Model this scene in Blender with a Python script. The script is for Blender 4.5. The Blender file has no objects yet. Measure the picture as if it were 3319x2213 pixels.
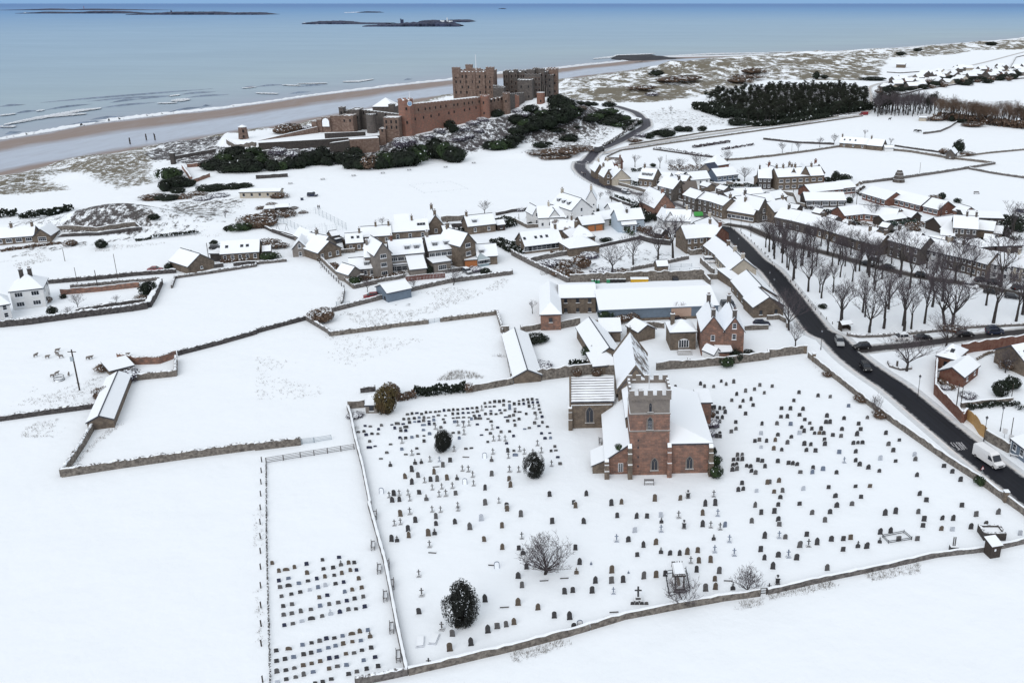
import bpy,math,random
import numpy as np
from mathutils import Vector,Matrix,noise
random.seed(7)
S=bpy.context.scene
COL=S.collection
R_=math.radians
# ---------------------------------------------------------------- camera (the photo is an off-centre crop: hence the lens shift)
PW,PH=3319.0,2213.0
F,CX,CY,HZ=2826.0,1990.0,930.0,11.0
CAMZ=80.0
TH=math.atan((CY-HZ)/F)
cam=bpy.data.cameras.new("camera");camo=bpy.data.objects.new("camera",cam);COL.objects.link(camo)
camo.location=(0,0,CAMZ);camo.rotation_euler=(math.pi/2-TH,0,0)
cam.sensor_width=36;cam.lens=36*F/PW
cam.shift_x=(PW/2-CX)/PW;cam.shift_y=(CY-PH/2)/PW
cam.clip_start=1;cam.clip_end=400000
S.camera=camo
# ---------------------------------------------------------------- light: overcast winter day
SUN_EL,SUN_ROT=38,200
w=bpy.data.worlds.new("World");S.world=w;w.use_nodes=True
nt=w.node_tree
sky=nt.nodes.new("ShaderNodeTexSky");sky.sky_type='NISHITA';sky.sun_disc=False
sky.sun_elevation=R_(SUN_EL);sky.sun_rotation=R_(SUN_ROT)
sky.air_density=1.0;sky.dust_density=1.2;sky.ozone_density=1.5;sky.altitude=80
bg=nt.nodes["Background"];bg.inputs[1].default_value=0.13
cl=nt.nodes.new("ShaderNodeMixRGB");cl.inputs[0].default_value=0.72;cl.inputs[2].default_value=(5.72,5.83,5.74,1)
nt.links.new(sky.outputs[0],cl.inputs[1])
wtc=nt.nodes.new("ShaderNodeTexCoord");wsp=nt.nodes.new("ShaderNodeSeparateXYZ");nt.links.new(wtc.outputs["Generated"],wsp.inputs[0])
wmr=nt.nodes.new("ShaderNodeMapRange");wmr.inputs["From Min"].default_value=0.02;wmr.inputs["From Max"].default_value=0.14;nt.links.new(wsp.outputs[2],wmr.inputs["Value"])
wmx=nt.nodes.new("ShaderNodeMixRGB");wmx.inputs[1].default_value=(1.55,2.65,4.3,1);nt.links.new(wmr.outputs[0],wmx.inputs[0]);nt.links.new(cl.outputs[0],wmx.inputs[2]);nt.links.new(wmx.outputs[0],bg.inputs[0])
sun=bpy.data.lights.new("sun",'SUN');sun.energy=0.9;sun.angle=R_(50);sun.color=(1.0,0.95,0.9)
suno=bpy.data.objects.new("sun",sun);COL.objects.link(suno)
suno.rotation_euler=(R_(90-SUN_EL),0,R_(-SUN_ROT+180))
S.view_settings.view_transform='Standard';S.view_settings.look='None'
S.view_settings.exposure=0.355;S.view_settings.gamma=1.0
# ---------------------------------------------------------------- photo tiles -> photo pixels -> places on the ground
def _tile(x0,y0,s):return lambda x,y:(x0+x/s,y0+y/s)
A1,A2,A3,A4=[_tile(x,0,2.8) for x in (0,830,1660,2489)]
B1,B2,B3,B4=[_tile(x,520,2.8) for x in (0,830,1660,2489)]
C1,C2,C3,C4=[_tile(x,1060,2.7036) for x in (0,830,1660,2489)]
D1,D2,D3,D4=[_tile(x,1640,2.7361) for x in (0,830,1660,2489)]
cT,sT=math.cos(TH),math.sin(TH)
def ray(p):
    u=(p[0]-CX)/F;v=-(p[1]-CY)/F
    return u,cT+v*sT,-sT+v*cT
def onz(p,z):
    dx,dy,dz=ray(p);t=(z-CAMZ)/min(dz,-1e-5)
    return dx*t,dy*t
def atY(p,Y):
    dx,dy,dz=ray(p);t=Y/dy
    return Vector((dx*t,Y,CAMZ+dz*t))
def smooth(a,b,x):
    t=np.clip((np.asarray(x,float)-a)/(b-a),0,1);return t*t*(3-2*t)
def seg_dist(X,Y,P,sign=False):
    """distance of arrays X,Y from polyline P; with sign: + on its right-hand side"""
    best=np.full(X.shape,1e9);sg=np.ones(X.shape)
    for (ax,ay),(bx,by) in zip(P[:-1],P[1:]):
        ex,ey=bx-ax,by-ay;L=ex*ex+ey*ey+1e-9
        t=np.clip(((X-ax)*ex+(Y-ay)*ey)/L,0,1)
        qx,qy=X-ax-t*ex,Y-ay-t*ey
        d=np.hypot(qx,qy);m=d<best
        best=np.where(m,d,best)
        if sign:sg=np.where(m,np.where(ex*qy-ey*qx<0,1.0,-1.0),sg)
    return best*sg if sign else best
def in_poly(X,Y,P):
    r=np.zeros(X.shape,bool);n=len(P)
    for i in range(n):
        x1,y1=P[i];x2,y2=P[(i+1) % n]
        c=((y1>Y) != (y2>Y)) & (X<(x2-x1)*(Y-y1)/(y2-y1+1e-12)+x1)
        r ^= c
    return r
def poly_sd(X,Y,P):
    d=seg_dist(X,Y,list(P)+[P[0]]);return np.where(in_poly(X,Y,P),-d,d)
def sinnoise(X,Y,s,seed=0):
    r=np.random.RandomState(seed);o=np.zeros(np.shape(X))
    for k in range(7):
        a=r.rand()*6.28;f=(0.6+r.rand()*1.4)/s;ph=r.rand()*6.28
        X2=X+0.35*s*np.sin(Y/s*1.3+k)
        o=o+np.sin((X2*math.cos(a)+Y*math.sin(a))*f+ph)
    return o/3.0
# ---------------------------------------------------------------- terrain
DUNE_PX=[(-700,745),(-300,652),(0,591),(96,568),(171,557),(321,527),(464,502),(643,470),(736,458),(830,446),(973,415),
           (1300,348),(1600,300),(1806,268),(1910,255),(2053,237),(2160,216),(2217,204),(2374,193),(2489,182),(2739,174),(2910,163),
           (3060,152),(3150,145),(3257,136),(3319,129),(3500,118)]
SHORE_PX=[(-700,560),(-300,500),(0,457),(143,434),(321,402),(500,380),(679,361),(830,341),(973,319),(1116,301),(1259,283),(1466,261),
            (1626,240),(1810,224),(1910,212),(2000,203),(2080,193),(2160,187),(2374,183),(2489,179),(2703,172),(2910,160),(3060,149),(3275,132),(3319,126),(3500,114)]
ZD,ZS=-7.0,-11.6
SEA=-12.0
DUNE=[onz(p,ZD) for p in DUNE_PX]
SHORE=[onz(p,ZS) for p in SHORE_PX]
PLAT=[tuple(atY(p,y)[:2]) for p,y in (((720,470),492),((830,464),476),((1066,448),486),((1291,436),493),((1340,428),503),((1580,389),545),
        ((1640,357),556),((1770,357),572),((1815,316),604),((1800,300),650),((1450,300),640),((1200,360),570),((900,420),520),((735,450),508))]
MOUNDS=[(onz(B1(1060,600),0),34,15,0.08,8.0),(onz(A3(900,1130),0),42,22,-0.5,6.5),(onz(A3(420,1400),0),32,14,0.1,3.0),(onz(A3(480,1180),0),46,26,-0.4,7.0),
          (onz(A4(1060,520),0),90,60,0.3,9.0),(onz(A4(700,560),0),120,50,0.3,6.0),(onz(A3(2050,640),0),90,60,0.3,6.0),(onz(A3(1700,640),0),70,50,0.3,5.0),(onz(A4(2200,430),0),150,70,0.5,8.0)]
RDUNE=[onz(p,-1) for p in (A3(420,760),A3(330,905),A3(520,925),A3(900,950),A3(1300,945),A3(1700,900),A4(0,740),A4(900,745),A4(1060,700),A4(1060,630),A4(1150,560),A4(1500,540),A4(1900,470),A4(2324,465),(3500,150),
         (3500,122),(3257,139),(3060,154),(2910,166),(2739,177),(2489,186),(2217,208),(2053,241))]
LDUNE=[onz(p,-2) for p in ((-300,655),(0,595),(171,560),(321,530),(464,506),(643,474),(735,464),B1(1480,60),B1(1500,250),B1(1000,330),B1(760,220),B1(620,170),B1(540,200),B1(830,330),B1(640,320),B1(300,360),B1(0,390),(-300,700))]
def H(X,Y):
    X=np.asarray(X,float);Y=np.asarray(Y,float)
    d=seg_dist(X,Y,DUNE,True)
    k=1+np.clip((Y-500)/900,0,1.5)
    z=-16+9*smooth(-30,0,d)+7*smooth(0,28,d/k)
    dune=smooth(0,12,d)*(1-smooth(45,75,d/k))
    z=z+dune*(1.6+1.6*sinnoise(X,Y,9,3))
    rd=1-smooth(-40,0,poly_sd(X,Y,RDUNE))
    z=z+rd*(1.2+1.5*sinnoise(X,Y,16,5)+0.8*sinnoise(X,Y,7,8))
    for (mx,my),a,b,r,h in MOUNDS:
        c,s=math.cos(r),math.sin(r);x,y=X-mx,Y-my
        q=((x*c+y*s)/a) ** 2+((-x*s+y*c)/b) ** 2
        z=z+h*np.exp(-q*1.2)*(1+0.12*sinnoise(X,Y,8,2))
    pd=poly_sd(X,Y,PLAT)
    zp=8.0+6*smooth(-130,-45,X)
    cliff=0.5*(1-smooth(-132,-120,X))
    cr=(1-cliff*smooth(0.3,2.4,pd)-(1-cliff)*smooth(0,40,pd))*(1+0.10*sinnoise(X,Y,9,11)*smooth(2,12,pd))
    z=z+zp*cr*smooth(-26,8,d)
    return z
TG_={}
def h1(x,y):
    if y<420 and (x>-150 or y<300):return 0.0
    return float(Hs(np.array([float(x)]),np.array([float(y)]))[0])
def Hs(X,Y):
    """height of the finished ground sheet (bilinear on its own grid)"""
    gx,gy,Z=TG_['x'],TG_['y'],TG_['z']
    i=np.clip(np.searchsorted(gx,X)-1,0,len(gx)-2);j=np.clip(np.searchsorted(gy,Y)-1,0,len(gy)-2)
    u=np.clip((X-gx[i])/(gx[i+1]-gx[i]),0,1);v=np.clip((Y-gy[j])/(gy[j+1]-gy[j]),0,1)
    return (Z[j,i]*(1-u)+Z[j,i+1]*u)*(1-v)+(Z[j+1,i]*(1-u)+Z[j+1,i+1]*u)*v
def U(p,dz=0.0):
    """where the photo's line of sight p meets the ground lifted by dz"""
    x,y=onz(p,dz)
    if y<420 and (x>-150 or y<300):
        return Vector((x,y,0.0))
    dx,dy,dzz=ray(p)
    t=np.linspace(150,3200,1600);xs,ys,zs=dx*t,dy*t,CAMZ+dzz*t
    hit=np.nonzero(zs<Hs(xs,ys)+dz)[0]
    if len(hit)==0:return Vector((x,y,0.0))
    i=hit[0];a,b=t[max(i-1,0)],t[i]
    for _ in range(14):
        m=(a+b)/2
        if CAMZ+dzz*m<h1(dx*m,dy*m)+dz:b=m
        else:a=m
    x,y=dx*b,dy*b
    return Vector((x,y,h1(x,y)))
# ---------------------------------------------------------------- materials
MATS={}
def mat(name,col,rough=0.8,var=0.0,scale=3.0,bump=0.0,col2=None,spec=0.3,metal=0.0,detail=6.0,emit=0.0):
    if name in MATS:return MATS[name]
    m=bpy.data.materials.new(name);m.use_nodes=True;t=m.node_tree;b=t.nodes["Principled BSDF"]
    b.inputs["Base Color"].default_value=(*col,1);b.inputs["Roughness"].default_value=rough
    b.inputs["Specular IOR Level"].default_value=spec;b.inputs["Metallic"].default_value=metal
    if emit:b.inputs["Emission Color"].default_value=(*col,1);b.inputs["Emission Strength"].default_value=emit
    if var or bump or col2:
        tc=t.nodes.new("ShaderNodeTexCoord");n=t.nodes.new("ShaderNodeTexNoise")
        n.inputs["Scale"].default_value=scale;n.inputs["Detail"].default_value=detail;n.inputs["Roughness"].default_value=0.65
        t.links.new(tc.outputs["Object"],n.inputs["Vector"])
        if var or col2:
            r=t.nodes.new("ShaderNodeValToRGB");e=r.color_ramp.elements
            c2=col2 or tuple(c*(1-var) for c in col);c1=col if col2 else tuple(min(1,c*(1+var)) for c in col)
            e[0].position=0.36;e[0].color=(*c2,1);e[1].position=0.64;e[1].color=(*c1,1)
            t.links.new(n.outputs[0],r.inputs[0]);t.links.new(r.outputs[0],b.inputs["Base Color"])
        if bump:
            bp=t.nodes.new("ShaderNodeBump");bp.inputs["Strength"].default_value=bump;bp.inputs["Distance"].default_value=0.2
            t.links.new(n.outputs[0],bp.inputs["Height"]);t.links.new(bp.outputs[0],b.inputs["Normal"])
    MATS[name]=m;return m
def masonry(name,c1,c2,mortar,bw=0.55,bh=0.25,var2=None):
    m=bpy.data.materials.new(name);m.use_nodes=True;t=m.node_tree;b=t.nodes["Principled BSDF"]
    b.inputs["Roughness"].default_value=0.9;b.inputs["Specular IOR Level"].default_value=0.15
    tc=t.nodes.new("ShaderNodeTexCoord");geo=t.nodes.new("ShaderNodeNewGeometry")
    sep=t.nodes.new("ShaderNodeSeparateXYZ");t.links.new(tc.outputs["Object"],sep.inputs[0])
    ad=t.nodes.new("ShaderNodeMath");ad.operation='ADD';t.links.new(sep.outputs[0],ad.inputs[0]);t.links.new(sep.outputs[1],ad.inputs[1])
    cb=t.nodes.new("ShaderNodeCombineXYZ");t.links.new(ad.outputs[0],cb.inputs[0]);t.links.new(sep.outputs[2],cb.inputs[1])
    br=t.nodes.new("ShaderNodeTexBrick");br.inputs["Scale"].default_value=1.0
    br.inputs["Brick Width"].default_value=bw;br.inputs["Row Height"].default_value=bh;br.inputs["Mortar Size"].default_value=0.02
    br.inputs["Color1"].default_value=(*c1,1);br.inputs["Color2"].default_value=(*c2,1);br.inputs["Mortar"].default_value=(*mortar,1)
    t.links.new(cb.outputs[0],br.inputs["Vector"])
    n=t.nodes.new("ShaderNodeTexNoise");n.inputs["Scale"].default_value=0.9;n.inputs["Detail"].default_value=8;n.inputs["Roughness"].default_value=0.7
    t.links.new(tc.outputs["Object"],n.inputs["Vector"])
    mx=t.nodes.new("ShaderNodeMixRGB");mx.blend_type='MIX'
    rp=t.nodes.new("ShaderNodeValToRGB");rp.color_ramp.elements[0].position=0.42;rp.color_ramp.elements[1].position=0.68
    t.links.new(n.outputs[0],rp.inputs[0]);t.links.new(rp.outputs[0],mx.inputs[0])
    t.links.new(br.outputs[0],mx.inputs[1]);mx.inputs[2].default_value=(*(var2 or tuple(c*0.6 for c in c2)),1)
    t.links.new(mx.outputs[0],b.inputs["Base Color"]);MATS[name]=m;return m
snow=mat("snow",(0.86,0.90,0.95),0.75,bump=0.12,scale=0.5,spec=0.15)
slate=mat("slate",(0.05,0.055,0.07),0.6,var=0.3)
glass=mat("window_glass",(0.02,0.025,0.035),0.12,spec=0.5)
white=mat("white_paint",(0.72,0.74,0.77),0.6)
stoneg=masonry("grey_sandstone",(0.125,0.11,0.098),(0.08,0.071,0.066),(0.17,0.155,0.14),var2=(0.06,0.055,0.055))
stonet=masonry("tan_sandstone",(0.19,0.15,0.115),(0.125,0.10,0.08),(0.22,0.19,0.16),var2=(0.085,0.07,0.06))
stonep=masonry("pink_sandstone",(0.31,0.165,0.12),(0.17,0.10,0.08),(0.27,0.20,0.16),0.9,0.34,var2=(0.115,0.085,0.078))
stoned=masonry("dark_whinstone",(0.075,0.066,0.06),(0.05,0.045,0.045),(0.11,0.1,0.09),var2=(0.04,0.038,0.04))
brick=masonry("red_brick",(0.22,0.075,0.045),(0.14,0.05,0.035),(0.16,0.12,0.1),0.25,0.085,var2=(0.1,0.04,0.03))
castr=masonry("castle_red_stone",(0.31,0.145,0.105),(0.20,0.105,0.085),(0.26,0.19,0.16),1.3,0.55,var2=(0.19,0.135,0.11))
castg=masonry("castle_grey_stone",(0.135,0.12,0.11),(0.095,0.085,0.08),(0.16,0.15,0.14),1.3,0.55,var2=(0.075,0.066,0.066))
castt=masonry("castle_tan_stone",(0.24,0.175,0.142),(0.155,0.112,0.095),(0.2,0.165,0.14),1.3,0.55,var2=(0.115,0.072,0.06))
render_w=mat("white_render",(0.66,0.67,0.68),0.8,var=0.05,scale=1)
render_c=mat("cream_render",(0.42,0.38,0.32),0.85,var=0.1,scale=1)
render_b=mat("pale_blue_render",(0.40,0.48,0.56),0.8,var=0.05,scale=1)
render_g=mat("grey_render",(0.20,0.18,0.165),0.9,var=0.15,scale=1)
wood_d=mat("dark_timber",(0.045,0.035,0.03),0.8,var=0.3,scale=8)
wood_o=mat("orange_timber",(0.34,0.13,0.05),0.7,var=0.15)
wood_y=mat("yellow_boards",(0.42,0.26,0.11),0.7,var=0.15)
wood_g=mat("weathered_wood",(0.12,0.11,0.11),0.9,var=0.3,scale=8)
sheet_b=mat("blue_grey_sheeting",(0.13,0.17,0.22),0.6,var=0.1,scale=1)
metal_d=mat("dark_metal",(0.03,0.03,0.035),0.5)
metal_l=mat("pale_metal",(0.35,0.40,0.44),0.5)
bark=mat("bark",(0.042,0.037,0.036),0.95,var=0.3)
twig=mat("twigs",(0.082,0.070,0.078),0.95,var=0.25,scale=1.5)
twig_b=mat("brown_twigs",(0.11,0.075,0.055),0.95,var=0.3,scale=1.5)
leaf_d=mat("dark_evergreen_leaves",(0.014,0.024,0.012),0.8,col2=(0.008,0.011,0.009),scale=1.2)
leaf_g=mat("green_leaves",(0.035,0.06,0.02),0.8,col2=(0.012,0.024,0.012),scale=0.9)
leaf_o=mat("olive_brown_leaves",(0.075,0.065,0.022),0.85,col2=(0.07,0.042,0.02),scale=0.5)
leaf_y=mat("yew_leaves",(0.012,0.014,0.011),0.85,col2=(0.006,0.007,0.006),scale=2)
# ---------------------------------------------------------------- mesh helper
class MB:
    def __init__(s):s.v=[];s.f=[];s.m=[]
    def add(s,vs,fs,m=0):
        o=len(s.v);s.v.extend([tuple(v) for v in vs]);s.f.extend([tuple(i+o for i in f) for f in fs]);s.m.extend([m]*len(fs))
    def prism(s,base,z0,z1,m=0,mt=None):
        """vertical prism over a CCW list of (x,y); z1 may be a list"""
        n=len(base);zz=z1 if isinstance(z1,(list,tuple)) else [z1]*n;z00=z0 if isinstance(z0,(list,tuple)) else [z0]*n
        vs=[(x,y,z00[i]) for i,(x,y) in enumerate(base)]+[(x,y,zz[i]) for i,(x,y) in enumerate(base)]
        s.add(vs,[(i,(i+1) % n,n+(i+1) % n,n+i) for i in range(n)]+[tuple(range(n-1,-1,-1))],m)
        s.add(vs[n:],[tuple(range(n))],m if mt is None else mt)
    def box(s,x0,x1,y0,y1,z0,z1,m=0,mt=None):s.prism([(x0,y0),(x1,y0),(x1,y1),(x0,y1)],z0,z1,m,mt)
    def tube(s,p,q,r0,r1=None,n=5,m=0,cap=False):
        p,q=Vector(p),Vector(q);r1=r0 if r1 is None else r1
        d=(q-p);L=d.length
        if L<1e-6:return
        d /= L;a=d.orthogonal().normalized();b=d.cross(a)
        vs=[p+(a*math.cos(6.2832*i/n)+b*math.sin(6.2832*i/n))*r0 for i in range(n)]+[q+(a*math.cos(6.2832*i/n)+b*math.sin(6.2832*i/n))*r1 for i in range(n)]
        fs=[(i,(i+1) % n,n+(i+1) % n,n+i) for i in range(n)]
        if cap:fs+=[tuple(range(n-1,-1,-1)),tuple(range(n,2*n))]
        s.add(vs,fs,m)
    def mesh(s,name,mats):
        me=bpy.data.meshes.new(name);me.from_pydata(s.v,[],s.f);me.validate(clean_customdata=False)
        for m in (mats if isinstance(mats,(list,tuple)) else [mats]):me.materials.append(m)
        if len(me.polygons)==len(s.m):me.polygons.foreach_set("material_index",s.m)
        me.update();return me
    def build(s,name,mats,parent=None,loc=None,rz=0):
        o=bpy.data.objects.new(name,s.mesh(name,mats));COL.objects.link(o)
        if parent is not None:o.parent=parent
        if loc is not None:o.location=loc
        if rz:o.rotation_euler=(0,0,rz)
        return o
ALL={}
def tag(o,label=None,cat=None,group=None,kind=None):
    if label:o['label']=label
    if cat:o['category']=cat;kind=kind or "thing"
    if group:o['group']=group
    if kind:o['kind']=kind
    return o
def thing(name,label,cat,loc=(0,0,0),rz=0,group=None):
    o=bpy.data.objects.new(name,None);COL.objects.link(o);o.empty_display_size=0.5
    o.location=loc;o.rotation_euler=(0,0,rz);return tag(o,label,cat,group)
def kids(o):return list(o.children)
def link_obj(name,me,loc,rz=0,sc=1,parent=None):
    o=bpy.data.objects.new(name,me);COL.objects.link(o);o.location=loc;o.rotation_euler=(0,0,rz)
    o.scale=sc if isinstance(sc,(tuple,list)) else (sc,sc,sc)
    if parent is not None:o.parent=parent
    return o
# ================================================================ the land, the beach, the sea
def grid_axis(segs):
    out=[]
    for a,b,st in segs:out+=list(np.arange(a,b,st))
    return np.array(out+[segs[-1][1]])
gx=grid_axis([(-1500,-460,20),(-460,-130,1.8),(-130,130,2.2),(130,420,4),(420,1100,8),(1100,2600,25)])
gy=grid_axis([(10,280,4),(280,620,1.8),(620,900,3.5),(900,1400,7),(1400,3400,16)])
GX,GY=np.meshgrid(gx,gy);GZ=H(GX,GY)
nx,ny=len(gx),len(gy);TG_.update(x=gx,y=gy,z=GZ)
def grid_mesh(name,X,Y,Z,attrs,m):
    ny,nx=X.shape
    me=bpy.data.meshes.new(name)
    co=np.stack([X,Y,Z],-1).reshape(-1,3).astype(np.float32)
    i=np.arange(nx*ny).reshape(ny,nx)
    q=np.stack([i[:-1,:-1],i[:-1,1:],i[1:,1:],i[1:,:-1]],-1).reshape(-1,4)
    me.vertices.add(len(co));me.vertices.foreach_set("co",co.ravel())
    me.loops.add(q.size);me.loops.foreach_set("vertex_index",q.ravel().astype(np.int32))
    me.polygons.add(len(q));me.polygons.foreach_set("loop_start",np.arange(0,q.size,4,dtype=np.int32))
    try:me.polygons.foreach_set("loop_total",np.full(len(q),4,np.int32))
    except Exception:pass
    me.polygons.foreach_set("use_smooth",np.ones(len(q),bool))
    for k,a in attrs.items():
        at=me.attributes.new(k,'FLOAT','POINT');at.data.foreach_set("value",a.astype(np.float32).ravel())
    me.materials.append(m);me.update();me.validate()
    o=bpy.data.objects.new(name,me);COL.objects.link(o);return o
scrub=np.zeros(GX.shape);tint=np.zeros(GX.shape)
def paint(poly,v,soft=8.0,tv=0.0):
    global scrub,tint
    P=[tuple(U(p)[:2]) if len(p)==2 and p[0]>-5000 else p for p in poly]
    k=1-smooth(-soft,soft*0.3,poly_sd(GX,GY,P));scrub=np.maximum(scrub,v*k);tint=np.where(k>0.3,tv,tint)
k=1-smooth(-10,2,poly_sd(GX,GY,LDUNE));scrub=np.maximum(scrub,0.74*k)
dd=seg_dist(GX,GY,DUNE,True);scrub=np.maximum(scrub,0.98*(1-smooth(3,18,dd))*(dd>-6))
k=1-smooth(-10,4,poly_sd(GX,GY,RDUNE));scrub=np.maximum(scrub,k*(0.72+0.13*sinnoise(GX,GY,40,4)));coarse=k
pd=poly_sd(GX,GY,PLAT);crag=smooth(1,5,pd)*(1-smooth(30,42,pd))
scrub=np.maximum(scrub,crag*0.80);tint=np.where(crag>0.2,1.0,tint)
snow_path=[tuple(U(p)[:2]) for p in (B1(690,190),B1(760,250),B1(900,330),B1(1100,340))]
kk=1+np.clip((GY-500)/900,0,1);scrub=np.maximum(scrub,0.78*(1-smooth(26,44,dd/kk))*(dd>-8))
MX,MY=MOUNDS[0][0];lx,ly=GX-MX,GY-MY;qm=(lx/36) ** 2+(ly/17) ** 2;mk_=(1-smooth(0.9,1.5,qm))*(0.42+0.40*smooth(-14,-8,lx)*(1-smooth(6,20,lx)))
tint=np.where(qm<1.5,0.9,tint);scrub=np.maximum(scrub,mk_)
scrub *= smooth(2,6,seg_dist(GX,GY,snow_path))
paint([B1(1450,390),B1(1700,350),B1(2300,330),B1(2324,420),B1(2000,560),B1(1300,640),B1(1300,560)],0.58,8,0.7)
paint([B1(0,870),B1(300,760),B1(700,700),B1(1300,660),B1(2000,600),B1(2000,650),B1(1300,730),B1(700,810),B1(250,870),B1(0,1010)],0.44,5,0.8)
paint([A3(0,1400),A3(250,1180),A3(640,1090),A3(1050,1160),A3(960,1210),A3(620,1370),A3(200,1440)],0.56,8,0.9)
paint([A3(1010,1010),A3(1500,980),A3(2050,1080),A3(2080,1130),A3(1850,1150),A3(1250,1300),A3(1000,1320),A3(1230,1150),A3(1150,1030)],0.42,10,0.6)
paint([A4(0,1100),A3(1700,930),A4(0,760),A4(900,780),A4(890,1040)],0.8,10,1)
paint([A4(1250,830),A4(2324,720),A4(2324,600),A4(1700,620),A4(1050,760)],0.35,10,0.8)
paint([A4(1800,1110),A4(2324,1150),A4(2324,900),A4(1750,930),A4(1500,1050)],0.55,8,1)
paint([B3(280,960),B3(600,840),B3(1000,760),B3(1500,820),B3(1560,900),B3(1060,980),B3(560,1060)],0.36,4,1)
paint([B3(280,1150),B3(250,1020),B3(330,1020),B3(520,1130)],0.18,3,1)
paint([C1(1100,560),C1(1140,480),C1(1260,480),C1(1080,820),C1(850,1000),C1(760,1050),C1(900,880)],0.30,3,0.8)
paint([C1(0,690),C1(0,480),C1(500,420),C1(900,440),C1(860,620),C1(700,690)],0.2,5,1)
paint([C1(150,960),C1(250,830),C1(800,740),C1(700,980)],0.16,4,1)
paint([C1(600,1240),C1(760,1060),C1(2244,1000),C1(2244,1060)],0.10,3,1)
paint([B2(560,1480),B2(800,1370),B2(2300,1080),B2(2200,1200),B2(1500,1440),B2(700,1540)],0.13,3,1)
paint([C2(1380,480),C2(1400,430),C2(2160,250),C2(2200,330),C2(2000,450)],0.15,4,1)
paint([C2(0,600),C2(0,200),C2(1200,60),C2(1500,120),C2(900,300),C2(500,600)],0.09,6,0.4)
paint([D3(0,1310),D3(500,1180),D3(1000,1060),D3(1500,920),D3(2240,830),D3(2240,870),D3(1500,1000),D3(800,1130),D3(0,1380)],0.2,0.6,0.8)
paint([D4(0,790),D4(500,690),D4(1300,520),D4(1300,590),D4(500,760),D4(0,830)],0.2,0.6,0.8)
paint([D2(1330,1540),D2(2271,1360),D2(2271,1430),D2(1500,1560)],0.2,0.6,0.8)
paint([D2(-20,320),D2(60,250),D2(80,450),D2(30,480)],0.16,0.6,0.8)
paint([B2(540,900),B2(600,860),B2(860,1180),B2(800,1290),B2(720,1160)],0.14,2,1)
paint([C1(270,290),C1(500,190),C1(540,200),C1(450,270),C1(330,305)],0.62,1,0.35)
scrub=np.where(scrub>0,np.clip(scrub,0,1) ** 0.8,0)
gm=bpy.data.materials.new("snowy_ground");gm.use_nodes=True;t=gm.node_tree;b=t.nodes["Principled BSDF"]
b.inputs["Roughness"].default_value=0.8;b.inputs["Specular IOR Level"].default_value=0.12
tc=t.nodes.new("ShaderNodeTexCoord")
def tnoise(t,tc,scale,detail=5,rough=0.6,stretch=None,rot=0):
    n=t.nodes.new("ShaderNodeTexNoise");n.inputs["Scale"].default_value=scale;n.inputs["Detail"].default_value=detail;n.inputs["Roughness"].default_value=rough
    if stretch:
        mp=t.nodes.new("ShaderNodeMapping");mp.inputs["Scale"].default_value=stretch;mp.inputs["Rotation"].default_value=(0,0,rot)
        t.links.new(tc.outputs["Object"],mp.inputs[0]);t.links.new(mp.outputs[0],n.inputs["Vector"])
    else:t.links.new(tc.outputs["Object"],n.inputs["Vector"])
    return n
def nmath(t,op,a,b_=None,c=None,clamp=False):
    n=t.nodes.new("ShaderNodeMath");n.operation=op;n.use_clamp=clamp
    for i,x in enumerate((a,b_,c)):
        if x is None:continue
        if isinstance(x,(int,float)):n.inputs[i].default_value=x
        else:t.links.new(x,n.inputs[i])
    return n.outputs[0]
def nmix(t,f,a,b_):
    n=t.nodes.new("ShaderNodeMixRGB")
    for i,x in enumerate((f,a,b_)):
        if isinstance(x,tuple):n.inputs[i].default_value=(*x,1)
        elif isinstance(x,(int,float)):n.inputs[i].default_value=x
        else:t.links.new(x,n.inputs[i])
    return n.outputs[0]
def nattr(t,name):
    n=t.nodes.new("ShaderNodeAttribute");n.attribute_name=name;return n.outputs["Fac"]
n1=tnoise(t,tc,0.42,6,0.75,(1,0.6,1),0.6);n2=tnoise(t,tc,0.05,3);n3=tnoise(t,tc,1.5,4,0.7)
sc=nattr(t,"scrub");ti=nattr(t,"tint")
nn=nmath(t,'ADD',nmath(t,'MULTIPLY',n1.outputs[0],0.75),nmath(t,'MULTIPLY',n3.outputs[0],0.25))
nn=nmath(t,'ADD',nn,nmath(t,'MULTIPLY',nmath(t,'SUBTRACT',n2.outputs[0],0.5),0.16))
n4=tnoise(t,tc,0.075,6,0.72,(1,0.7,1),-0.5)
nn=nmix(t,nattr(t,'coarse'),nn,nmath(t,'ADD',nmath(t,'MULTIPLY',n4.outputs[0],0.8),nmath(t,'MULTIPLY',n1.outputs[0],0.2)))
thr=nmath(t,'SUBTRACT',0.665,nmath(t,'MULTIPLY',sc,0.29))
msk=nmath(t,'MULTIPLY',nmath(t,'SUBTRACT',nn,thr),14.0,clamp=True)
msk=nmath(t,'MULTIPLY',msk,nmath(t,'MULTIPLY',sc,12.0,clamp=True))
straw=nmix(t,n3.outputs[0],(0.07,0.068,0.048),(0.25,0.22,0.175))
dark=nmix(t,n3.outputs[0],(0.022,0.032,0.024),(0.12,0.10,0.115))
veg=nmix(t,ti,straw,dark)
col=nmix(t,msk,(0.85,0.895,0.945),veg)
t.links.new(col,b.inputs["Base Color"])
nb=tnoise(t,tc,0.09,8,0.55);bp=t.nodes.new("ShaderNodeBump");bp.inputs["Strength"].default_value=0.5;bp.inputs["Distance"].default_value=1.1
t.links.new(nmath(t,'ADD',nb.outputs[0],nmath(t,'MULTIPLY',msk,0.4)),bp.inputs["Height"]);t.links.new(bp.outputs[0],b.inputs["Normal"])
tag(grid_mesh("ground",GX,GY,GZ,{"scrub":scrub,"tint":tint,"coarse":coarse},gm),kind='structure')
bx=np.arange(-700,3501,12.0)
dn=np.interp(bx,*zip(*DUNE_PX));sh=np.interp(bx,*zip(*SHORE_PX))
NT=30
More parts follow.
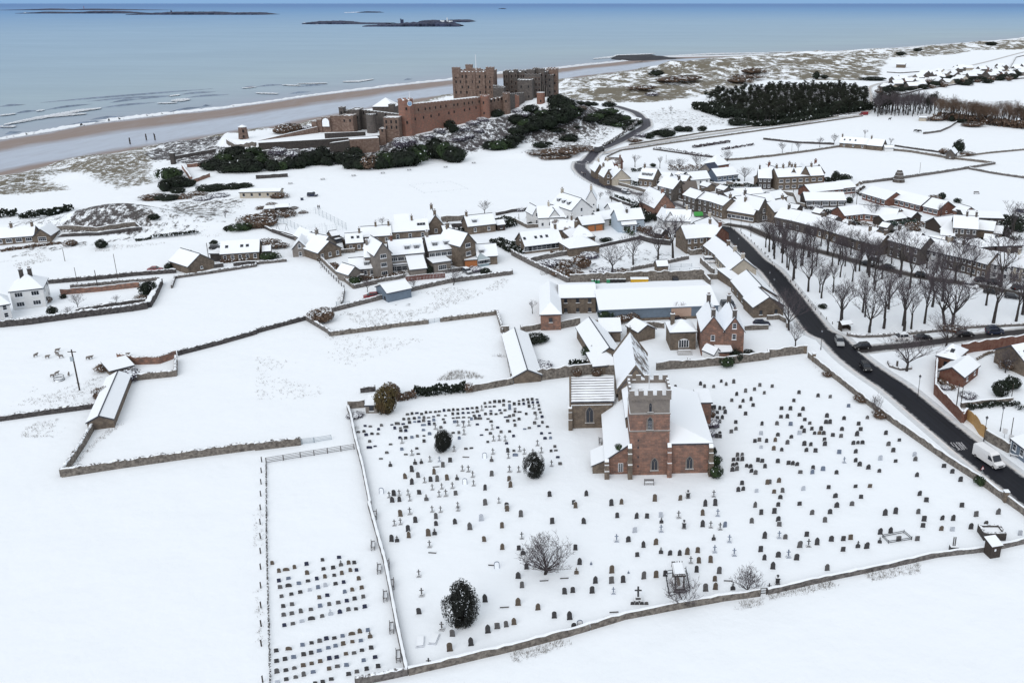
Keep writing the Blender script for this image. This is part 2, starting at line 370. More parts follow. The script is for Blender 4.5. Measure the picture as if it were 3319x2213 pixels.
BX=np.zeros((NT,len(bx)));BY=BX.copy();BZ=BX.copy();BT=BX.copy();BU=BX.copy()
for i,x in enumerate(bx):
    ax,ay=onz((x,dn[i]),ZD);ex,ey=onz((x,sh[i]),ZS)
    L=math.hypot(ex-ax,ey-ay)
    for j in range(NT):
        tt=-12/L+(1+24/L)*j/(NT-1)
        BX[j,i]=ax+(ex-ax)*tt;BY[j,i]=ay+(ey-ay)*tt
        BZ[j,i]=ZD+(ZS-ZD)*tt+(0.25 if tt>0 else 0.25);BT[j,i]=tt;BU[j,i]=(x-0)/3319
bm_=bpy.data.materials.new("wet_sand_sky_sheen");bm_.use_nodes=True;t=bm_.node_tree;b=t.nodes["Principled BSDF"]
tc=t.nodes.new("ShaderNodeTexCoord");ta=nattr(t,"across")
n1=tnoise(t,tc,0.015,5,0.6,(1,1,1));n2=tnoise(t,tc,0.12,4,0.7,(1.0,0.25,1),-0.95)
ta2=nmath(t,'ADD',ta,nmath(t,'MULTIPLY',nmath(t,'SUBTRACT',n1.outputs[0],0.5),0.22))
rp=t.nodes.new("ShaderNodeValToRGB");cr=rp.color_ramp
for e in list(cr.elements)[1:]:cr.elements.remove(e)
cr.elements[0].position=0.0;cr.elements[0].color=(0,0,0,1)
for p_,v_ in ((0.16,0.05),(0.24,0.95),(0.58,0.95),(0.66,0.5),(0.74,0.02),(0.97,0.0),(1.0,0.5)):
    e=cr.elements.new(p_);e.color=(v_,v_,v_,1)
t.links.new(ta2,rp.inputs[0])
wet=nmath(t,'ADD',rp.outputs[0],nmath(t,'MULTIPLY',nmath(t,'SUBTRACT',n2.outputs[0],0.5),0.55),clamp=True)
t.links.new(nmix(t,wet,(0.235,0.185,0.165),(0.345,0.40,0.50)),b.inputs["Base Color"])  # wet band: the sky's reflection is painted into its pale blue base colour
t.links.new(nmath(t,'SUBTRACT',0.85,nmath(t,'MULTIPLY',wet,0.5)),b.inputs["Roughness"])
tag(grid_mesh("beach",BX[::-1],BY[::-1],BZ[::-1],{"across":BT[::-1]},bm_),kind='structure')
sx=np.concatenate([-np.geomspace(160000,1200,24),np.linspace(-1100,3000,60),np.geomspace(3300,160000,24)])
sy=np.concatenate([np.linspace(250,4500,80),np.geomspace(5000,190000,40)])
SX,SY=np.meshgrid(sx,sy)
dsh=-seg_dist(SX,SY,SHORE,True)
sm=bpy.data.materials.new("sea_water");sm.use_nodes=True;t=sm.node_tree;b=t.nodes["Principled BSDF"]
tc=t.nodes.new("ShaderNodeTexCoord");off=nattr(t,"offshore")
rp=t.nodes.new("ShaderNodeValToRGB");cr=rp.color_ramp
cr.elements[0].position=0.0;cr.elements[0].color=(0.36,0.40,0.48,1)
cr.elements[1].position=1.0;cr.elements[1].color=(0.05,0.19,0.45,1)
for p_,c_ in ((0.12,(0.34,0.41,0.48)),(0.35,(0.345,0.455,0.52)),(0.65,(0.265,0.42,0.57)),(0.85,(0.11,0.29,0.54))):e=cr.elements.new(p_);e.color=(*c_,1)
t.links.new(off,rp.inputs[0])
n1=tnoise(t,tc,0.004,6,0.6,(0.5,1.6,1),0.3);n2=tnoise(t,tc,0.03,6,0.7,(0.35,1.5,1),0.35)
f=nmath(t,'ADD',nmath(t,'MULTIPLY',n1.outputs[0],0.5),nmath(t,'MULTIPLY',n2.outputs[0],0.5))
f=nmath(t,'MULTIPLY',nmath(t,'SUBTRACT',f,0.42),2.2,clamp=True)
mm=t.nodes.new("ShaderNodeMixRGB");mm.blend_type='MULTIPLY';mm.inputs[0].default_value=1
t.links.new(rp.outputs[0],mm.inputs[1]);t.links.new(nmix(t,f,(0.80,0.82,0.86),(1.05,1.05,1.05)),mm.inputs[2])
t.links.new(mm.outputs[0],b.inputs["Base Color"])
b.inputs["Roughness"].default_value=0.55;b.inputs["Specular IOR Level"].default_value=0.25
bp=t.nodes.new("ShaderNodeBump");bp.inputs["Strength"].default_value=0.6;bp.inputs["Distance"].default_value=1.2
t.links.new(n2.outputs[0],bp.inputs["Height"]);t.links.new(bp.outputs[0],b.inputs["Normal"])
offv=np.clip(np.log10(np.clip(dsh,1,None)/20)/np.log10(30000/20.0),0,1)
tag(grid_mesh("sea",SX,SY,np.full(SX.shape,SEA),{"offshore":offv},sm),kind='structure')
foam=mat("foam",(0.80,0.84,0.89),0.7,var=0.06,scale=0.2)
rnd=random.Random(3)
fb=MB()
def ribbon(mb,top,bot,z,m=0,jag=0.25):
    n=len(top);vs=[]
    for (tx,ty),(b0,b1) in zip(top,bot):
        k=1+rnd.uniform(-jag,jag);cx,cy=(tx+b0)/2,(ty+b1)/2
        vs+=[(cx+(tx-cx)*k,cy+(ty-cy)*k,z),(cx+(b0-cx)*(1+rnd.uniform(-jag,jag)),cy+(b1-cy)*(1+rnd.uniform(-jag,jag)),z)]
    mb.add(vs,[(2*i+1,2*i+3,2*i+2,2*i) for i in range(n-1)],m)
def lin(P,n):
    xs=np.linspace(P[0][0],P[-1][0],n);return list(zip(xs,np.interp(xs,*zip(*P))))
zf=SEA+0.55
sl=lin(SHORE_PX,420)
def wdt(x):return 7.5+8.0*math.exp(-((x-250)/500.0) ** 2)*0.8-2.5*smooth(1500,2200,x)
ribbon(fb,[onz((x,y-wdt(x)),zf) for x,y in sl],[onz((x,y+0.5),zf) for x,y in sl],zf,jag=0.35)
ribbon(fb,[onz((x,y-wdt(x)*0.4),zf) for x,y in sl],[onz((x,y+3.5),zf) for x,y in sl],zf+0.02,jag=0.5)
FO=[([A1(0,1048),A1(140,1032)],14),([A1(330,1008),A1(402,998)],12),([A1(40,1130),A1(300,1080),A1(720,1005),A1(912,982)],26),([A1(0,1148),A1(140,1146)],22),([A1(300,1068),A1(780,1030)],20),
      ([A1(1540,872),A1(1632,860)],12),([A1(1555,915),A1(1720,902)],26),([A1(1430,938),A1(1600,932)],10),([A1(2200,800),A1(2324,790)],7),([A2(790,742),A2(930,738),A2(1060,720)],14),([A2(0,845),A2(200,850)],12),
      ([A2(240,772),A2(400,776)],10),([A2(380,760),A2(640,755)],9),([A3(740,535),A3(900,520),A3(960,500)],14),([A3(940,502),A3(1300,488)],8),([A3(1400,510),A3(1800,490),A3(2324,482)],12),([A4(0,478),A4(540,468)],8),([A4(1180,458),A4(1600,425),A4(2150,372)],8),
      ([A4(1570,402),A4(1640,400)],5),([A2(430,208),A2(560,222)],6),([A2(800,118),A2(940,112)],4),([A1(220,118),A1(280,120)],5)]
def streaks(P,wd,dens=1.0):
    (ax,ay),(bx_,by_)=P[0],P[-1];Lp=bx_-ax;n=int(max(10,Lp*wd/2.8*0.9*dens));xs,ys=zip(*P)
    for _ in range(n):
        f=rnd.random();x=ax+Lp*f;y=float(np.interp(x,xs,ys));h=wd/2.8/2*math.sin(math.pi*(f*.94+.03)) ** .5
        y+=rnd.triangular(-1,1,-.2)*h;l=rnd.uniform(.8,3.6);e=rnd.uniform(.12,.42);z=zf+rnd.uniform(.03,.5);sl_=(by_-ay)/(Lp+1e-6)
        fb.add([(*onz((x+dx,y+dx*sl_+dy),z),z) for dx,dy in ((-l,0),(-l*.3,e),(l*.6,e*.8),(l,0),(l*.2,-e*.9),(-l*.5,-e*.7))],[(0,1,2,3,4,5)])
for P,wd in FO:streaks(P,wd*1.15,1.5)
for i in range(0,380,19):streaks([(x,y-4.5) for x,y in sl[i:i+20]],14,.35)
for P,wd in []:
    L=lin(P,max(6,int((P[-1][0]-P[0][0])/4)));h=wd/2.8/2
    prof=[h*(0.35+0.65*math.sin(math.pi*(i+0.3)/(len(L)-0.4))) for i in range(len(L))]
    ribbon(fb,[onz((x,y-a),zf) for (x,y),a in zip(L,prof)],[onz((x,y+a),zf) for (x,y),a in zip(L,prof)],zf+0.04,jag=0.45)
tag(fb.build("surf",foam),kind='structure')
wb=MB()
SW=[[A1(380,932),A1(1200,870),A1(1920,808)],[A1(140,1032),A1(320,1010)],[A1(410,1000),A1(810,950)],[A1(800,922),A1(1540,870)],[A1(1630,860),A1(1940,838)],[A1(915,982),A1(1390,935)],[A1(1540,1018),A1(1820,975)],[A1(1840,968),A1(1890,964)],[A1(0,1160),A1(120,1150)],
      [A1(60,1215),A1(150,1208)],[A1(830,1085),A1(1100,1062)],[A1(1000,935),A1(1250,905)],[A1(1690,888),A1(2060,862)],[A1(1240,905),A1(1540,876)],[A1(2190,802),A1(2324,790)],[A2(0,790),A2(240,772)],[A2(300,855),A2(480,838)],[A2(380,790),A2(640,772)],[A2(1340,730),A2(1410,722)],[A1(600,1140),A1(1000,1100)],[A1(0,970),A1(200,955)]]
for P in SW:
    L=lin(P,14);vs=[]
    for i,(x,y) in enumerate(L):
        a=math.sin(math.pi*(i+0.2)/13.4)*1.5+0.1
        x0,y0=onz((x,y),SEA);d=math.hypot(x0,y0)
        wv=rnd.uniform(-1,1)
        vs+=[(x0,y0-5+wv,SEA-0.1),(x0,y0+wv,SEA+a),(x0,y0+9+wv,SEA-0.1)]
    wb.add(vs,[(3*i+k,3*i+3+k,3*i+4+k,3*i+1+k) for i in range(13) for k in (0,1)])
swm=mat("shaded_wave_face",(0.19,0.24,0.32),0.5,var=0.25,scale=0.2)  # darker than the sea: weaker sky reflection on wave fronts, painted in
tag(wb.build("swell",swm),kind='structure')
rockm=mat("dark_island_rock",(0.035,0.045,0.085),0.9,var=0.35,scale=0.02)
def island(top,base_y,depth,name="island"):
    """top: photo points of its skyline from left to right; base_y: photo row of its near waterline"""
    d=onz((top[0][0],base_y),SEA)[1];mb=MB();n=0
    xs=np.linspace(top[0][0],top[-1][0],60);ys=np.interp(xs,*zip(*top));rr=random.Random(int(xs[0]))
    rows=[]
    for x,y in zip(xs,ys):
        c=atY((x,y),d+depth*0.45);h=max(c.z-SEA,0.8)*rr.uniform(0.85,1.1);wb_=rr.uniform(0.7,1.0)
        X=c.x
        rows.append([(X,d+depth*0.5-depth*0.5*wb_,SEA-1),(X,d+depth*0.5-depth*0.46*wb_,SEA+h*0.55),(X,d+depth*0.45,SEA+h),(X,d+depth*0.8,SEA+h*0.8),(X,d+depth,SEA-1)])
    for r in rows:mb.v+=r
    for i in range(len(rows)-1):
        for k in range(4):mb.f.append((5*i+k,5*i+5+k,5*i+6+k,5*i+1+k));mb.m.append(0)
    return tag(mb.build(name,rockm),kind='structure'),d
island([A1(130,90),A1(380,84),A1(440,78),A1(560,88),A1(700,92),A1(780,80),A1(1060,86),A1(1500,94)],96/2.8,900)
island([A1(250,118),A1(420,108),A1(700,112),A1(860,102),A1(1060,102),A1(1270,120)],126/2.8,500)
island([A1(1260,124),A1(1530,112),A1(1660,108),A1(1960,108),A1(2100,116),A1(2320,112),A2(40,116),A2(128,132)],138/2.8,500)
island([A2(470,204),A2(600,192),A2(740,190),A2(830,194),A2(900,206),A2(1210,210)],224/2.8,260)
island([A2(990,232),A2(1200,218),A2(1310,212),A2(1360,208),A2(1560,196),A2(1700,198),A2(1790,200),A2(1860,232)],246/2.8,160)
island([A2(1510,188),A2(1600,182),A2(1640,188),A2(1800,180),A2(1930,180),A2(1964,198)],206/2.8,300)
island([A2(945,112),A2(1000,106),A2(1100,108),A2(1130,114)],118/2.8,300)
island([A2(2205,80),A2(2240,76),A2(2265,80)],84/2.8,200)
def shelf(P,z,name):
    W=[onz(p,z) for p in P];mb=MB();c=(sum(p[0] for p in W)/len(W),sum(p[1] for p in W)/len(W));rr=random.Random(5)
    ring=[]
    for (ax,ay),(bx_,by_) in zip(W,W[1:]+W[:1]):
        for k in range(5):ring.append((ax+(bx_-ax)*k/5,ay+(by_-ay)*k/5))
    n=len(ring)
    for k,zz in ((1.0,SEA-1),(0.97,z),(0.6,z+0.7),(0.25,z+1.0)):
        mb.v+=[(c[0]+(x-c[0])*k*rr.uniform(0.98,1.02),c[1]+(y-c[1])*k*rr.uniform(0.98,1.02),zz+(rr.uniform(-0.4,0.6) if zz>SEA else 0)) for x,y in ring]
    mb.v.append((c[0],c[1],z+1))
    for l in range(3):
        for i in range(n):j=(i+1) % n;mb.f.append((l*n+j,l*n+i,(l+1)*n+i,(l+1)*n+j));mb.m.append(0)
    for i in range(n):mb.f.append((3*n+(i+1) % n,3*n+i,4*n));mb.m.append(0)
    return tag(mb.build(name,mat("weedy_rock",(0.025,0.026,0.034),0.9,var=0.5,scale=0.05)),kind='structure')
shelf([A3(890,535),A3(930,508),A3(1240,496),A3(1420,520),A3(1700,540),A3(1700,562),A3(1330,562),A3(1130,556)],-10.9,"rock_shelf")
shelf([A3(1660,548),A3(1700,536),A3(2000,545),A3(2000,556),A3(1680,565)],-10.4,"rock_shelf")
shelf([A3(1060,574),A3(1150,566),A3(1400,570),A3(1150,580)],-10.9,"rock_shelf")
def island_building(p,w_,h_,label,m,round_=False,cat="building",name="island_building"):
    """p: photo point at its foot"""
    d=onz(p,SEA+8)[1];c=atY(p,d+60);o=thing(name,label,cat,c);mb=MB()
    if round_:
        for k in range(6):mb.tube((0,0,-4+k*(h_+4)/6),(0,0,-4+(k+1)*(h_+4)/6),w_/2*(1-0.05*k),w_/2*(1-0.05*(k+1)),10)
        mb.tube((0,0,h_),(0,0,h_+h_*0.12),w_*0.4,w_*0.1,10)
    else:
        mb.box(-w_/2,w_/2,-3,3,-4,h_);mb.box(-w_/2,-w_/4,-3.1,3.1,h_,h_*1.25)
    mb.build("tower_body" if round_ else "wall",m,o);return o
island_building(A2(1325,208),14,14,"squat stone tower on the nearer dark island",rockm,cat="tower",name="island_tower")
island_building(A2(1735,198),7,16,"white lighthouse on the nearer dark island",render_w,True,"lighthouse","lighthouse")
island_building(A2(1690,199),20,6,"white keepers' cottages left of the island lighthouse",render_w,cat="cottages",name="keepers_cottages")
island_building(A2(1765,199),18,4,"low white wall building right of the island lighthouse",render_w,cat="building")
island_building(A1(762,80),8,36,"red and white lighthouse far out on the thin farthest island",mat("lighthouse_red",(0.3,0.08,0.07)),True,"lighthouse","lighthouse")
island_building(A1(1555,112),12,14,"dark tower stump on the long left island",rockm,cat="tower",name="island_tower")
# ---------------------------------------------------------------- roads
def spline(P,step=2.0):
    P=[Vector(p) for p in P];out=[]
    for i in range(len(P)-1):
        p0,p1,p2,p3=P[max(i-1,0)],P[i],P[i+1],P[min(i+2,len(P)-1)]
        n=max(1,int((p2-p1).length/step))
        for k in range(n):
            t=k/n
            out.append(0.5*((2*p1)+(p2-p0)*t+(2*p0-5*p1+4*p2-p3)*t*t+(3*p1-p0-3*p2+p3)*t ** 3))
    out.append(P[-1]);return out
def road_mat(name,base,slush,cover):
    m=bpy.data.materials.new(name);m.use_nodes=True;t=m.node_tree;b=t.nodes["Principled BSDF"]
    tc=t.nodes.new("ShaderNodeTexCoord");ac=nattr(t,"across");al=nattr(t,"along")
    cmb=t.nodes.new("ShaderNodeCombineXYZ");t.links.new(nmath(t,'MULTIPLY',ac,6.0),cmb.inputs[0]);t.links.new(nmath(t,'MULTIPLY',al,0.05),cmb.inputs[1])
    n1=t.nodes.new("ShaderNodeTexNoise");n1.inputs["Scale"].default_value=1.0;n1.inputs["Detail"].default_value=5;t.links.new(cmb.outputs[0],n1.inputs["Vector"])
    n2=tnoise(t,tc,0.9,6,0.7)
    edge=nmath(t,'ABSOLUTE',ac)
    f=nmath(t,'ADD',edge,nmath(t,'MULTIPLY',nmath(t,'SUBTRACT',n2.outputs[0],0.5),0.5))
    f=nmath(t,'MULTIPLY',nmath(t,'SUBTRACT',f,1-cover),4.0,clamp=True)
    asp=nmix(t,n1.outputs[0],tuple(c*0.4 for c in base),tuple(c*2.6 for c in base))
    sl=nmix(t,n2.outputs[0],tuple(c*0.55 for c in slush),(0.8,0.84,0.88))
    t.links.new(nmix(t,f,asp,sl),b.inputs["Base Color"])
    b.inputs["Roughness"].default_value=0.6;b.inputs["Specular IOR Level"].default_value=0.15;return m
asphalt=road_mat("wet_asphalt",(0.008,0.0088,0.0125),(0.30,0.265,0.245),0.17)
slushy=road_mat("slushy_road",(0.085,0.08,0.085),(0.40,0.37,0.36),0.62)
verge_m=road_mat("slush_verge",(0.42,0.38,0.36),(0.72,0.74,0.77),0.42)
lane_m=road_mat("snowy_lane",(0.30,0.28,0.27),(0.6,0.6,0.6),0.75)
def road(name,P,width,m,dz,kind='structure',nW=9):
    W=[U(p) for p in P];sp=spline(W);X=np.zeros((nW,len(sp)));Y=X.copy();AC=X.copy();AL=X.copy();al=0
    for i,p in enumerate(sp):
        d=(sp[min(i+1,len(sp)-1)]-sp[max(i-1,0)]);d.z=0;d.normalize()
        ww=width if not isinstance(width,list) else float(np.interp(i/(len(sp)-1),np.linspace(0,1,len(width)),width))
        if i:al+=(p-sp[i-1]).length
        for j in range(nW):
            a=-1+2*j/(nW-1);X[j,i]=p.x+d.y*a*ww/2;Y[j,i]=p.y-d.x*a*ww/2;AC[j,i]=a;AL[j,i]=al
    Z=Hs(X,Y);far=Y>430
    Zc=Z[nW // 2:nW // 2+1]
    Z=np.where(far,0.3*Z+0.7*Zc+0.15+dz*6,Z)+dz
    o=grid_mesh(name,X[::-1],Y[::-1],Z[::-1],{"across":AC[::-1],"along":AL[::-1]},m);return tag(o,kind=kind)
MAIN=[C4(4300,3150),C4(3400,2380),C4(2700,1800),C4(2244,1437),C4(1950,1215),C4(1680,1000),C4(1400,770),C4(1130,545),C4(900,390),C4(720,250),C4(560,90),B4(470,1560),B4(330,1390),B4(160,1170),B4(20,1000),B3(2210,900),B3(2080,760),B3(1970,655),B3(1890,590)]
road("main_road",MAIN,6.4,asphalt,0.016)
road("road_verge",MAIN,9.6,verge_m,0.008)
HIGH=[B3(1890,590),B3(1780,520),B3(1640,455),B3(1480,395),B3(1300,335),B3(1060,290),B3(900,250),B3(770,195),B3(670,130),B3(615,70),B3(630,10),A3(650,1490),A3(740,1400),A3(850,1340),A3(1060,1240),A3(1190,1165),A3(1215,1110),A3(1140,1040),A3(1000,985),A3(930,965)]
road("village_street",HIGH[:7],6.4,slushy,0.016)
road("castle_road",HIGH[5:],6.8,road_mat("grey_wet_asphalt",(0.035,0.035,0.045),(0.40,0.38,0.37),0.26),0.024)
road("street_verge",HIGH[5:],9.6,verge_m,0.008)
FRONT=[B3(1930,578),B3(2010,592),B3(2150,615),B4(0,690),B4(300,785),B4(560,850),B4(900,945),B4(1400,1060),B4(1900,1135),B4(2324,1225),B4(2700,1310)]
road("front_street",FRONT,6.0,road_mat("brown_slush_road",(0.035,0.03,0.027),(0.30,0.27,0.25),0.45),0.02)
road("junction_road",[C4(790,208),C4(850,200),C4(960,185),C4(1300,152),C4(1700,100),C4(2244,40),C4(2700,-10)],5.4,road_mat("junction_slush",(0.03,0.027,0.028),(0.40,0.36,0.33),0.5),0.022)
LANE=[A3(800,1400),A3(900,1378),A3(1050,1338),A3(1300,1300),A3(1700,1237),A3(2324,1150),A4(250,1128),A4(500,1083),A4(800,1052),A4(905,1025),A4(935,960),A4(938,880),A4(925,800),A4(1000,765),A4(1120,740),A4(1330,690),A4(1650,640),A4(1760,615),A4(2000,560),A4(2324,475),A4(2700,380)]
road("upper_lane",LANE,5.0,lane_m,0.02)
mk=MB()
cen,nxt=U(C4(1672,1042)),U(C4(1400,770));dr=(nxt-cen);dr.z=0;dr.normalize();sd=Vector((-dr.y,dr.x,0))
def stroke(ax,ay,bx_,by_,wd=0.085):
    a=cen+sd*-ax+dr*ay*1.5;b_=cen+sd*-bx_+dr*by_*1.5;e=(b_-a).normalized();nrm=Vector((-e.y,e.x,0))*wd
    mk.add([(v.x,v.y,0.0205+0.012) for v in (a-nrm,b_-nrm,b_+nrm,a+nrm)],[(0,1,2,3)])
def letter(ch,x):
    L={"S":[(0,0,.7,0),(.7,0,.7,1.1),(.7,1.1,0,1.1),(0,1.1,0,2.2),(0,2.2,.7,2.2)],"L":[(0,0,0,2.2),(0,0,.7,0)],"O":[(0,0,.7,0),(.7,0,.7,2.2),(.7,2.2,0,2.2),(0,2.2,0,0)],
         "W":[(0,2.2,.2,0),(.2,0,.45,1.4),(.45,1.4,.7,0),(.7,0,.9,2.2)]}[ch]
    for a in L:stroke((x+a[0])*.5,(a[1]-1.1)*.85,(x+a[2])*.5,(a[3]-1.1)*.85)
for i,ch in enumerate("SLOW"):letter(ch,-1.9+i*1.1)
tag(mk.build("road_lettering",mat("worn_road_paint",(0.40,0.40,0.42),0.8,var=0.5,scale=3)),kind='structure')
# ================================================================ builders
def local(o_loc,ang,p):
    d=Vector(p)-Vector(o_loc);c,s=math.cos(-ang),math.sin(-ang);return Vector((d.x*c-d.y*s,d.x*s+d.y*c,d.z))
def _win_mesh(name,w_,h_,cols,rows,frame):
    m=MB();m.box(-w_/2,w_/2,-0.06,0.02,0,h_,0)
    gw,gh=(w_-0.14)/cols,(h_-0.14)/rows
    for i in range(cols):
        for j in range(rows):
            x0=-w_/2+0.07+i*gw+0.035;z0=0.07+j*gh+0.035
            m.box(x0,x0+gw-0.07,-0.085,-0.05,z0,z0+gh-0.07,1)
    m.box(-w_/2-0.08,w_/2+0.08,-0.16,0.0,-0.12,-0.02,2)
    return m.mesh(name,[frame,glass,snow])
WIN={"s":_win_mesh("window",1.0,1.35,1,2,white),"w":_win_mesh("window",1.9,1.3,3,1,white),"b":_win_mesh("window",2.6,1.5,4,2,white),"d":_win_mesh("window",0.9,1.2,1,1,wood_d),
       "n":_win_mesh("window",0.8,0.8,1,1,white),"l":_win_mesh("window",1.1,1.7,1,2,white)}
WSZ={"s":1.35,"w":1.3,"b":1.5,"d":1.2,"n":0.8,"l":1.7}
def _door():
    m=MB();m.box(-0.5,0.5,-0.05,0.02,0,2.05,0);m.box(-0.3,0.3,-0.07,-0.04,1.35,1.85,1);return m
DOORS={k:_door().mesh("door",[v,glass]) for k,v in (("white",white),("dark",wood_d),("blue",sheet_b))}
def _chim(mstone,pots=3):
    m=MB();m.box(-0.42,0.42,-0.3,0.3,-1.0,1.25,0);m.box(-0.5,0.5,-0.38,0.38,1.25,1.42,0,2);m.box(-0.44,0.44,-0.32,0.32,1.42,1.5,2)
    for k in range(pots):m.tube((-0.3+0.6*(k+0.5)/pots,0,1.42),(-0.3+0.6*(k+0.5)/pots,0,1.85),0.09,0.075,6,1,True)
    return m.mesh("chimney",[mstone,mat("chimney_pot_clay",(0.13,0.085,0.07),0.9),snow])
CHIM={}
def chim_mesh(ms,pots=3):
    k=(ms.name,pots)
    if k not in CHIM:CHIM[k]=_chim(ms,pots)
    return CHIM[k]
def _dormer():
    m=MB();m.box(-0.8,0.8,-0.1,2.2,-0.5,1.05,0);m.box(-0.68,0.68,-0.14,-0.09,-0.02,0.9,1)
    for x in (-0.68,-0.24,0.20,0.64):m.box(x-0.03,x+0.05,-0.17,-0.10,-0.02,0.9,2)
    m.box(-0.75,0.75,-0.17,-0.10,0.86,0.96,2);m.box(-0.95,0.95,-0.25,2.3,1.05,1.27,3);return m.mesh("dormer",[slate,glass,white,snow])
DORM=_dormer()
def _skyl():
    m=MB();m.box(-0.45,0.45,-0.55,0.55,0.0,0.1,0);m.box(-0.37,0.37,-0.47,0.47,0.1,0.115,1);return m.mesh("skylight",[slate,glass])
SKYL=_skyl()
def wallmesh(L,W,he,rise,kind,base=-1.0):
    m=MB();x,y=L/2,W/2;b0=base
    if kind=='gable':
        v=[(-x,-y,b0),(x,-y,b0),(x,y,b0),(-x,y,b0),(-x,-y,he),(x,-y,he),(x,y,he),(-x,y,he),(-x,0,he+rise),(x,0,he+rise)]
        m.add(v,[(0,1,5,4),(2,3,7,6),(1,2,6,9,5),(3,0,4,8,7),(4,5,9,8),(6,7,8,9)])
    else:m.box(-x,x,-y,y,b0,he)
    return m
def slab(m,q,t,top=0,side=1):
    """q: four top corners (CCW from above); thickness t straight down"""
    q=[Vector(v) for v in q];lo=[v-Vector((0,0,t)) for v in q];n=len(q)
    m.add(q,[tuple(range(n))],top);m.add(q+lo,[(i,n+i,n+(i+1) % n,(i+1) % n) for i in range(n)]+[tuple(range(2*n-1,n-1,-1))],side)
def roofmesh(L,W,he,rise,kind,oh=0.3,t=0.3,skew=0):
    m=MB();x,y=L/2+oh,W/2;k=rise/(W/2);dz=oh*k;r=he+rise+t*0.9;e=he-dz+t*0.9;yo=y+oh
    if kind=='gable':
        slab(m,[(-x,-yo,e),(x,-yo,e),(x,0,r),(-x,0,r)],t);slab(m,[(x,yo,e),(-x,yo,e),(-x,0,r),(x,0,r)],t)
    elif kind=='hip':
        i=min(W/2,L/2-0.15);xr=L/2-i
        slab(m,[(-x,-yo,e),(x,-yo,e),(xr,0,r),(-xr,0,r)],t);slab(m,[(x,yo,e),(-x,yo,e),(-xr,0,r),(xr,0,r)],t)
        slab(m,[(x,-yo,e),(x,yo,e),(xr,0,r)],t);slab(m,[(-x,yo,e),(-x,-yo,e),(-xr,0,r)],t)
    elif kind=='lean':
        slab(m,[(-x,-yo,he),(x,-yo,he),(x,yo,he+rise),(-x,yo,he+rise)],t)
    else:slab(m,[(-x,-yo,he+t),(x,-yo,he+t),(x,yo,he+t),(-x,yo,he+t)],t)
    return m
def house(label,spec,he,rise,wall,kind='gable',win=None,gw=None,chim=(),dorm=(),sky=(),door=None,name="house",cat="house",group=None,ridge=None,roofm=None,edge=None,top=None,oh=0.3,pots=3,wbase=0.9,chm=None):
    ty=spec[0]
    if ty=='R':
        _,p,q,W=spec;a,b_=U(p,he+rise),U(q,he+rise);c=(a+b_)/2;d=b_-a;L=math.hypot(d.x,d.y);ang=math.atan2(d.y,d.x)
    else:
        _,p,q,D=spec;a,b_=U(p,he),U(q,he);d=b_-a;d.z=0;L0=d.length;d.normalize();nrm=Vector((-d.y,d.x,0))
        if isinstance(D,tuple):D=(U(D,he)-b_).length
        c=(a+b_)/2+nrm*D/2
        if ty=='E':L,W,ang=L0,D,math.atan2(d.y,d.x)
        else:L,W,ang=D,L0,math.atan2(nrm.y,nrm.x)
    z=h1(c.x,c.y);o=thing(name,label,cat,(c.x,c.y,z),ang,group)
    if c.y>430:
        pass
    wallmesh(L,W,he,rise,kind,-2.0 if c.y>350 else-1.0).build("wall",wall,o)
    rf=roofmesh(L,W,he,rise,kind,oh).build("roof",[roofm or snow,edge or slate],o)
    tocam=local((c.x,c.y,0),ang,(0,0,0));tocam.normalize()
    if ridge if ridge is not None else (kind=='gable' and (sum(map(ord,label)) % 3==0)):
        m=MB();m.box(-L/2-0.3,L/2+0.3,-0.11,0.11,he+rise+0.2,he+rise+0.36);m.build("ridge_tiles",slate,rf)
    sides=[]
    sy=-1 if tocam.y<0 else 1;sx=-1 if tocam.x<0 else 1
    rs=random.Random(len(label)*7+int(c.x))
    if win and abs(tocam.y)>0.12:
        n,st,wt=win
        for s_ in range(st):
            for i in range(n):
                x=-L/2+L*(i+0.5)/n;zz=wbase+s_*2.7
                if s_==0 and door and i==n // 2:continue
                if zz+WSZ[wt]>he+0.05:zz=he-WSZ[wt]-0.1
                link_obj("window",WIN[wt],(x,sy*W/2,zz),0 if sy<0 else math.pi,parent=o)
    if door:
        n=win[0] if win else 1;x=-L/2+L*(n // 2+0.5)/n
        link_obj("door",DOORS[door],(x,sy*W/2,0.05),0 if sy<0 else math.pi,parent=o)
    if gw and abs(tocam.x)>0.12:
        n,st,wt=gw
        for s_ in range(st):
            for i in range(n if s_<2 else 1):
                y=-W/2+W*(i+0.5)/(n if s_<2 else 1);zz=wbase+s_*2.7
                if s_<2 and n>1 or abs(y)>0.1:
                    lim=he+rise*(1-abs(y)/(W/2))
                    if zz+WSZ[wt]>lim-0.2:continue
                link_obj("window",WIN[wt],(sx*L/2,y,zz),-math.pi/2 if sx<0 else math.pi/2,parent=o)
    for f in chim:
        off=0.0
        if isinstance(f,tuple):f,off=f
        link_obj("chimney",chim_mesh(chm or (wall if wall.name not in ("white_render","pale_blue_render") else render_c),pots),(f*(L/2-0.45),off*W/2,he+rise*(1-abs(off))+0.1),math.pi/2 if kind=='gable' else 0,1.15,parent=rf)
    for f in dorm:
        link_obj("dormer",DORM,(f*L/2,sy*W*0.36,he+rise*0.36),0 if sy<0 else math.pi,parent=rf)
    sl=math.atan2(rise,W/2)
    for f in sky:
        k=link_obj("skylight",SKYL,(f*L/2,sy*W*0.25,he+rise*0.5+0.3),0,parent=rf);k.rotation_euler=(sl if sy<0 else-sl,0,0)
    return o
def polyline(P,step):
    out=[]
    for a,b_ in zip(P[:-1],P[1:]):
        n=max(1,int((b_-a).length/step));out+=[a.lerp(b_,i/n) for i in range(n)]
    return out+[P[-1]]
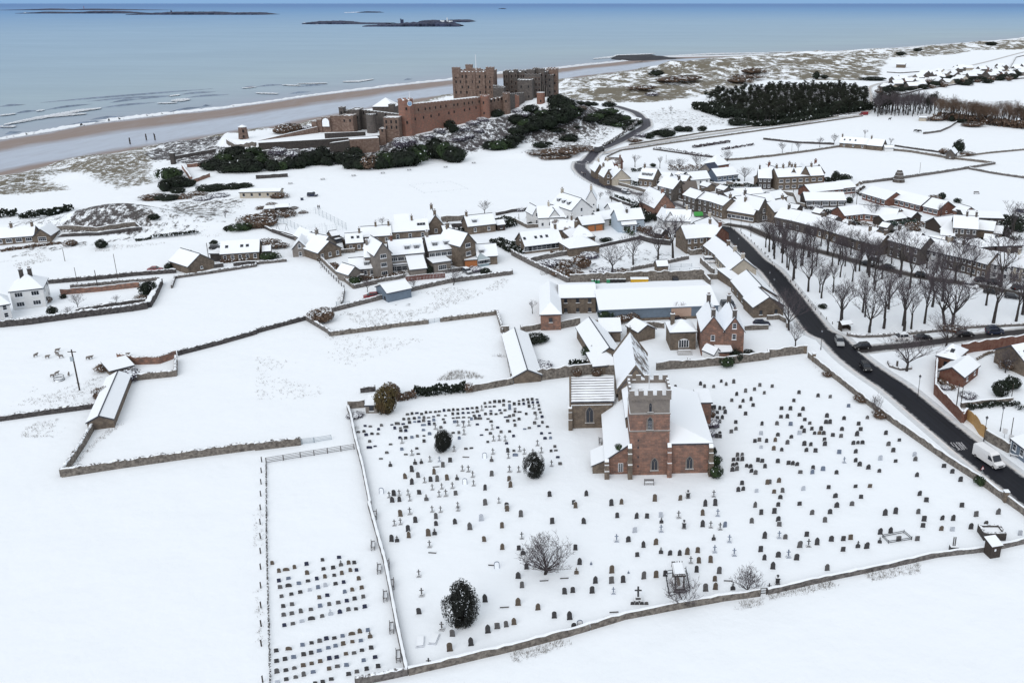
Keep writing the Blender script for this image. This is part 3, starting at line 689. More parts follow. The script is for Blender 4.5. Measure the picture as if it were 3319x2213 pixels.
WALLM={"tan_sandstone":mat("dry_stone_tan",(0.24,0.215,0.19),0.95,col2=(0.075,0.066,0.06),scale=1.7,detail=9,bump=.4),"grey_sandstone":mat("dry_stone_grey",(0.20,0.185,0.175),0.95,col2=(0.06,0.055,0.055),scale=1.7,detail=9,bump=.4),"dark_whinstone":mat("dry_stone_dark",(0.10,0.092,0.09),0.95,col2=(0.03,0.028,0.03),scale=1.7,detail=9,bump=.4)}
WT=mat("snowy_coping",(0.86,0.90,0.95),0.8,col2=(0.10,0.09,0.09),scale=1.6,detail=4)
WT.node_tree.nodes["Color Ramp"].color_ramp.elements[0].position=0.40;WT.node_tree.nodes["Color Ramp"].color_ramp.elements[1].position=0.50
def stone_wall(label,P,h,th=0.5,m=None,top="rough",name="stone_wall",cat="stone wall",jit=0.10,step=1.0,group=None):
    m=m or stoneg;m=WALLM.get(m.name,m);W=[U(p) for p in P];far=max(v.y for v in W)>300;sp=polyline(W,(step if top=="snow" else .6) if not far else step*2)
    c=sp[0].copy();o=thing(name,label,cat,c,0,group);rr=random.Random(int(c.x*10+c.y));n=len(sp);body=MB();cap=MB()
    prof=[]
    for i,p in enumerate(sp):
        d=sp[min(i+1,n-1)]-sp[max(i-1,0)];d.z=0;d.normalize();s=Vector((-d.y,d.x,0));q=p-c;q.z=h1(p.x,p.y)-c.z if p.y>300 else 0
        hh=h*(1+rr.uniform(-jit,jit));prof.append((q,s,hh))
    for i,(q,s,hh) in enumerate(prof):
        w_=th/2*rr.uniform(0.93,1.07)
        body.v+=[q+s*w_*1.1+Vector((0,0,-0.4)),q+s*w_+Vector((0,0,hh)),q-s*w_+Vector((0,0,hh)),q-s*w_*1.1+Vector((0,0,-0.4))]
        k=rr.uniform(0.75,1.05);ct=0.10 if top=="snow" else rr.uniform(0.04,0.26)
        cap.v+=[q+s*w_*k*1.05+Vector((0,0,hh-0.03)),q+s*w_*0.6*k+Vector((0,0,hh+ct)),q-s*w_*0.6*k+Vector((0,0,hh+ct)),q-s*w_*k*1.05+Vector((0,0,hh-0.03))]
    for mb in (body,cap):
        mb.v=[tuple(v) for v in mb.v]
        for i in range(n-1):
            for k in range(3):mb.f.append((4*i+k,4*i+k+1,4*i+5+k,4*i+4+k));mb.m.append(0)
        mb.f+=[(0,3,2,1),(4*n-4,4*n-3,4*n-2,4*n-1)];mb.m+=[0,0]
    body.build("wall_body",m,o);cap.build("coping" if top != "snow" else "snow_cap",WT if top=="rough" else snow,o)
    return o
def fence(label,P,h,gap,rails=3,m=None,wire=False,name="wooden_fence",cat="fence",r=0.07,post_h=None,group=None,mesh=False):
    m=m or wood_g;W=[U(p) for p in P];sp=polyline(W,gap);c=sp[0].copy();o=thing(name,label,cat,c,0,group)
    pm=MB();pm.box(-r,r,-r,r,-0.3,post_h or h,0);pm.box(-r*1.05,r*1.05,-r*1.05,r*1.05,post_h or h,(post_h or h)+0.06,1);pme=pm.mesh("post",[m,snow])
    for i,p in enumerate(sp[:95]):link_obj("post",pme,(p.x-c.x,p.y-c.y,h1(p.x,p.y)-c.z),random.uniform(-.2,.2),parent=o)
    rb=MB()
    for k in range(rails):
        z=h*(k+0.7)/rails-0.02
        for a,b_ in zip(sp[:-1],sp[1:]):
            za,zb=h1(a.x,a.y)-c.z,h1(b_.x,b_.y)-c.z
            rr=0.012 if wire else 0.05
            rb.tube((a.x-c.x,a.y-c.y,za+z),(b_.x-c.x,b_.y-c.y,zb+z),rr,rr,4)
    if rails:rb.build("wires" if wire else "rails",m,o)
    if mesh:
        mm_=MB()
        for a,b_ in zip(sp[:-1],sp[1:]):
            za,zb=h1(a.x,a.y)-c.z,h1(b_.x,b_.y)-c.z
            for k in range(4):
                t=(k+0.5)/4;x,y=a.x+(b_.x-a.x)*t-c.x,a.y+(b_.y-a.y)*t-c.y;z=za+(zb-za)*t;mm_.tube((x,y,z),(x,y,z+h),0.018,0.018,3)
        mm_.build("mesh_panels",m,o)
    return o
# ---------------------------------------------------------------- vegetation
def bare_tree_mesh(seed,h,spread,lean=0.0,twigs=1.0,low=0.3,nlimb=7,tr=0.21,depth=4,upright=0.5,wind=0.0):
    rr=random.Random(seed);tk=MB();cr=MB()
    def grow(p,d,L,r,lvl):
        n=2 if lvl<3 else 1;q=p
        for k in range(n):
            d2=(d+Vector((rr.uniform(-.22,.22)+wind*0.12,rr.uniform(-.22,.22),rr.uniform(-.05,.15)))).normalized()
            e=q+d2*L/n;r2=r*(0.8 if n==2 else 0.55)
            (tk if lvl<2 else cr).tube(q,e,r,r2,5 if lvl<2 else 3)
            q,d,r=e,d2,r2
            if lvl<depth and k<n:
                m=rr.randint(2,4) if lvl<3 else max(1,int(rr.randint(2,4)*twigs))
                if k==0 and lvl<3:m=rr.randint(1,2)
                for _ in range(m):
                    a=rr.uniform(0,6.283);o=Vector((math.cos(a),math.sin(a),rr.uniform(-0.1,0.6)))
                    nd=(d*rr.uniform(0.5,0.9)+o*rr.uniform(0.5,0.95)+Vector((wind*0.3,0,upright*0.25))).normalized()
                    grow(q,nd,L*rr.uniform(0.58,0.78),max(r*rr.uniform(0.52,0.70),0.020),lvl+1)
    th=h*low;top=Vector((lean*th,0,th));tk.tube((0,0,-0.4),(lean*th*0.5,rr.uniform(-.1,.1),th*0.5),tr*1.35,tr*1.05,7);tk.tube((lean*th*0.5,0,th*0.5),top,tr*1.05,tr*0.85,7)
    tk.v=[v for v in tk.v]
    for i in range(nlimb):
        a=6.283*i/nlimb+rr.uniform(-.4,.4);o=Vector((math.cos(a)*spread,math.sin(a)*spread,1.0*upright+rr.uniform(0.1,0.9)))
        if i==0:o=Vector((rr.uniform(-.2,.2),rr.uniform(-.2,.2),1))
        st=top if i<3 else Vector((0,0,0)).lerp(top,rr.uniform(0.72,1.0))
        grow(st,o.normalized(),(h-th)*rr.uniform(0.40,0.5),tr*rr.uniform(0.42,0.6),1)
    return tk.mesh("trunk",[bark]),cr.mesh("crown",[twig])
BARE=[bare_tree_mesh(11,9,0.75,0.03,nlimb=6),bare_tree_mesh(23,9,0.5,-0.05,nlimb=5,low=0.38,upright=0.9),bare_tree_mesh(37,9,0.95,0.1,nlimb=7,low=0.25),bare_tree_mesh(41,9,0.4,0.02,nlimb=5,low=0.42,upright=1.1,twigs=0.8),bare_tree_mesh(59,9,0.85,0.25,nlimb=6,low=0.3,wind=0.8)]
SMALL=[bare_tree_mesh(71,4,1.1,0.05,nlimb=9,low=0.12,tr=0.13,depth=4,upright=0.5),bare_tree_mesh(83,4,0.9,0.0,nlimb=8,low=0.06,tr=0.08,depth=4,upright=0.8,twigs=0.8)]
BIGBUSH=bare_tree_mesh(97,5.2,1.7,0.35,nlimb=14,low=0.13,tr=0.20,depth=5,upright=0.30,twigs=0.9)
def tree(label,p,v,h,rz=None,lean=None,name="bare_tree",cat="tree",group="bare trees",sx=1.0,base=9.0,crown_mat=None):
    u=U(p) if not isinstance(p,Vector) else p
    o=thing(name,label,cat,u,random.uniform(0,6.28) if rz is None else rz,group);k=h/base;o.scale=(k*sx,k*sx,k)
    tm,cm=v
    link_obj("trunk",tm,(0,0,0),parent=o);c=link_obj("crown",cm,(0,0,0),parent=o)
    if crown_mat:c.material_slots[0].link='OBJECT';c.material_slots[0].material=crown_mat
    return o
def clump_mesh(name,seed,rx,ry,rz,n,size,mats,flat=0.0,rough=0.28,zc=None,snowy=0.0,stem=True):
    """leaf clumps spread through a lumpy volume; base at z=0"""
    rr=random.Random(seed);m=MB();zc=rz*0.9 if zc is None else zc
    lob=[(Vector((rr.gauss(0,1),rr.gauss(0,1),rr.gauss(0.2,0.8))).normalized(),rr.uniform(0.7,1.0+rough)) for _ in range(14)]
    for i in range(n):
        d=Vector((rr.gauss(0,1),rr.gauss(0,1),rr.gauss(0,1))).normalized()
        k=max(lob,key=lambda l:l[0].dot(d));q=k[1]*(0.85+0.15*k[0].dot(d))*rr.uniform(0.55,1.05) ** 0.5
        p=Vector((d.x*rx*q,d.y*ry*q,zc+d.z*rz*q))
        if p.z<0.05:p.z=rr.uniform(0.05,0.4)
        a=Vector((rr.gauss(0,1),rr.gauss(0,1),rr.gauss(0,1))).normalized();b_=a.cross(d+Vector((0.01,0.02,0.3))).normalized();a=b_.cross(d).normalized()*0.9+d*rr.uniform(-.5,.5)
        s=size*rr.uniform(0.6,1.35);mi=0
        if len(mats)>1:mi=1 if rr.random()<(snowy*(2.0 if d.z>0.35 else 0.25)) else 0
        m.add([p-a*s-b_*s*0.5,p+a*s*0.3-b_*s*0.8,p+a*s+b_*s*0.4,p-a*s*0.2+b_*s],[(0,1,2,3)],mi)
    return m.mesh(name,mats)
def stem_mesh(h,r=0.12):
    m=MB();m.tube((0,0,-0.3),(0.05,0,h*0.5),r*1.3,r,6);m.tube((0.05,0,h*0.5),(0,0.03,h),r,r*0.4,6)
    for k in range(4):a=k*1.57;m.tube((0,0,h*0.4),(math.cos(a)*h*.3,math.sin(a)*h*.3,h*0.8),r*.6,r*.2,4)
    return m.mesh("trunk",[bark])
STEM=stem_mesh(0.7)
CL={"dark":[clump_mesh("crown",5+i,1,1,0.8,1500,0.085,[leaf_d,snow],snowy=0.006) for i in range(3)],
      "green":[clump_mesh("crown",25+i,1,1,0.85,1400,0.085,[leaf_g,snow],snowy=0.005) for i in range(2)],
      "brown":[clump_mesh("crown",45,1,1,0.75,1300,0.07,[twig_b,snow],snowy=0.06),clump_mesh("crown",46,1,1,0.7,1300,0.07,[twig_b,snow],snowy=0.1)],
      "olive":[clump_mesh("crown",55,1,1,1.0,2600,0.06,[leaf_o,snow],snowy=0.0)],
      "snowy":[clump_mesh("crown",65+i,1,1,0.7,1200,0.08,[mat("frosted_twigs",(0.10,0.09,0.12),0.9,var=0.4),snow],snowy=0.33) for i in range(2)],
      "yew":[clump_mesh("crown",75,1,1,1.0,9000,0.036,[leaf_y,snow],rough=0.15),clump_mesh("crown",77,1,1,1.0,9000,0.038,[leaf_y,snow],rough=0.5)]}
def bush(label,p,kind,rx,h,ry=None,name="bush",cat="bush",group=None,v=0,rz=None,dz=0.0,loc=None):
    """p: photo point of the bush's foot in front"""
    u=loc if loc is not None else U(p);ry=ry or rx
    o=thing(name,label,cat,(u.x,u.y,u.z+dz),random.uniform(0,6.28) if rz is None else rz,group);L=CL[kind]
    k=1.62;o.scale=(rx,ry,h/k)
    link_obj("trunk",STEM,(0,0,0),parent=o);link_obj("crown",L[v % len(L)],(0,0,0),parent=o)
    return o
def hedge(label,P,w_,h,m,seed=1,name="hedge",cat="hedge",dens=26,size=0.2,snowy=0.06):
    W=[U(p) for p in P];sp=polyline(W,0.8);c=sp[0].copy();rr=random.Random(seed);mb=MB()
    tot=sum((b_-a).length for a,b_ in zip(W[:-1],W[1:]));n=int(tot*dens)
    for i in range(n):
        f=rr.uniform(0,len(sp)-1.001);k=int(f);p=sp[k].lerp(sp[k+1],f-k);d=(sp[k+1]-sp[k]).normalized();s=Vector((-d.y,d.x,0))
        hh=h*(0.85+0.18*math.sin(f*0.9+seed)+rr.uniform(-.08,.08));q=p-c+s*rr.uniform(-1,1)*w_/2+Vector((0,0,hh*rr.random() ** 0.6));q.z+=h1(p.x,p.y)-c.z
        a=Vector((rr.gauss(0,1),rr.gauss(0,1),rr.gauss(0,1))).normalized();b_=a.orthogonal().normalized();z_=size*rr.uniform(.6,1.4)
        mb.add([q-a*z_,q-b_*z_*.8,q+a*z_,q+b_*z_*.8],[(0,1,2,3)],1 if rr.random()<snowy and q.z>hh*0.6 else 0)
    return tag(mb.build(name,[m,snow],loc=c),label,cat)
# ---------------------------------------------------------------- cars, people, animals
def _ext(mb,prof,hw,m,hw_top=None,ztop=None):
    """side profile (x,z) CCW extruded across y; narrower above ztop"""
    n=len(prof);vs=[]
    for s in (-1,1):
        for x,z in prof:
            k=hw if (ztop is None or z<ztop) else hw_top
            vs.append((x,s*k,z))
    mb.add(vs,[tuple(range(n)),tuple(range(2*n-1,n-1,-1))]+[(i,n+i,n+(i+1) % n,(i+1) % n) for i in range(n)],m)
PAINT={k:mat("car_paint_"+k,c,0.25,spec=0.5) for k,c in (("black",(0.012,0.012,0.015)),("silver",(0.38,0.40,0.42)),("white",(0.75,0.76,0.78)),("red",(0.22,0.02,0.025)),("navy",(0.015,0.022,0.05)),("grey",(0.08,0.085,0.095)))}
tyre=mat("tyre_rubber",(0.012,0.012,0.012),0.9);lampm=mat("headlamp_glass",(0.5,0.5,0.48),0.2);rearm=mat("tail_lamp",(0.25,0.01,0.01),0.3)
def _wheel():
    m=MB();m.tube((0,-0.11,0),(0,0.11,0),0.33,0.33,12,0,True);m.tube((0,-0.12,0),(0,0.12,0),0.2,0.2,8,1,True);return m.mesh("wheel",[tyre,mat("wheel_rim",(0.25,0.25,0.26),0.4)])
WHEEL=_wheel()
def _lamp(m_,w_=0.18):
    m=MB();m.box(-0.04,0.04,-w_,w_,-0.07,0.07);return m.mesh("headlight",[m_])
HL,TL=_lamp(lampm),_lamp(rearm)
CARCACHE={}
def car(label,p,paint,p2=None,style="hatch",roof_snow=False,group="cars",name="car",cat="car",L=4.3,loc=None,flip=False):
    """p, p2: photo points (on the ground) of its rear and front"""
    if p2 is None:c=U(p);ang=0
    else:
        a,b_=U(p),U(p2);c=(a+b_)/2;ang=math.atan2(b_.y-a.y,b_.x-a.x)
    o=thing(name,label,cat,(c.x,c.y,c.z),ang+(math.pi if flip else 0),group);key=(style,paint,roof_snow,L)
    if key not in CARCACHE:
        h=L/2
        if style=="van":
            bd=MB();pr=[(-h,0.35),(h-0.15,0.35),(h,0.6),(h,1.05),(h-0.95,1.25),(h-1.65,2.25),(h-2.1,2.55),(-h+.15,2.55),(-h,2.4)]
            _ext(bd,pr,1.0,0,0.92,2.3);gl=MB();gl.add([(h-0.90,-.88,1.29),(h-0.90,.88,1.29),(h-1.55,.82,2.18),(h-1.55,-.82,2.18)],[(0,1,2,3)])
            gl.v=[(x+0.06,y,z+0.03) for x,y,z in gl.v]
            for s in (-1,1):gl.add([(h-1.05,s*1.006,1.3),(h-1.75,s*1.0,2.05),(h-2.3,s*1.0,2.05),(h-2.3,s*1.006,1.3)],[(0,1,2,3)])
            gl.box(h-0.02,h+0.02,-0.5,0.5,0.62,0.85)
        else:
            top={"hatch":1.5,"suv":1.75,"estate":1.5,"saloon":1.45,"jeep":1.95}[style];rb={"hatch":-h+.35,"suv":-h+.3,"estate":-h+.3,"saloon":-h+0.9,"jeep":-h+.08}[style]
            bt=0.95 if style not in ("suv","jeep") else 1.08
            bd=MB();_ext(bd,[(-h,0.3),(h,0.3),(h+.04,0.6),(h-0.12,bt-0.18),(h-1.15,bt),(-h+(0.1 if style != "saloon" else 0.0),bt),(-h-0.03,0.7)],0.88,0)
            cb=MB();fx=h-1.05;pr=[(rb-.2,bt),(fx,bt),(fx-(0.75 if style != "jeep" else .3),top),(rb+.25,top)]
            _ext(cb,pr,0.84,1,0.70,top-.1);bd.v+=[];o_=len(bd.v)
            bd.add(cb.v,cb.f,1)
            bd.box(rb+0.15,fx-(0.72 if style != "jeep" else .28),-0.70,0.70,top-0.01,top+0.05,0)
            for x in (rb+0.1,(rb+fx)/2-.1,fx-.55):
                for s in (-1,1):bd.tube((x,s*0.85,bt),(x+(0.1 if x<0 else-0.12),s*0.72,top),0.045,0.045,4,0)
            if roof_snow:bd.box(rb+0.18,fx-.8,-0.68,0.68,top+0.05,top+0.16,2);bd.box(h-1.1,h-.2,-0.75,0.75,bt-.1,bt+0.03,2)
            gl=None
        CARCACHE[key]=(bd.mesh("body",[PAINT[paint],glass,snow]),gl.mesh("windows",[glass]) if gl else None)
    me,gme=CARCACHE[key];link_obj("body",me,(0,0,0),parent=o)
    if gme:link_obj("windows",gme,(0,0,0),parent=o)
    h=L/2;y=0.80 if style != "van" else 0.92
    for sx in (-1,1):
        for sy in (-1,1):link_obj("wheel",WHEEL,(sx*(h-0.85),sy*y,0.33),parent=o)
    for sy in (-1,1):
        link_obj("headlight",HL,(h-0.02,sy*0.62,0.68 if style != "van" else 0.95),parent=o);link_obj("tail_lamp",TL,(-h-0.02,sy*0.66,0.78),parent=o)
    return o
def skin_mesh(name,verts,edges,radii,mats,sub=1,root=0):
    me=bpy.data.meshes.new(name);me.from_pydata(verts,edges,[]);o=bpy.data.objects.new(name,me);COL.objects.link(o)
    sk=o.modifiers.new("skin",'SKIN');sk.use_smooth_shade=True
    for i,r in enumerate(radii):me.skin_vertices[0].data[i].radius=(r,r)
    for d in me.skin_vertices[0].data:d.use_root=False
    me.skin_vertices[0].data[root].use_root=True
    if sub:sb=o.modifiers.new("sub",'SUBSURF');sb.levels=sub;sb.render_levels=sub
    dg=bpy.context.evaluated_depsgraph_get();out=bpy.data.meshes.new_from_object(o.evaluated_get(dg));out.name=name
    bpy.data.objects.remove(o);bpy.data.meshes.remove(me)
    out.materials.clear()
    for m in mats:out.materials.append(m)
    return out
coat=mat("dark_coat",(0.02,0.022,0.03),0.9);skinm=mat("skin",(0.45,0.28,0.2),0.7);hairm=mat("dark_hair",(0.03,0.022,0.018),0.9)
PV=[(0,0,.95),(0,0,1.25),(0,0.02,1.45),(0,0.0,1.55),(0,-.02,1.68),(0,-.02,1.76),(-.19,0,1.42),(-.25,.05,1.15),(-.24,-.05,.9),(.19,0,1.42),(.25,-.06,1.15),(.23,-.12,.92),(-.1,0,.88),(-.1,-.12,.48),(-.1,-.10,.06),(-.1,-.22,.03),(.1,0,.88),(.11,.08,.48),(.11,.22,.08),(.11,.12,.03)]
PE=[(0,1),(1,2),(2,3),(3,4),(4,5),(2,6),(6,7),(7,8),(2,9),(9,10),(10,11),(0,12),(12,13),(13,14),(14,15),(0,16),(16,17),(17,18),(18,19)]
PR=[.16,.17,.17,.07,.10,.085,.075,.06,.045,.075,.06,.045,.1,.075,.055,.045,.1,.075,.055,.045]
PERSON=skin_mesh("body",PV,PE,PR,[coat,skinm])
for pl in PERSON.polygons:
    if pl.center.z>1.56 and pl.center.y<-0.02:pl.material_index=1
def _cap():
    m=MB();m.tube((0,-.01,1.70),(0,0.0,1.80),.115,.10,10);m.tube((0,0.0,1.80),(0,0,1.845),.10,.04,10,0,True);return m.mesh("hair",[hairm])
CAP=_cap()
def person(label,p,h=1.75,rz=0.0,group=None):
    o=thing("person",label,"person",U(p),rz,group);k=h/1.8;o.scale=(k,k,k)
    link_obj("body",PERSON,(0,0,0),parent=o);link_obj("hair",CAP,(0,0,0),parent=o);return o
AV=[(-.45,0,.72),(-.1,0,.74),(.35,0,.76),(.62,0,.92),(.72,0,1.0),(.9,0,.92),(-.42,.13,.5),(-.5,.13,.28),(-.45,.13,.03),(-.42,-.13,.5),(-.5,-.13,.28),(-.45,-.13,.03),(.35,.12,.45),(.34,.12,.25),(.36,.12,.03),(.35,-.12,.45),(.34,-.12,.25),(.36,-.12,.03),(-.58,0,.6),(.68,.13,1.02),(.68,-.13,1.02)]
AE=[(0,1),(1,2),(2,3),(3,4),(4,5),(0,6),(6,7),(7,8),(0,9),(9,10),(10,11),(2,12),(12,13),(13,14),(2,15),(15,16),(16,17),(0,18),(4,19),(4,20)]
AR=[.25,.27,.24,.14,.12,.07,.1,.05,.045,.1,.05,.045,.08,.05,.045,.08,.05,.045,.05,.03,.03]
SHEEP=skin_mesh("sheep",AV,AE,AR,[mat("fleece",(0.17,0.15,0.14),0.95,var=0.3)],root=1)
COW=skin_mesh("cow",AV,AE,AR,[mat("dark_hide",(0.02,0.018,0.018),0.9)],root=1)
def animal(label,p,me,s=1.0,rz=0.0,name="sheep",cat="sheep",group=None):
    o=link_obj(name,me,U(p),rz,s);return tag(o,label,cat,group)
_O1="first second third fourth fifth sixth seventh eighth ninth tenth eleventh twelfth thirteenth fourteenth fifteenth sixteenth seventeenth eighteenth nineteenth twentieth".split()
def ordw(n):return _O1[n-1] if n <= 20 else ("twenty" if n<30 else "thirty")+("-"+_O1[n % 10-1] if n % 10 else "")
# ================================================================ the church
ch=thing("parish_church","pink sandstone parish church with battlemented west tower among the graves","church",(2.8,137.5,0),R_(2.5))
asht=masonry("pale_tower_ashlar",(0.235,0.205,0.18),(0.175,0.152,0.135),(0.2,0.19,0.18),0.8,0.35,var2=(0.17,0.15,0.14))
lead=bpy.data.materials.new("ribbed_snowy_roof");lead.use_nodes=True;t=lead.node_tree;b=t.nodes["Principled BSDF"];tc=t.nodes.new("ShaderNodeTexCoord")
wv=t.nodes.new("ShaderNodeTexWave");wv.wave_type='BANDS';wv.bands_direction='Y';wv.inputs["Scale"].default_value=0.62;wv.inputs["Distortion"].default_value=0.6;wv.inputs["Detail"].default_value=2
t.links.new(tc.outputs["Object"],wv.inputs["Vector"]);n=tnoise(t,tc,0.22,4,0.5)
f=nmath(t,'ADD',nmath(t,'MULTIPLY',wv.outputs[1],0.55),nmath(t,'MULTIPLY',n.outputs[0],0.8));f=nmath(t,'MULTIPLY',nmath(t,'SUBTRACT',f,0.74),9,clamp=True)
t.links.new(nmix(t,f,(0.86,0.90,0.95),(0.13,0.12,0.13)),b.inputs["Base Color"])
def bare_roof(name,thr,s=0.35):
    m=bpy.data.materials.new(name);m.use_nodes=True;t=m.node_tree;b=t.nodes["Principled BSDF"];tc=t.nodes.new("ShaderNodeTexCoord")
    n=tnoise(t,tc,s,7,0.7);f=nmath(t,'MULTIPLY',nmath(t,'SUBTRACT',n.outputs[0],thr),12,clamp=True)
    t.links.new(nmix(t,f,(0.86,0.90,0.95),(0.13,0.11,0.10)),b.inputs["Base Color"]);b.inputs["Roughness"].default_value=0.8;return m
melt=bare_roof("half_melted_roof",0.47)
def battle(m,x0,x1,y0,y1,z0,z1,mw=0.9,gap=0.75,th=0.4,mi=0,cap=1):
    """parapet ring with merlons"""
    zb=z0+(z1-z0)*0.5
    m.box(x0,x1,y0,y0+th,z0,zb,mi,cap);m.box(x0,x1,y1-th,y1,z0,zb,mi,cap);m.box(x0,x0+th,y0+th,y1-th,z0,zb,mi,cap);m.box(x1-th,x1,y0+th,y1-th,z0,zb,mi,cap)
    for ax in (0,1):
        a,b_=(x0,x1) if ax==0 else (y0,y1);n=max(2,round((b_-a+gap)/(mw+gap)));w_=mw;g=(b_-a-n*w_)/(n-1)
        for k in range(n):
            s=a+k*(w_+g)
            if ax==0:m.box(s,s+w_,y0-.004,y0+th,zb,z1,mi,cap);m.box(s,s+w_,y1-th,y1+.004,zb,z1,mi,cap)
            elif 0<k<n-1:m.box(x0-.004,x0+th,s,s+w_,zb,z1,mi,cap);m.box(x1-th,x1+.004,s,s+w_,zb,z1,mi,cap)
def pointed(w_,h_,n=6,ins=0.0):
    """pointed arch outline (x,z), CCW, base at 0"""
    a=w_/2-ins;hs=h_-w_*0.9;pts=[(-a,ins),(a,ins)]
    for k in range(n+1):t=k/n*math.radians(58);pts.append((-a+2*a*math.cos(t)*1.0,hs+2*a*math.sin(t)*0.98))
    top=pts[-1][1]
    pts=[p for p in pts if p[0] >=-0.02 or p[1]==ins]
    right=[p for p in pts[2:] if p[0]>0.01]
    return [(-a,ins),(a,ins)]+right+[(0,right[-1][1]+0.12*w_)]+[(-x,z) for x,z in reversed(right)]
def plate(m,out,y0,y1,mi):
    n=len(out);m.add([(x,y0,z) for x,z in out]+[(x,y1,z) for x,z in out],[tuple(range(n)),tuple(range(2*n-1,n-1,-1))]+[(i,n+i,n+(i+1) % n,(i+1) % n) for i in range(n)],mi)
def church_window(x,y,z,w_,h_,parent,lights=2,louvre=False,rz=0):
    m=MB();plate(m,pointed(w_+0.5,h_+0.35),-0.05,0.05,0);plate(m,[(a,b_+.12) for a,b_ in pointed(w_,h_)],-0.075,-0.04,1)
    m.box(-w_/2-0.3,w_/2+0.3,-0.22,0.0,-0.12,0.04,0,2)
    o=m.build("window",[asht,glass,snow],parent,(x,y,z),rz)
    tr=MB()
    if louvre:
        for k in range(6):tr.box(-w_/2+.04,w_/2-.04,-0.16,-0.08,0.25+k*(h_-.7)/6,0.31+k*(h_-.7)/6,0,1)
        tr.build("louvre",[slate,snow],o)
    else:
        for k in range(1,lights):tr.box(-w_/2+w_*k/lights-0.05,-w_/2+w_*k/lights+0.05,-0.12,-0.076,0.1,h_*0.72)
        for s in (-1,1):tr.add([(0,-0.1,h_*0.72),(s*w_*.25,-0.1,h_*.9),(s*w_*.25,-0.1,h_*.9-.1),(0,-0.1,h_*.72-.12)],[(0,1,2,3)] if s<0 else [(3,2,1,0)])
        tr.build("tracery",[asht],o)
    return o
m=MB();m.box(0,7,0,6.6,-1,12.0,0);m.box(0.06,6.94,0.06,6.54,12.0,14.7,1)
for z in (8.7,12.0):m.box(-0.1,7.1,-0.1,6.7,z-0.12,z+0.12,1,2)
for k in range(14):m.box(0.05+k*0.51,0.3+k*0.51,-0.16,0.06,14.45,14.72,1)
tw=m.build("tower",[stonep,asht,snow],ch)
m=MB();battle(m,-0.15,7.15,-0.15,6.75,14.72,16.5);m.box(0.2,6.8,0.2,6.4,14.7,15.0,0,1);m.box(1.6,2.4,3,3.5,15.0,15.35,0,1);m.build("parapet",[asht,snow],tw)
church_window(3.55,0.04,12.35,0.45,1.6,tw,1);church_window(3.5,-0.02,8.95,0.75,2.3,tw,1,True);church_window(4.4,-0.02,0.9,0.95,2.3,tw)
for z in (1.6,3.4,5.3,6.7):m=MB();m.box(1.35,1.6,-0.02,0.02,z,z+0.4);m.build("slit_window",glass,tw)
def buttress(x,y,w_,d,h,parent,st=stonep,rz=0):
    m=MB();m.box(-w_/2,w_/2,-d,0,-1,h*.45,0,1);m.box(-w_/2+.03,w_/2-.03,-d*.7,0,h*.45,h*.75,0,1);m.prism([(-w_/2+.05,-d*.42),(w_/2-.05,-d*.42),(w_/2-.05,0),(-w_/2+.05,0)],h*.75,[h*.9,h*.9,h,h],0,1)
    m.build("buttress",[st,snow],parent,(x,y,0),rz)
buttress(0.0,-0.02,0.8,1.5,6.3,ch,stonet);buttress(7.0,-0.02,0.8,1.2,6.3,ch,stonep);buttress(-4.1,-0.02,0.85,1.3,3.4,ch,stonet);buttress(14.4,-0.02,0.85,1.2,6.0,ch,stonet)
buttress(14.52,6,0.8,0.9,5,ch,stonep,math.pi/2);buttress(14.52,12,0.8,0.9,5,ch,stonep,math.pi/2)
m=MB();m.box(7.0,14.5,0.3,21,-1,6.0);m.build("aisle_wall",stonep,ch)
m=MB();t_=0.3
V=[(14.8,0.0,6.1),(7.0,0.0,6.1),(7.0,5.0,8.4),(7.0,21.2,8.4),(14.8,21.2,6.1)]
slab(m,[V[1],V[0],V[2]],t_);slab(m,[V[0],V[4],V[3],V[2]],t_);m.build("aisle_roof",[snow,slate],ch)
church_window(10.7,0.28,0.9,0.95,2.3,ch)
m=MB();m.box(14.5,17.0,17,23,-1,5.6);m.build("porch_wall",stonep,ch);m=MB();m.box(14.3,17.3,16.8,23.2,5.6,5.9,1,0);m.build("porch_roof",[snow,slate],ch)
m=MB();m.add([(-4.1,0.5,-1),(0,0.5,-1),(0,0.5,5.9),(-4.1,0.5,3.0),(-4.1,21,-1),(0,21,-1),(0,21,5.9),(-4.1,21,3.0)],[(0,1,2,3),(5,4,7,6),(4,0,3,7)],0);m.build("north_aisle_wall",stonep,ch)
m=MB();slab(m,[(-4.5,0.2,2.95),(-0.02,0.2,6.15),(-0.02,21.2,6.15),(-4.5,21.2,2.95)],0.3);m.build("north_aisle_roof",[snow,slate],ch)
wn=MB();wn.box(-.45,.45,-.06,.02,0,1.7,0)
for i in range(2):
    for j in range(4):wn.box(-.37+i*.4,-.04+i*.4,-.09,-.05,.08+j*.4,.4+j*.4,1)
wn.build("window",[white,glass],ch,(-1.6,0.49,0.5))
m=MB();m.add([(-6.6,0.9,-1),(-4.1,0.9,-1),(-4.1,0.9,2.7),(-6.6,0.9,1.6),(-6.6,6.2,-1),(-6.6,6.2,1.6),(-4.1,6.2,2.7)],[(0,1,2,3),(4,0,3,5)],0);m.build("vestry_wall",stonet,ch)
m=MB();slab(m,[(-6.9,0.7,1.6),(-4.12,0.7,2.85),(-4.12,6.5,2.85),(-6.9,6.5,1.6)],0.22);m.build("vestry_roof",[snow,slate],ch)
wallmesh(15,7.4,8.0,2.6,'gable').build("nave_wall",stonet,ch,(3.4,14,0),math.pi/2)
roofmesh(15,7.4,8.0,2.6,'gable',0.2).build("nave_roof",[snow,slate],ch,(3.4,14,0),math.pi/2)
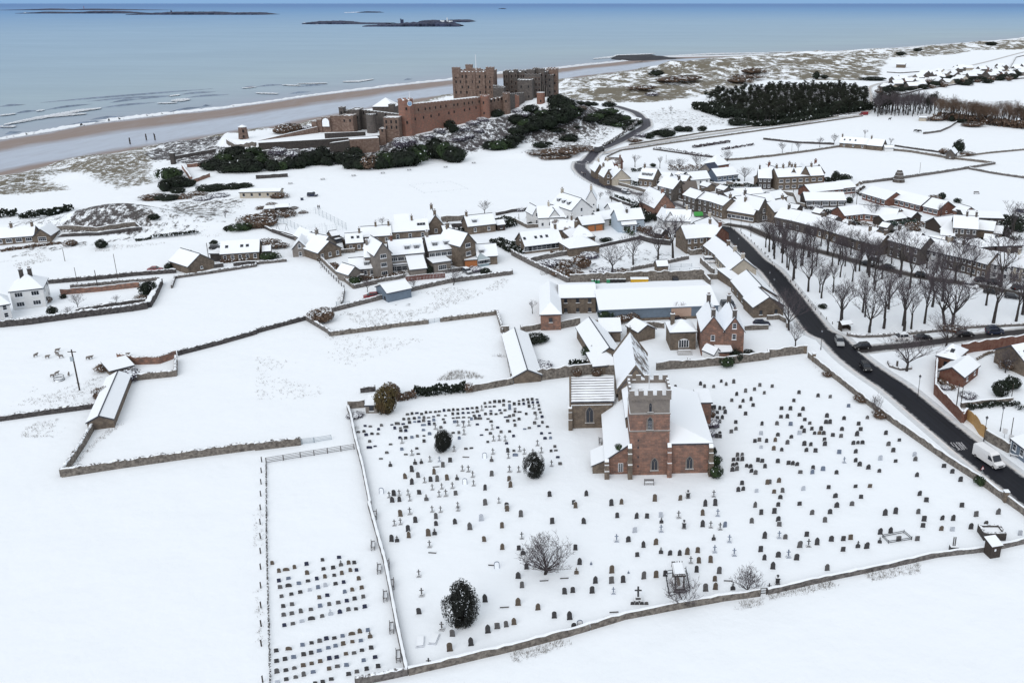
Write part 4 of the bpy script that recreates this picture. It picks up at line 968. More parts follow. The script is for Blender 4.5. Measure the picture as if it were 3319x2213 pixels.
wallmesh(8.4,9,5.8,2.9,'gable').build("transept_wall",stonet,ch,(-6.4,23.0,0))
roofmesh(8.0,9,5.8,2.9,'gable',0.25).build("transept_roof",[lead,slate],ch,(-6.2,23.0,0))
m=MB();m.add([(-10.75,18.3,-1),(-10.75,27.7,-1),(-10.75,27.7,6.2),(-10.75,23,9.4),(-10.75,18.3,6.2),(-10.4,18.3,-1),(-10.4,27.7,-1),(-10.4,27.7,6.2),(-10.4,23,9.4),(-10.4,18.3,6.2)],
      [(0,4,3,2,1),(5,6,7,8,9),(0,5,9,4),(4,9,8,3),(3,8,7,2)]);m.build("transept_gable",stonet,ch)
m=MB();m.box(-10.6,-2.4,18.42,18.52,5.0,5.12,1,1);m.build("string_course",[asht,snow],ch)
church_window(-6.8,18.46,1.2,1.3,3.3,ch);buttress(-10.6,18.5,.8,1.0,5,ch,stonet)
wallmesh(19,6.8,7.7,4.8,'gable').build("chancel_wall",stonet,ch,(2.3,28.5,0),math.pi/2)
m=MB();k=roofmesh(19,6.8,7.7,4.8,'gable',0.25);k.m=[2 if (mi==0 and i<6) else mi for i,mi in enumerate(k.m)];k.build("chancel_roof",[snow,slate,melt],ch,(2.3,28.5,0),math.pi/2)
for yy in (19.0,38.0):
    m=MB();w_=3.9;out=[(-w_,7.6),(0,13.0),(w_,7.6),(w_-.5,7.6),(0,12.3),(-w_+.5,7.6)];out2=[(-w_,7.4),(w_,7.4),(0,13.05)]
    plate(m,[(-w_,7.2),(w_,7.2),(w_,7.7),(0,13.1),(-w_,7.7)],yy-.25,yy+.25,0);m.build("gable_coping",stonet,ch,(2.3,0,0))
m=MB();m.box(-.07,.07,-.07,.07,13.0,14.2);m.box(-.35,.35,-.06,.06,13.6,13.75);m.build("gable_cross",stoneg,ch,(2.3,38.0,0))
fp=MB();fp.tube((0,0,0),(0,0,5.8),0.07,0.05,8);fp.tube((0,0,5.8),(0,0,5.95),0.1,0.03,8,0,True)
tag(fp.build("flagpole",white,None,(2.8+3.4,137.5+3.6,14.98)),"white flagpole standing on the church tower roof","flagpole")
def bench(label,p,rz,group="churchyard benches"):
    o=thing("bench",label,"bench",U(p),rz,group);mm_=wood_g
    s=MB();s.box(-.85,.85,-.28,.2,.40,.46,0);s.box(-.83,.83,-.26,.16,.46,.53,1);s.build("seat",[mm_,snow],o)
    s=MB()
    for z in (.58,.72,.86):s.box(-.85,.85,.2,.25,z,z+.09,0)
    s.build("backrest",mm_,o)
    for x in (-.8,.8):
        s=MB();s.box(x-.05,x+.05,-.28,-.2,-.1,.66);s.box(x-.05,x+.05,.2,.28,-.1,.97);s.box(x-.05,x+.05,-.2,.2,.6,.66);s.build("leg",mm_,o)
    return o
bench("long wooden bench under the tower window, in front of the church",C3(1200,1378),0)
bench("snowy bench beside the north aisle wall of the church",C3(772,1015),R_(92))
for i,(p,side) in enumerate((((1057,95),1),((1037,365),-1),((1092,572),-1),((1168,540),1),((1209,710),1),((1146,815),-1),((1203,1095),-1),((1261,1345),-1))):
    nm=["topmost","second","third","fourth"]
    ke=[j for j,q in enumerate((1,-1,-1,1,1,-1,-1,-1)) if q==side].index(i)
    bench(f"{nm[ke] if not (side > 0 and ke == 2) and not (side < 0 and ke == 4) else 'lowest'} snowy bench on the {'churchyard' if side > 0 else 'new cemetery'} side of the dividing wall" if ke<4 else "lowest snowy bench on the new cemetery side of the dividing wall",D2(*p),R_(-76 if side>0 else 104))
# ================================================================ gravestones
GM={"d":mat("gravestone_dark",(0.048,0.047,0.05),0.7,var=0.35,scale=2),"n":mat("gravestone_navy_granite",(0.018,0.022,0.05),0.35,var=0.2),"b":mat("gravestone_brown",(0.105,0.085,0.068),0.9,var=0.35,scale=2),
      "g":mat("gravestone_grey",(0.10,0.098,0.10),0.85,var=0.35,scale=2),"e":mat("gravestone_blue_grey",(0.14,0.17,0.23),0.6,var=0.25,scale=2),"l":mat("gravestone_pale",(0.42,0.45,0.50),0.8,var=0.2,scale=2)}
GNAME={"d":"dark","n":"navy black","b":"brown","g":"grey","e":"blue grey","l":"pale"}
def arch_pts(w_,h_,kind):
    a=w_/2
    if kind=='r':return [(-a,-.3),(a,-.3),(a,h_-a*.8)]+[(a*math.cos(t),h_-a*.8+a*.8*math.sin(t)) for t in [math.pi*k/8 for k in range(1,8)]]+[(-a,h_-a*.8)]
    if kind=='p':return [(-a,-.3),(a,-.3),(a,h_*.66),(a*.72,h_*.83),(a*.25,h_*.97),(0,h_),(-a*.25,h_*.97),(-a*.72,h_*.83),(-a,h_*.66)]
    if kind=='s':return [(-a,-.3),(a,-.3),(a,h_*.93),(a*.5,h_*.99),(0,h_),(-a*.5,h_*.99),(-a,h_*.93)]
    if kind=='t':return [(-a,-.3),(a,-.3),(a,h_*.76),(a*.78,h_*.8),(a*.7,h_*.88)]+[(a*.7*math.cos(q),h_*.84+h_*.16*math.sin(q)) for q in (.5,1.0,1.57,2.14,2.64)]+[(-a*.7,h_*.88),(-a*.78,h_*.8),(-a,h_*.76)]
SHAPE={"r":"round topped","p":"pointed","s":"square topped","t":"shouldered"}
GCACHE={}
def stone_mesh(shape,colr):
    if (shape,colr) not in GCACHE:
        m=MB();out=arch_pts(0.8,1.2,shape);plate(m,out,-.07,.07,0)
        sn=[(x,z) for x,z in out if z>0.6];n=len(sn)
        vs=[(x*1.0,y,z+dz) for x,z in sn for y,dz in ((-.06,.012),(.06,.012),(.0,.05))]
        for i in range(n-1):m.add([vs[3*i],vs[3*i+2],vs[3*i+5],vs[3*i+3]],[(0,1,2,3)],1);m.add([vs[3*i+2],vs[3*i+1],vs[3*i+4],vs[3*i+5]],[(0,1,2,3)],1)
        plate(m,[(-.44,-.3),(.44,-.3),(.44,.1),(-.44,.1)],-.11,.11,0)
        GCACHE[(shape,colr)]=m.mesh("headstone",[GM[colr],snow])
    return GCACHE[(shape,colr)]
def cross_mesh(colr,kind="plain"):
    k=("c"+kind,colr)
    if k not in GCACHE:
        m=MB()
        if kind=="plain":
            m.box(-.10,.10,-.07,.07,.28,1.5,0);m.box(-.36,.36,-.065,.065,1.0,1.18,0,1);m.box(-.30,.30,-.22,.22,.12,.30,0,1);m.box(-.45,.45,-.35,.35,-.2,.12,0,1)
        else:
            plate(m,arch_pts(.8,.8,'p'),-.08,.08,0);m.box(-.08,.08,-.06,.06,.7,1.35,0);m.box(-.24,.24,-.055,.055,1.0,1.14,0,1)
        GCACHE[k]=m.mesh("cross_headstone",[GM[colr],snow])
    return GCACHE[k]
def arch_frame():
    m=MB();o,i_=arch_pts(.8,1.2,'r'),arch_pts(.66,1.12,'r');n=len(o)
    vs=[(x,y,z) for y in (-.05,.05) for x,z in o]+[(x,y,z) for y in (-.05,.05) for x,z in i_]
    m.add(vs,[(k,(k+1) % n,2*n+(k+1) % n,2*n+k) for k in range(n)]+[(n+(k+1) % n,n+k,3*n+k,3*n+(k+1) % n) for k in range(n)]+[(k,n+k,n+(k+1) % n,(k+1) % n) for k in range(n)],0)
    plate(m,i_,-.03,.03,1);return m.mesh("headstone",[GM["e"],snow])
FRAME=arch_frame()
def ledger_mesh():
    m=MB();m.box(-.45,.45,-.9,.9,-.1,.28,0,1);m.box(-.55,.55,-1.0,1.0,-.1,.12,0,1);return m.mesh("ledger_tomb",[GM["l"],snow])
def kerb_mesh():
    m=MB();m.box(-.62,.62,-.06,.06,-.1,.22,0,1);m.box(-.55,.55,.06,.1,0,.1,0,1);return m.mesh("grave_kerb",[GM["g"],snow])
def urn_mesh():
    m=MB();m.box(-.42,.42,-.3,.3,-.2,.2,0,1);m.box(-.32,.32,-.25,.25,.2,1.1,0);m.box(-.42,.42,-.32,.32,1.1,1.3,0,1)
    for z0,z1,a,b_ in ((1.3,1.42,.1,.12),(1.42,1.65,.12,.26),(1.65,1.8,.26,.1)):m.tube((0,0,z0),(0,0,z1),a,b_,8,0,True)
    return m.mesh("urn_pedestal",[GM["d"],snow])
LEDGER,KERB,URN=ledger_mesh(),kerb_mesh(),urn_mesh()
G_OLD=[
 (D2,"upper","1279 60 rb;1362 40 cg;1411 115 rd;1225 140 cg;1279 130 cg;1593 82 rg;1595 142 td;1763 127 pd;1346 193 rd;1352 250 pb;1526 233 rb;1582 225 kd;1199 283 rd;1249 287 kd;1537 330 cg;1895 178 pg;1996 100 rl;2180 163 rb;2022 282 rb;2182 353 pb;2225 15 rb;1442 590 cg;2135 540 f;1467 760 cg;1443 920 rd;1645 1060 cg;1784 1040 rb;1739 1118 rg;1717 1248 rb;1905 1200 pd;2055 1088 pd;2138 1050 sg;2218 1035 rg;2030 815 pd;1530 1385 cd;1455 1195 L;1578 1170 L;1562 405 m;2095 515 m;2202 887 m;1560 20 cg;1635 22 cg;1790 10 cg"),
 (D3,"mid","76 65 rg;355 125 sd;635 125 pd;932 73 rd;1103 80 pd;1195 77 sd;1320 68 sl;1477 73 cg;1691 52 tb;1824 55 ce;2210 45 sd;2126 120 tg;1525 165 ub;1690 153 pd;1762 158 cd;1845 175 cd;1888 155 re;1087 203 sl;1321 195 ce;1324 122 kd;85 255 cd;926 280 ce;1031 285 td;1165 335 pd;1275 310 tb;58 357 sd;96 400 kd;560 357 sd;597 485 pd;570 570 kb;127 525 rd;52 607 pd;86 690 rg;1110 415 sd;1320 390 kd;1400 402 td;1486 405 pd;1553 397 pb;1646 380 rb;1788 272 kd;1928 285 ce;1797 375 ce;1970 405 ce;1585 470 cd;1657 472 rb;1761 468 rb;1431 500 sd;1637 553 rd;2205 372 sd;2238 445 pd;2240 255 pd;883 560 rb;738 650 pd;882 650 sg;985 643 rd;1167 612 rg;1277 600 rb;1358 588 rd;1798 632 rb;1803 705 pb;1717 720 rg;1837 565 rg;465 745 rd;537 732 rd;709 737 rd;898 740 ce;1958 710 kd;51 845 pb;227 885 pb;373 957 rd;510 970 pd;545 1075 rd;600 1062 f;673 1063 rl;15 1015 pb;282 652 m;462 630 m;903 930 m;1915 653 m;700 488 ke;1032 565 ke;2122 752 rd"),
 (D4,"right","58 35 sd;393 45 tg;553 38 td;93 103 td;102 147 sg;508 112 rg;1042 52 pd;1134 38 rd;1336 38 rg;1387 103 sd;1377 157 sd;1548 92 td;1645 98 td;1850 62 sg;2046 42 pg;1540 185 tb;1638 190 sl;1803 172 td;1936 155 rg;345 237 sd;155 260 tg;101 250 ce;564 280 td;670 275 sd;735 265 sb;283 335 rg;362 325 cd;438 312 pd;668 368 sd;800 338 kd;878 343 td;998 218 td;1091 205 pd;994 297 kd;1163 275 sg;1327 275 sg;93 420 td;183 420 ce;255 445 rd;45 525 pd;528 537 tg;87 655 ud;2240 228 sl;12 718 cd"),
 (C3,"front","328 1455 rd;650 1450 pd;870 1535 rd;957 1522 pb;1250 1497 rb;1473 1488 rb;1541 1468 ub;1693 1540 pd;1781 1535 rd;1768 1455 cd;2130 1550 pg;555 1555 rb;540 1522 sd"),
 (C3,"south","1651 487 pd;1686 508 rg;1766 510 tg;1833 463 rd;1876 490 pg;1942 470 rg;2171 498 sg;2124 535 sg;2046 550 rg;2210 565 sg;1968 577 td;1925 630 sg;2024 635 td;2094 622 rd;1998 685 sd;2112 672 sd;1745 693 sd;1772 693 sd;1820 700 rd;1857 700 tg;1727 735 pd;1799 735 sd;1867 735 td;2046 747 sd;1799 783 sd;1842 780 pd;1820 815 td;1803 857 rd;1960 820 sd;2190 835 rd;1962 878 tg;1921 903 sg;1820 918 td;1793 945 rd;1824 945 rd;2128 985 sd;2167 975 sg;2230 985 rd;2182 1037 sl;1975 1110 rg;2016 1110 rg;1941 1147 sd;1978 1145 pd;2017 1145 td;2155 1153 sd;2192 1158 sd;1934 1192 td;1968 1195 pd;1930 1237 pd;1969 1230 rg;2056 1200 td;2090 1207 td;2097 1245 td;2133 1263 rg;2217 1207 rd;2015 1353 rd;1983 1412 td;2025 1403 td;2143 1420 sl;2237 1350 rb;2180 935 f;1430 516 rd;1660 668 sd;1700 685 sd"),
 (C4,"road","38 507 sg;273 562 rd;228 632 sd;440 590 td;547 598 sg;120 700 sd;198 703 rd;308 707 td;115 773 sd;171 773 rd;278 757 sd;324 797 sd;368 828 sg;80 833 tg;200 838 se;518 767 td;510 822 rd;545 822 rd;298 865 td;386 878 sd;466 882 rd;668 788 td;708 678 se;873 780 pg;796 835 sd;650 882 td;814 883 sd;88 930 td;206 948 td;278 917 sl;318 900 rd;410 915 td;452 915 tb;490 917 td;570 933 sd;642 942 sg;782 928 pd;1035 917 rd;65 978 pb;172 1000 tg;320 1012 rd;377 1015 rd;500 1013 rd;497 972 sd;750 1003 rd;790 998 td;830 998 td;1153 975 sd;1058 1013 rg;52 1052 rb;122 1060 pd;338 1065 td;418 1070 sd;626 1083 se;771 1077 td;1100 1068 rd;987 1140 rl;1121 1158 sd;1287 1105 rl;1294 1145 pg;88 1162 rd;182 1177 sd;220 1180 td;257 1187 td;670 1160 ce;770 1155 rd;805 1190 td;882 1217 pd;978 1245 td;285 1255 sg;397 1218 rd;391 1258 re;484 1230 re;603 1260 td;1545 1203 sd;1618 1253 rd;1308 1283 pd;1690 1325 rd;12 1345 rg;97 1333 pb;55 1427 rb;130 1420 rg;533 1388 sd;769 1378 sd;895 1377 sb;593 1465 td;110 1475 td;818 1472 sd;1331 1447 rd;91 1540 rd;279 1532 sd;605 1550 pd;738 1535 tg;1391 1502 sd;1703 1548 sd;312 1402 rl"),
 (C2,"cross rows","1364 1240 rd;1305 1300 pb;1419 1290 rg;1558 1262 pb;1528 1325 rd;1585 1325 rg;1673 1312 rb;1760 1312 kd;1475 1332 cg;1363 1350 pd;1807 1232 cg;1860 1238 cg;1898 1285 cg;2063 1277 rg;2220 1240 cg;1577 1217 m;1635 1200 sg;1543 1395 cg;1626 1387 cg;1720 1382 cg;1830 1367 f;1905 1360 cg;2005 1400 rd;2216 1320 rb;2228 1375 pb;1099 1450 f;1205 1450 rd;1253 1445 cg;1331 1440 cg;1165 1462 cd;1191 1505 pd;1254 1500 pd;1346 1490 cg;1429 1435 sd;1603 1455 cg;1662 1450 cg;1748 1443 sg;1491 1492 kg;2008 1530 rg;2127 1510 cg;1767 1550 cg;2197 1560 rd;1175 1195 kd;1392 1177 kd;1447 1170 kd;1523 1150 cg;1605 1150 ce;1838 1132 m;2003 1140 f;2063 1152 kg;2205 1070 rd;2210 1120 cd;1699 1156 sd"),
]
G_NEW=[
 "142 500 rb;447 508 sn;588 470 sd;735 447 sn;752 515 kg;820 498 rb;870 495 sd","202 570 rb;265 555 tb;340 537 rb;597 550 sd;683 540 sd;835 563 rb;890 560 sn","202 655 sn;286 632 se;452 588 rb;610 620 rb;692 605 sd;760 590 rb","212 712 sg;287 697 td;378 677 se;459 655 sd;538 637 sn;910 637 rb",
 "225 792 sg;312 772 sd;391 755 sd;474 735 sl;549 714 se;614 697 rl;704 681 sd;776 667 sn;785 753 re;852 735 rb;936 717 sb","240 880 sd;318 863 sg;560 803 sb;631 783 sn","244 957 rg;316 944 sg;396 927 rg;485 907 sg;567 878 se;648 863 sg;728 848 sg;804 832 sn;873 814 sd;950 797 sg",
 "250 1048 sn;325 1033 sg;405 1012 sl;490 988 td;585 967 rg;660 950 kl;742 932 pn;818 910 rg;885 902 sd;963 885 sn","178 1273 sd;288 1255 tb;411 1222 se;491 1203 sd;563 1188 rg;623 1167 sn;693 1160 sd;766 1142 se;848 1122 tb;919 1105 pb;990 1092 se","181 1365 sd;256 1348 sd;332 1330 se;421 1307 sd;488 1293 sd;559 1273 se;639 1247 se;704 1230 se;772 1213 sb;853 1192 sb;928 1183 se;1011 1150 kb",
 "183 1460 rg;263 1445 sd;338 1425 tg;418 1403 sb;492 1385 sb;568 1367 sb;649 1342 sn;714 1330 sn;796 1300 sb;868 1292 sg;938 1268 sd;1020 1248 sd","187 1550 sl;267 1525 sd;350 1505 tg;422 1487 rg;505 1460 se;647 1432 sb;720 1410 sg;801 1400 se;953 1358 se;1055 1330 sn","525 1568 sd;590 1547 sd;666 1523 sd;820 1480 sd;893 1458 sg;980 1435 sd;1082 1412 sd"]
G_FAR=[
 (C2,"2005 665;2049 657;2091 652;2132 652;2169 645;2219 647;1326 760;1366 755;1409 748;1450 757;1489 745;1527 740;1571 738;1605 733;1647 728;1689 725;1728 722;1767 720;1812 712;1852 710;1893 705;1935 705;2012 692;2049 690;2087 690;2169 680;2221 685;1294 803;1338 802;1386 796;1429 790;1471 792;1512 785;1555 777;1597 768;1658 768;1723 758;1768 755;1813 748;1860 745;1901 740;1938 737;2057 727;2135 722;2181 724;2222 712;1189 848;1237 843;1289 843;1344 833;1390 823;1427 823;1468 818;1515 817;1557 812;1640 802;1727 790;1768 787;1818 785;1866 784;1911 773;1957 770;2010 758;2058 757;2103 757;2147 748;1098 857;1000 865;955 860;1215 883;1264 875;1312 872;1466 852;1517 847;1562 845;1652 832;1745 827;1814 820;1887 803;1922 797;1959 797;2032 797;2190 780;2221 778;895 912;945 910;1073 890;1268 905;1312 905;1466 897;1619 875;1938 847;2059 823;2205 820;964 940;1015 930;1067 930;1260 965;1311 968;1365 962;1413 952;1470 945;1520 932;1727 920;1777 922;2020 892;2117 875;2147 915;2221 910;995 997;1178 1020;1042 1035;992 1050;1472 997;1975 937;2053 928;1780 970;1277 1067;1408 1057;1312 1108;1420 1103;1093 1145;1145 1095;1838 1060;1886 1052;2195 1013;2030 1000"),
 (C3,"60 640;97 637;136 630;175 630;217 627;18 672;60 672;101 670;143 660;180 658;223 657;25 707;148 692;233 685;25 737;64 737;237 715;12 770;123 757;200 750;248 743;60 803;262 783;18 814;25 858;110 885;150 878;197 838;234 860;265 832;308 867;12 950;257 927;329 920;288 970;336 967;15 1077;374 1042;341 1080;383 1073;27 1117;400 1133;420 1193")]
G_FARC=[(C2,"1978 705;1570 868;1768 838;1865 838;1818 852;1278 990;1822 915;2068 870;2080 970;2130 965;2182 970;1365 1095;1735 1060;2075 1085"),(C3,"186 690;210 780;221 1010;65 1060;106 1085;182 1090;256 1072;345 1190;57 1240")]
LM=[("the bench below the church tower",U(C3(1200,1378))),("the spreading bare tree",U(D3(290,600))),("the big loose yew",U(D2(1830,1020))),("the round yew north of the church",U(C3(200,1310))),("the railed canopy tomb",U(D3(1470,740))),("the stone enclosure by the hut",U(D4(2010,300))),("the big cross with four stones",U(D3(1117,830))),
      ("the low railed grave",U(D4(1140,300))),("the broken column monument",U(D4(1640,400))),("the yew among the far rows",U(C2(1640,1085))),("the south porch of the church",U(C3(1690,770))),("the bend of the roadside wall",U(C4(560,440))),("the conifer by the roadside wall",U(C4(1855,1380))),("the small bare tree by the front wall",U(D3(2085,770))),("the middle of the roadside wall",U(C4(1080,830))),("the lowest bench by the dividing wall",U(D2(1261,1345))),("the topmost bench by the dividing wall",U(D2(1057,95))),("the dark bushes by the south aisle",U(C3(1780,1300)))]
ORD=["","second ","third ","fourth ","fifth ","sixth ","seventh ","eighth ","ninth ","tenth ","eleventh ","twelfth ","thirteenth ","fourteenth ","fifteenth ","sixteenth "]
def parse(s):
    for e in s.split(";"):
        k=e.split();yield float(k[0]),float(k[1]),(k[2] if len(k)>2 else "s"+random.choice("ddgnegdn"))
old=[]
for T,sec,s in G_OLD:
    for x,y,c in parse(s):old.append((U(T(x,y),0.6 if len(c)>1 else 0.2),c,sec))
def describe(c):
    if c=='f':return "snow plastered round topped headstone"
    if c=='L':return "snow covered flat ledger tomb"
    if c=='m':return "low kerb stone showing through the snow"
    if c[0]=='c':return f"{GNAME[c[1]]} standing cross headstone"
    if c[0]=='k':return f"{GNAME[c[1]]} headstone topped with a cross"
    if c[0]=='u':return f"{GNAME[c[1]]} urn topped pedestal tomb"
    return f"{GNAME[c[1]]} {SHAPE[c[0]]} headstone"
cnt={};rg_=random.Random(21);dist_order=[]
for u,c,sec in old:
    li=min(range(len(LM)),key=lambda i:(LM[i][1]-u).length);d=(u-LM[li][1])
    side=("on its far side" if d.y>0 else "on its near side") if abs(d.y)>abs(d.x)*0.8 else ("to its right" if d.x>0 else "to its left");dist_order.append((li,side,describe(c),d.length))
rank={}
for i in sorted(range(len(old)),key=lambda i:dist_order[i][3]):
    k=dist_order[i][:3];rank[i]=cnt.get(k,0);cnt[k]=rank[i]+1
plain=[i for i,(u,c,sec) in enumerate(old) if c=='f' or (len(c)>1 and c[0] in "rpst")]
FARSET=set(sorted(plain,key=lambda i:-old[i][0].length)[:112]);far_old=[]
for i,(u,c,sec) in enumerate(old):
    li,side,ds,_=dist_order[i];k=(li,side,ds);r=rank[i]
    pos="nearest" if r==0 else f"{ORD[min(r, 15)]}nearest"
    lab=f"{ds}, {pos} to {LM[li][0]}, {side}"
    if len(lab.split())>16:lab=f"{ds}, {pos} to {LM[li][0]}, {'far' if 'far' in side else 'near' if 'near' in side else 'right' if 'right' in side else 'left'} side"
    if len(lab.split())>16:lab=lab.replace("round topped","arched").replace("square topped","square")
    if len(lab.split())>16:lab=lab.replace(" side","").replace("the ","")
    rz=R_(2+rg_.uniform(-9,9));grp="old churchyard headstones";s=rg_.uniform(0.84,1.04)
    if i in FARSET and c=='f':c='sl'
    if c=='f':tag(link_obj("headstone",FRAME,u,rz,1),lab,"headstone",grp);continue
    if c=='L':tag(link_obj("ledger_tomb",LEDGER,u,rz,1),lab,"tomb","ledger tombs");continue
    if c=='m':tag(link_obj("grave_kerb",KERB,u,rz,1),lab,"grave kerb","grave kerbs");continue
    if c[0]=='c':tag(link_obj("cross_headstone",cross_mesh(c[1]),u,rz,s*0.84),lab,"grave cross","grave crosses");continue
    if c[0]=='k':tag(link_obj("cross_headstone",cross_mesh(c[1],"k"),u,rz,s*(0.9 if sec != "mid" or c[1] != 'e' else .45)),lab,"grave cross","grave crosses");continue
    if c[0]=='u':tag(link_obj("urn_pedestal",URN,u,rz,0.85),lab,"tomb","urn tombs");continue
    fs={"south":0.86,"road":0.86}.get(sec,1.06);sh={"s":0.84,"t":0.92,"r":1.02,"p":1.06}[c[0]];wx={"south":0.86,"road":0.95,"right":.95}.get(sec,0.86)
    szs=(s*wx,s,s*fs*sh*rg_.uniform(.88,1.1))
    if i in FARSET:far_old.append((u,c,rz,szs));continue
    o=link_obj("headstone",stone_mesh(c[0],c[1]),u,rz,szs);o.rotation_euler=(R_(rg_.uniform(-5,5)),R_(rg_.uniform(-3,3)),rz)
    tag(o,lab,"headstone",grp)
RN=["top","second","third","fourth","fifth","sixth","seventh","eighth","ninth","tenth","eleventh","twelfth","lowest"]
for ri,s in enumerate(G_NEW):
    ent=sorted(parse(s))
    for k,(x,y,c) in enumerate(ent):
        u=U(D2(x,y),0.3);pl=["first","second","third","fourth","fifth","sixth","seventh","eighth","ninth","tenth","eleventh","twelfth"][k]
        lab=f"{describe(c)}, {pl} from left in the new cemetery's {RN[ri]} row";rz=R_(8+rg_.uniform(-6,6))
        if c[0]=='k':tag(link_obj("cross_headstone",cross_mesh(c[1],"k"),u,rz,0.75),lab,"grave cross","grave crosses");continue
        sc_=(0.68,0.6,0.50) if c[0] in "st" else (0.66,0.6,0.58);wide=1.5 if c[:2]=="tb" or c=="td" else 1
        o=link_obj("headstone",stone_mesh(c[0],c[1]),u,rz,(sc_[0]*wide*rg_.uniform(.9,1.1),.8,sc_[2]*rg_.uniform(.85,1.15)));tag(o,lab,"headstone","new cemetery headstones")
fm=[MB() for _ in range(1)][0];ci={"d":0,"n":1,"g":2,"e":3}
c0=U(C2(1700,850))
for T,s in G_FAR:
    for x,y,c in parse(s):
        u=U(T(x,y),0.3)-c0;a=R_(3+rg_.uniform(-6,6));w_=rg_.uniform(.27,.36)*(1.5 if rg_.random()<.07 else 1);h_=rg_.choice((.5,.55,.6,.65,.4,.3))*rg_.uniform(.9,1.1);k=rg_.choice("sssr")
        out=[(px*w_/.4,pz*h_/1.2 if pz>0 else-.2) for px,pz in arch_pts(.8,1.2,k)];n=len(out);ca,sa=math.cos(a),math.sin(a)
        vs=[(u.x+px*ca-py*sa,u.y+px*sa+py*ca,pz) for py in (-.06,.06) for px,pz in out]
        fm.add(vs,[tuple(range(n)),tuple(range(2*n-1,n-1,-1))]+[(i,n+i,n+(i+1) % n,(i+1) % n) for i in range(n)],ci[c[1]])
GI={"d":0,"n":1,"g":2,"e":3,"b":4,"l":5}
for u,c,rz,sz in far_old:
    me=stone_mesh(c[0],c[1]);M_=Matrix.LocRotScale(u-c0,Matrix.Rotation(rz,3,'Z'),Vector(sz));o_=len(fm.v)
    fm.v+=[tuple(M_ @ v.co) for v in me.vertices];fm.f+=[tuple(q+o_ for q in p.vertices) for p in me.polygons];fm.m+=[GI[c[1]] if p.material_index==0 else 6 for p in me.polygons]
tag(fm.build("far_headstones",[GM[k] for k in "dngebl"]+[snow],loc=c0),"the farther headstones beyond and either side of the church","headstones","far headstone rows","stuff")
k=0
for T,s in G_FARC:
    L_=list(parse(s))
    for x,y,c in L_:
        u=U(T(x,y),0.6);tag(link_obj("cross_headstone",cross_mesh("g"),u,R_(rg_.uniform(-8,8)),0.8),f"grey standing cross among the far rows, {['first','second','third','fourth','fifth','sixth','seventh','eighth','ninth','tenth','eleventh','twelfth','thirteenth','fourteenth'][sorted(q[0] for q in L_).index(x)]} from the left {'left' if T is C2 else 'right'} of the row ends".replace("left left of the row ends","left in the wide rows").replace("left right of the row ends","left at the church end"),"grave cross","grave crosses")
# ---- the larger monuments
o=thing("cross_monument","tall dark stone cross on a stepped base behind four small stones","monument",U(D3(1117,835)))
m=MB();m.box(-.13,.13,-.1,.1,.7,2.3,0);m.box(-.5,.5,-.09,.09,1.65,1.9,0,1);m.build("cross",[GM["d"],snow],o);m=MB();m.box(-.35,.35,-.3,.3,.35,.7,0,1);m.box(-.6,.6,-.5,.5,-.2,.35,0,1);m.build("base",[GM["g"],snow],o)
for i,(x,c) in enumerate(((1068,"d"),(1107,"d"),(1150,"d"),(1190,"g"))):tag(link_obj("headstone",stone_mesh("r",c),U(D3(x,858),.2),0,(.66,1,.42)),f"small {GNAME[c]} round topped stone, {['first', 'second', 'third', 'last'][i]} of four under the tall dark cross","headstone","four stones below the cross")
o=thing("canopy_tomb","ornate canopy tomb with a recumbent figure on a raised plinth","monument",U(D3(1472,700)),R_(4))
m=MB();m.box(-.8,.8,-1.5,1.5,-.2,.55,0,1);m.box(-.95,.95,-1.65,1.65,-.2,.2,0,1);m.build("plinth",[stoned,snow],o)
for sx in (-.62,.62):
    for sy in (-1.2,1.2):m=MB();m.tube((sx,sy,.55),(sx,sy,2.5),.12,.1,8);m.box(sx-.16,sx+.16,sy-.16,sy+.16,2.35,2.5);m.build("column",stoned,o)
m=MB();m.box(-.85,.85,-1.5,1.5,2.5,2.8,0,1);m.box(-.7,.7,-1.35,1.35,2.8,2.92,0,1)
for k in range(5):m.box(-.82+k*.37,-.72+k*.37,1.4,1.5,2.8,3.05);m.box(-.82+k*.37,-.72+k*.37,-1.5,-1.4,2.8,2.95)
m.build("canopy",[stoned,snow],o)
ef=MB();ef.tube((0,-.9,.75),(0,.5,.78),.2,.26,8,0,True);ef.tube((0,.5,.78),(0,.9,.82),.16,.14,8,0,True);ef.build("effigy",asht,o)
def railing(label,P,h,name="railing",gap=1.2):return fence(label,P,h,gap,2,metal_d,False,name,"railing",0.035,h+.15)
railing("black iron railing around the canopy tomb",[D3(1360,615),D3(1390,810),D3(1575,760),D3(1540,590),D3(1360,615)],1.0)
railing("low iron railing around a single flat grave",[D4(1015,275),D4(1068,330),D4(1275,298),D4(1205,238),D4(1015,275)],0.55,gap=2.2)
o=thing("stone_enclosure","square open dark stone enclosure against the front churchyard wall","stone enclosure",U(D4(2010,305)))
m=MB();m.box(-1.75,1.75,0,.4,-.2,1.3,0,1);m.box(-1.75,1.75,2.2,2.6,-.2,1.3,0,1);m.box(-1.75,-1.35,.4,2.2,-.2,1.3,0,1);m.box(1.35,1.75,.4,2.2,-.2,1.3,0,1);m.build("wall",[stoned,WT],o)
m=MB();m.box(-1.33,1.33,.42,2.18,.9,1.0,0);m.build("snow_cover",snow,o)
o=thing("column_monument","broken twin column monument on a dark plinth by the front wall","monument",U(D4(1645,398)))
m=MB();m.box(-.6,.6,-.4,.4,-.2,.95,0,1);m.build("plinth",[GM["d"],snow],o)
for x in (-.13,.16):m=MB();m.tube((x,.1,.95),(x,.1,2.5),.1,.1,8,0,True);m.tube((x,.1,2.5),(x,.1,2.56),.08,.03,8,1,True);m.build("column",[GM["g"],snow],o)
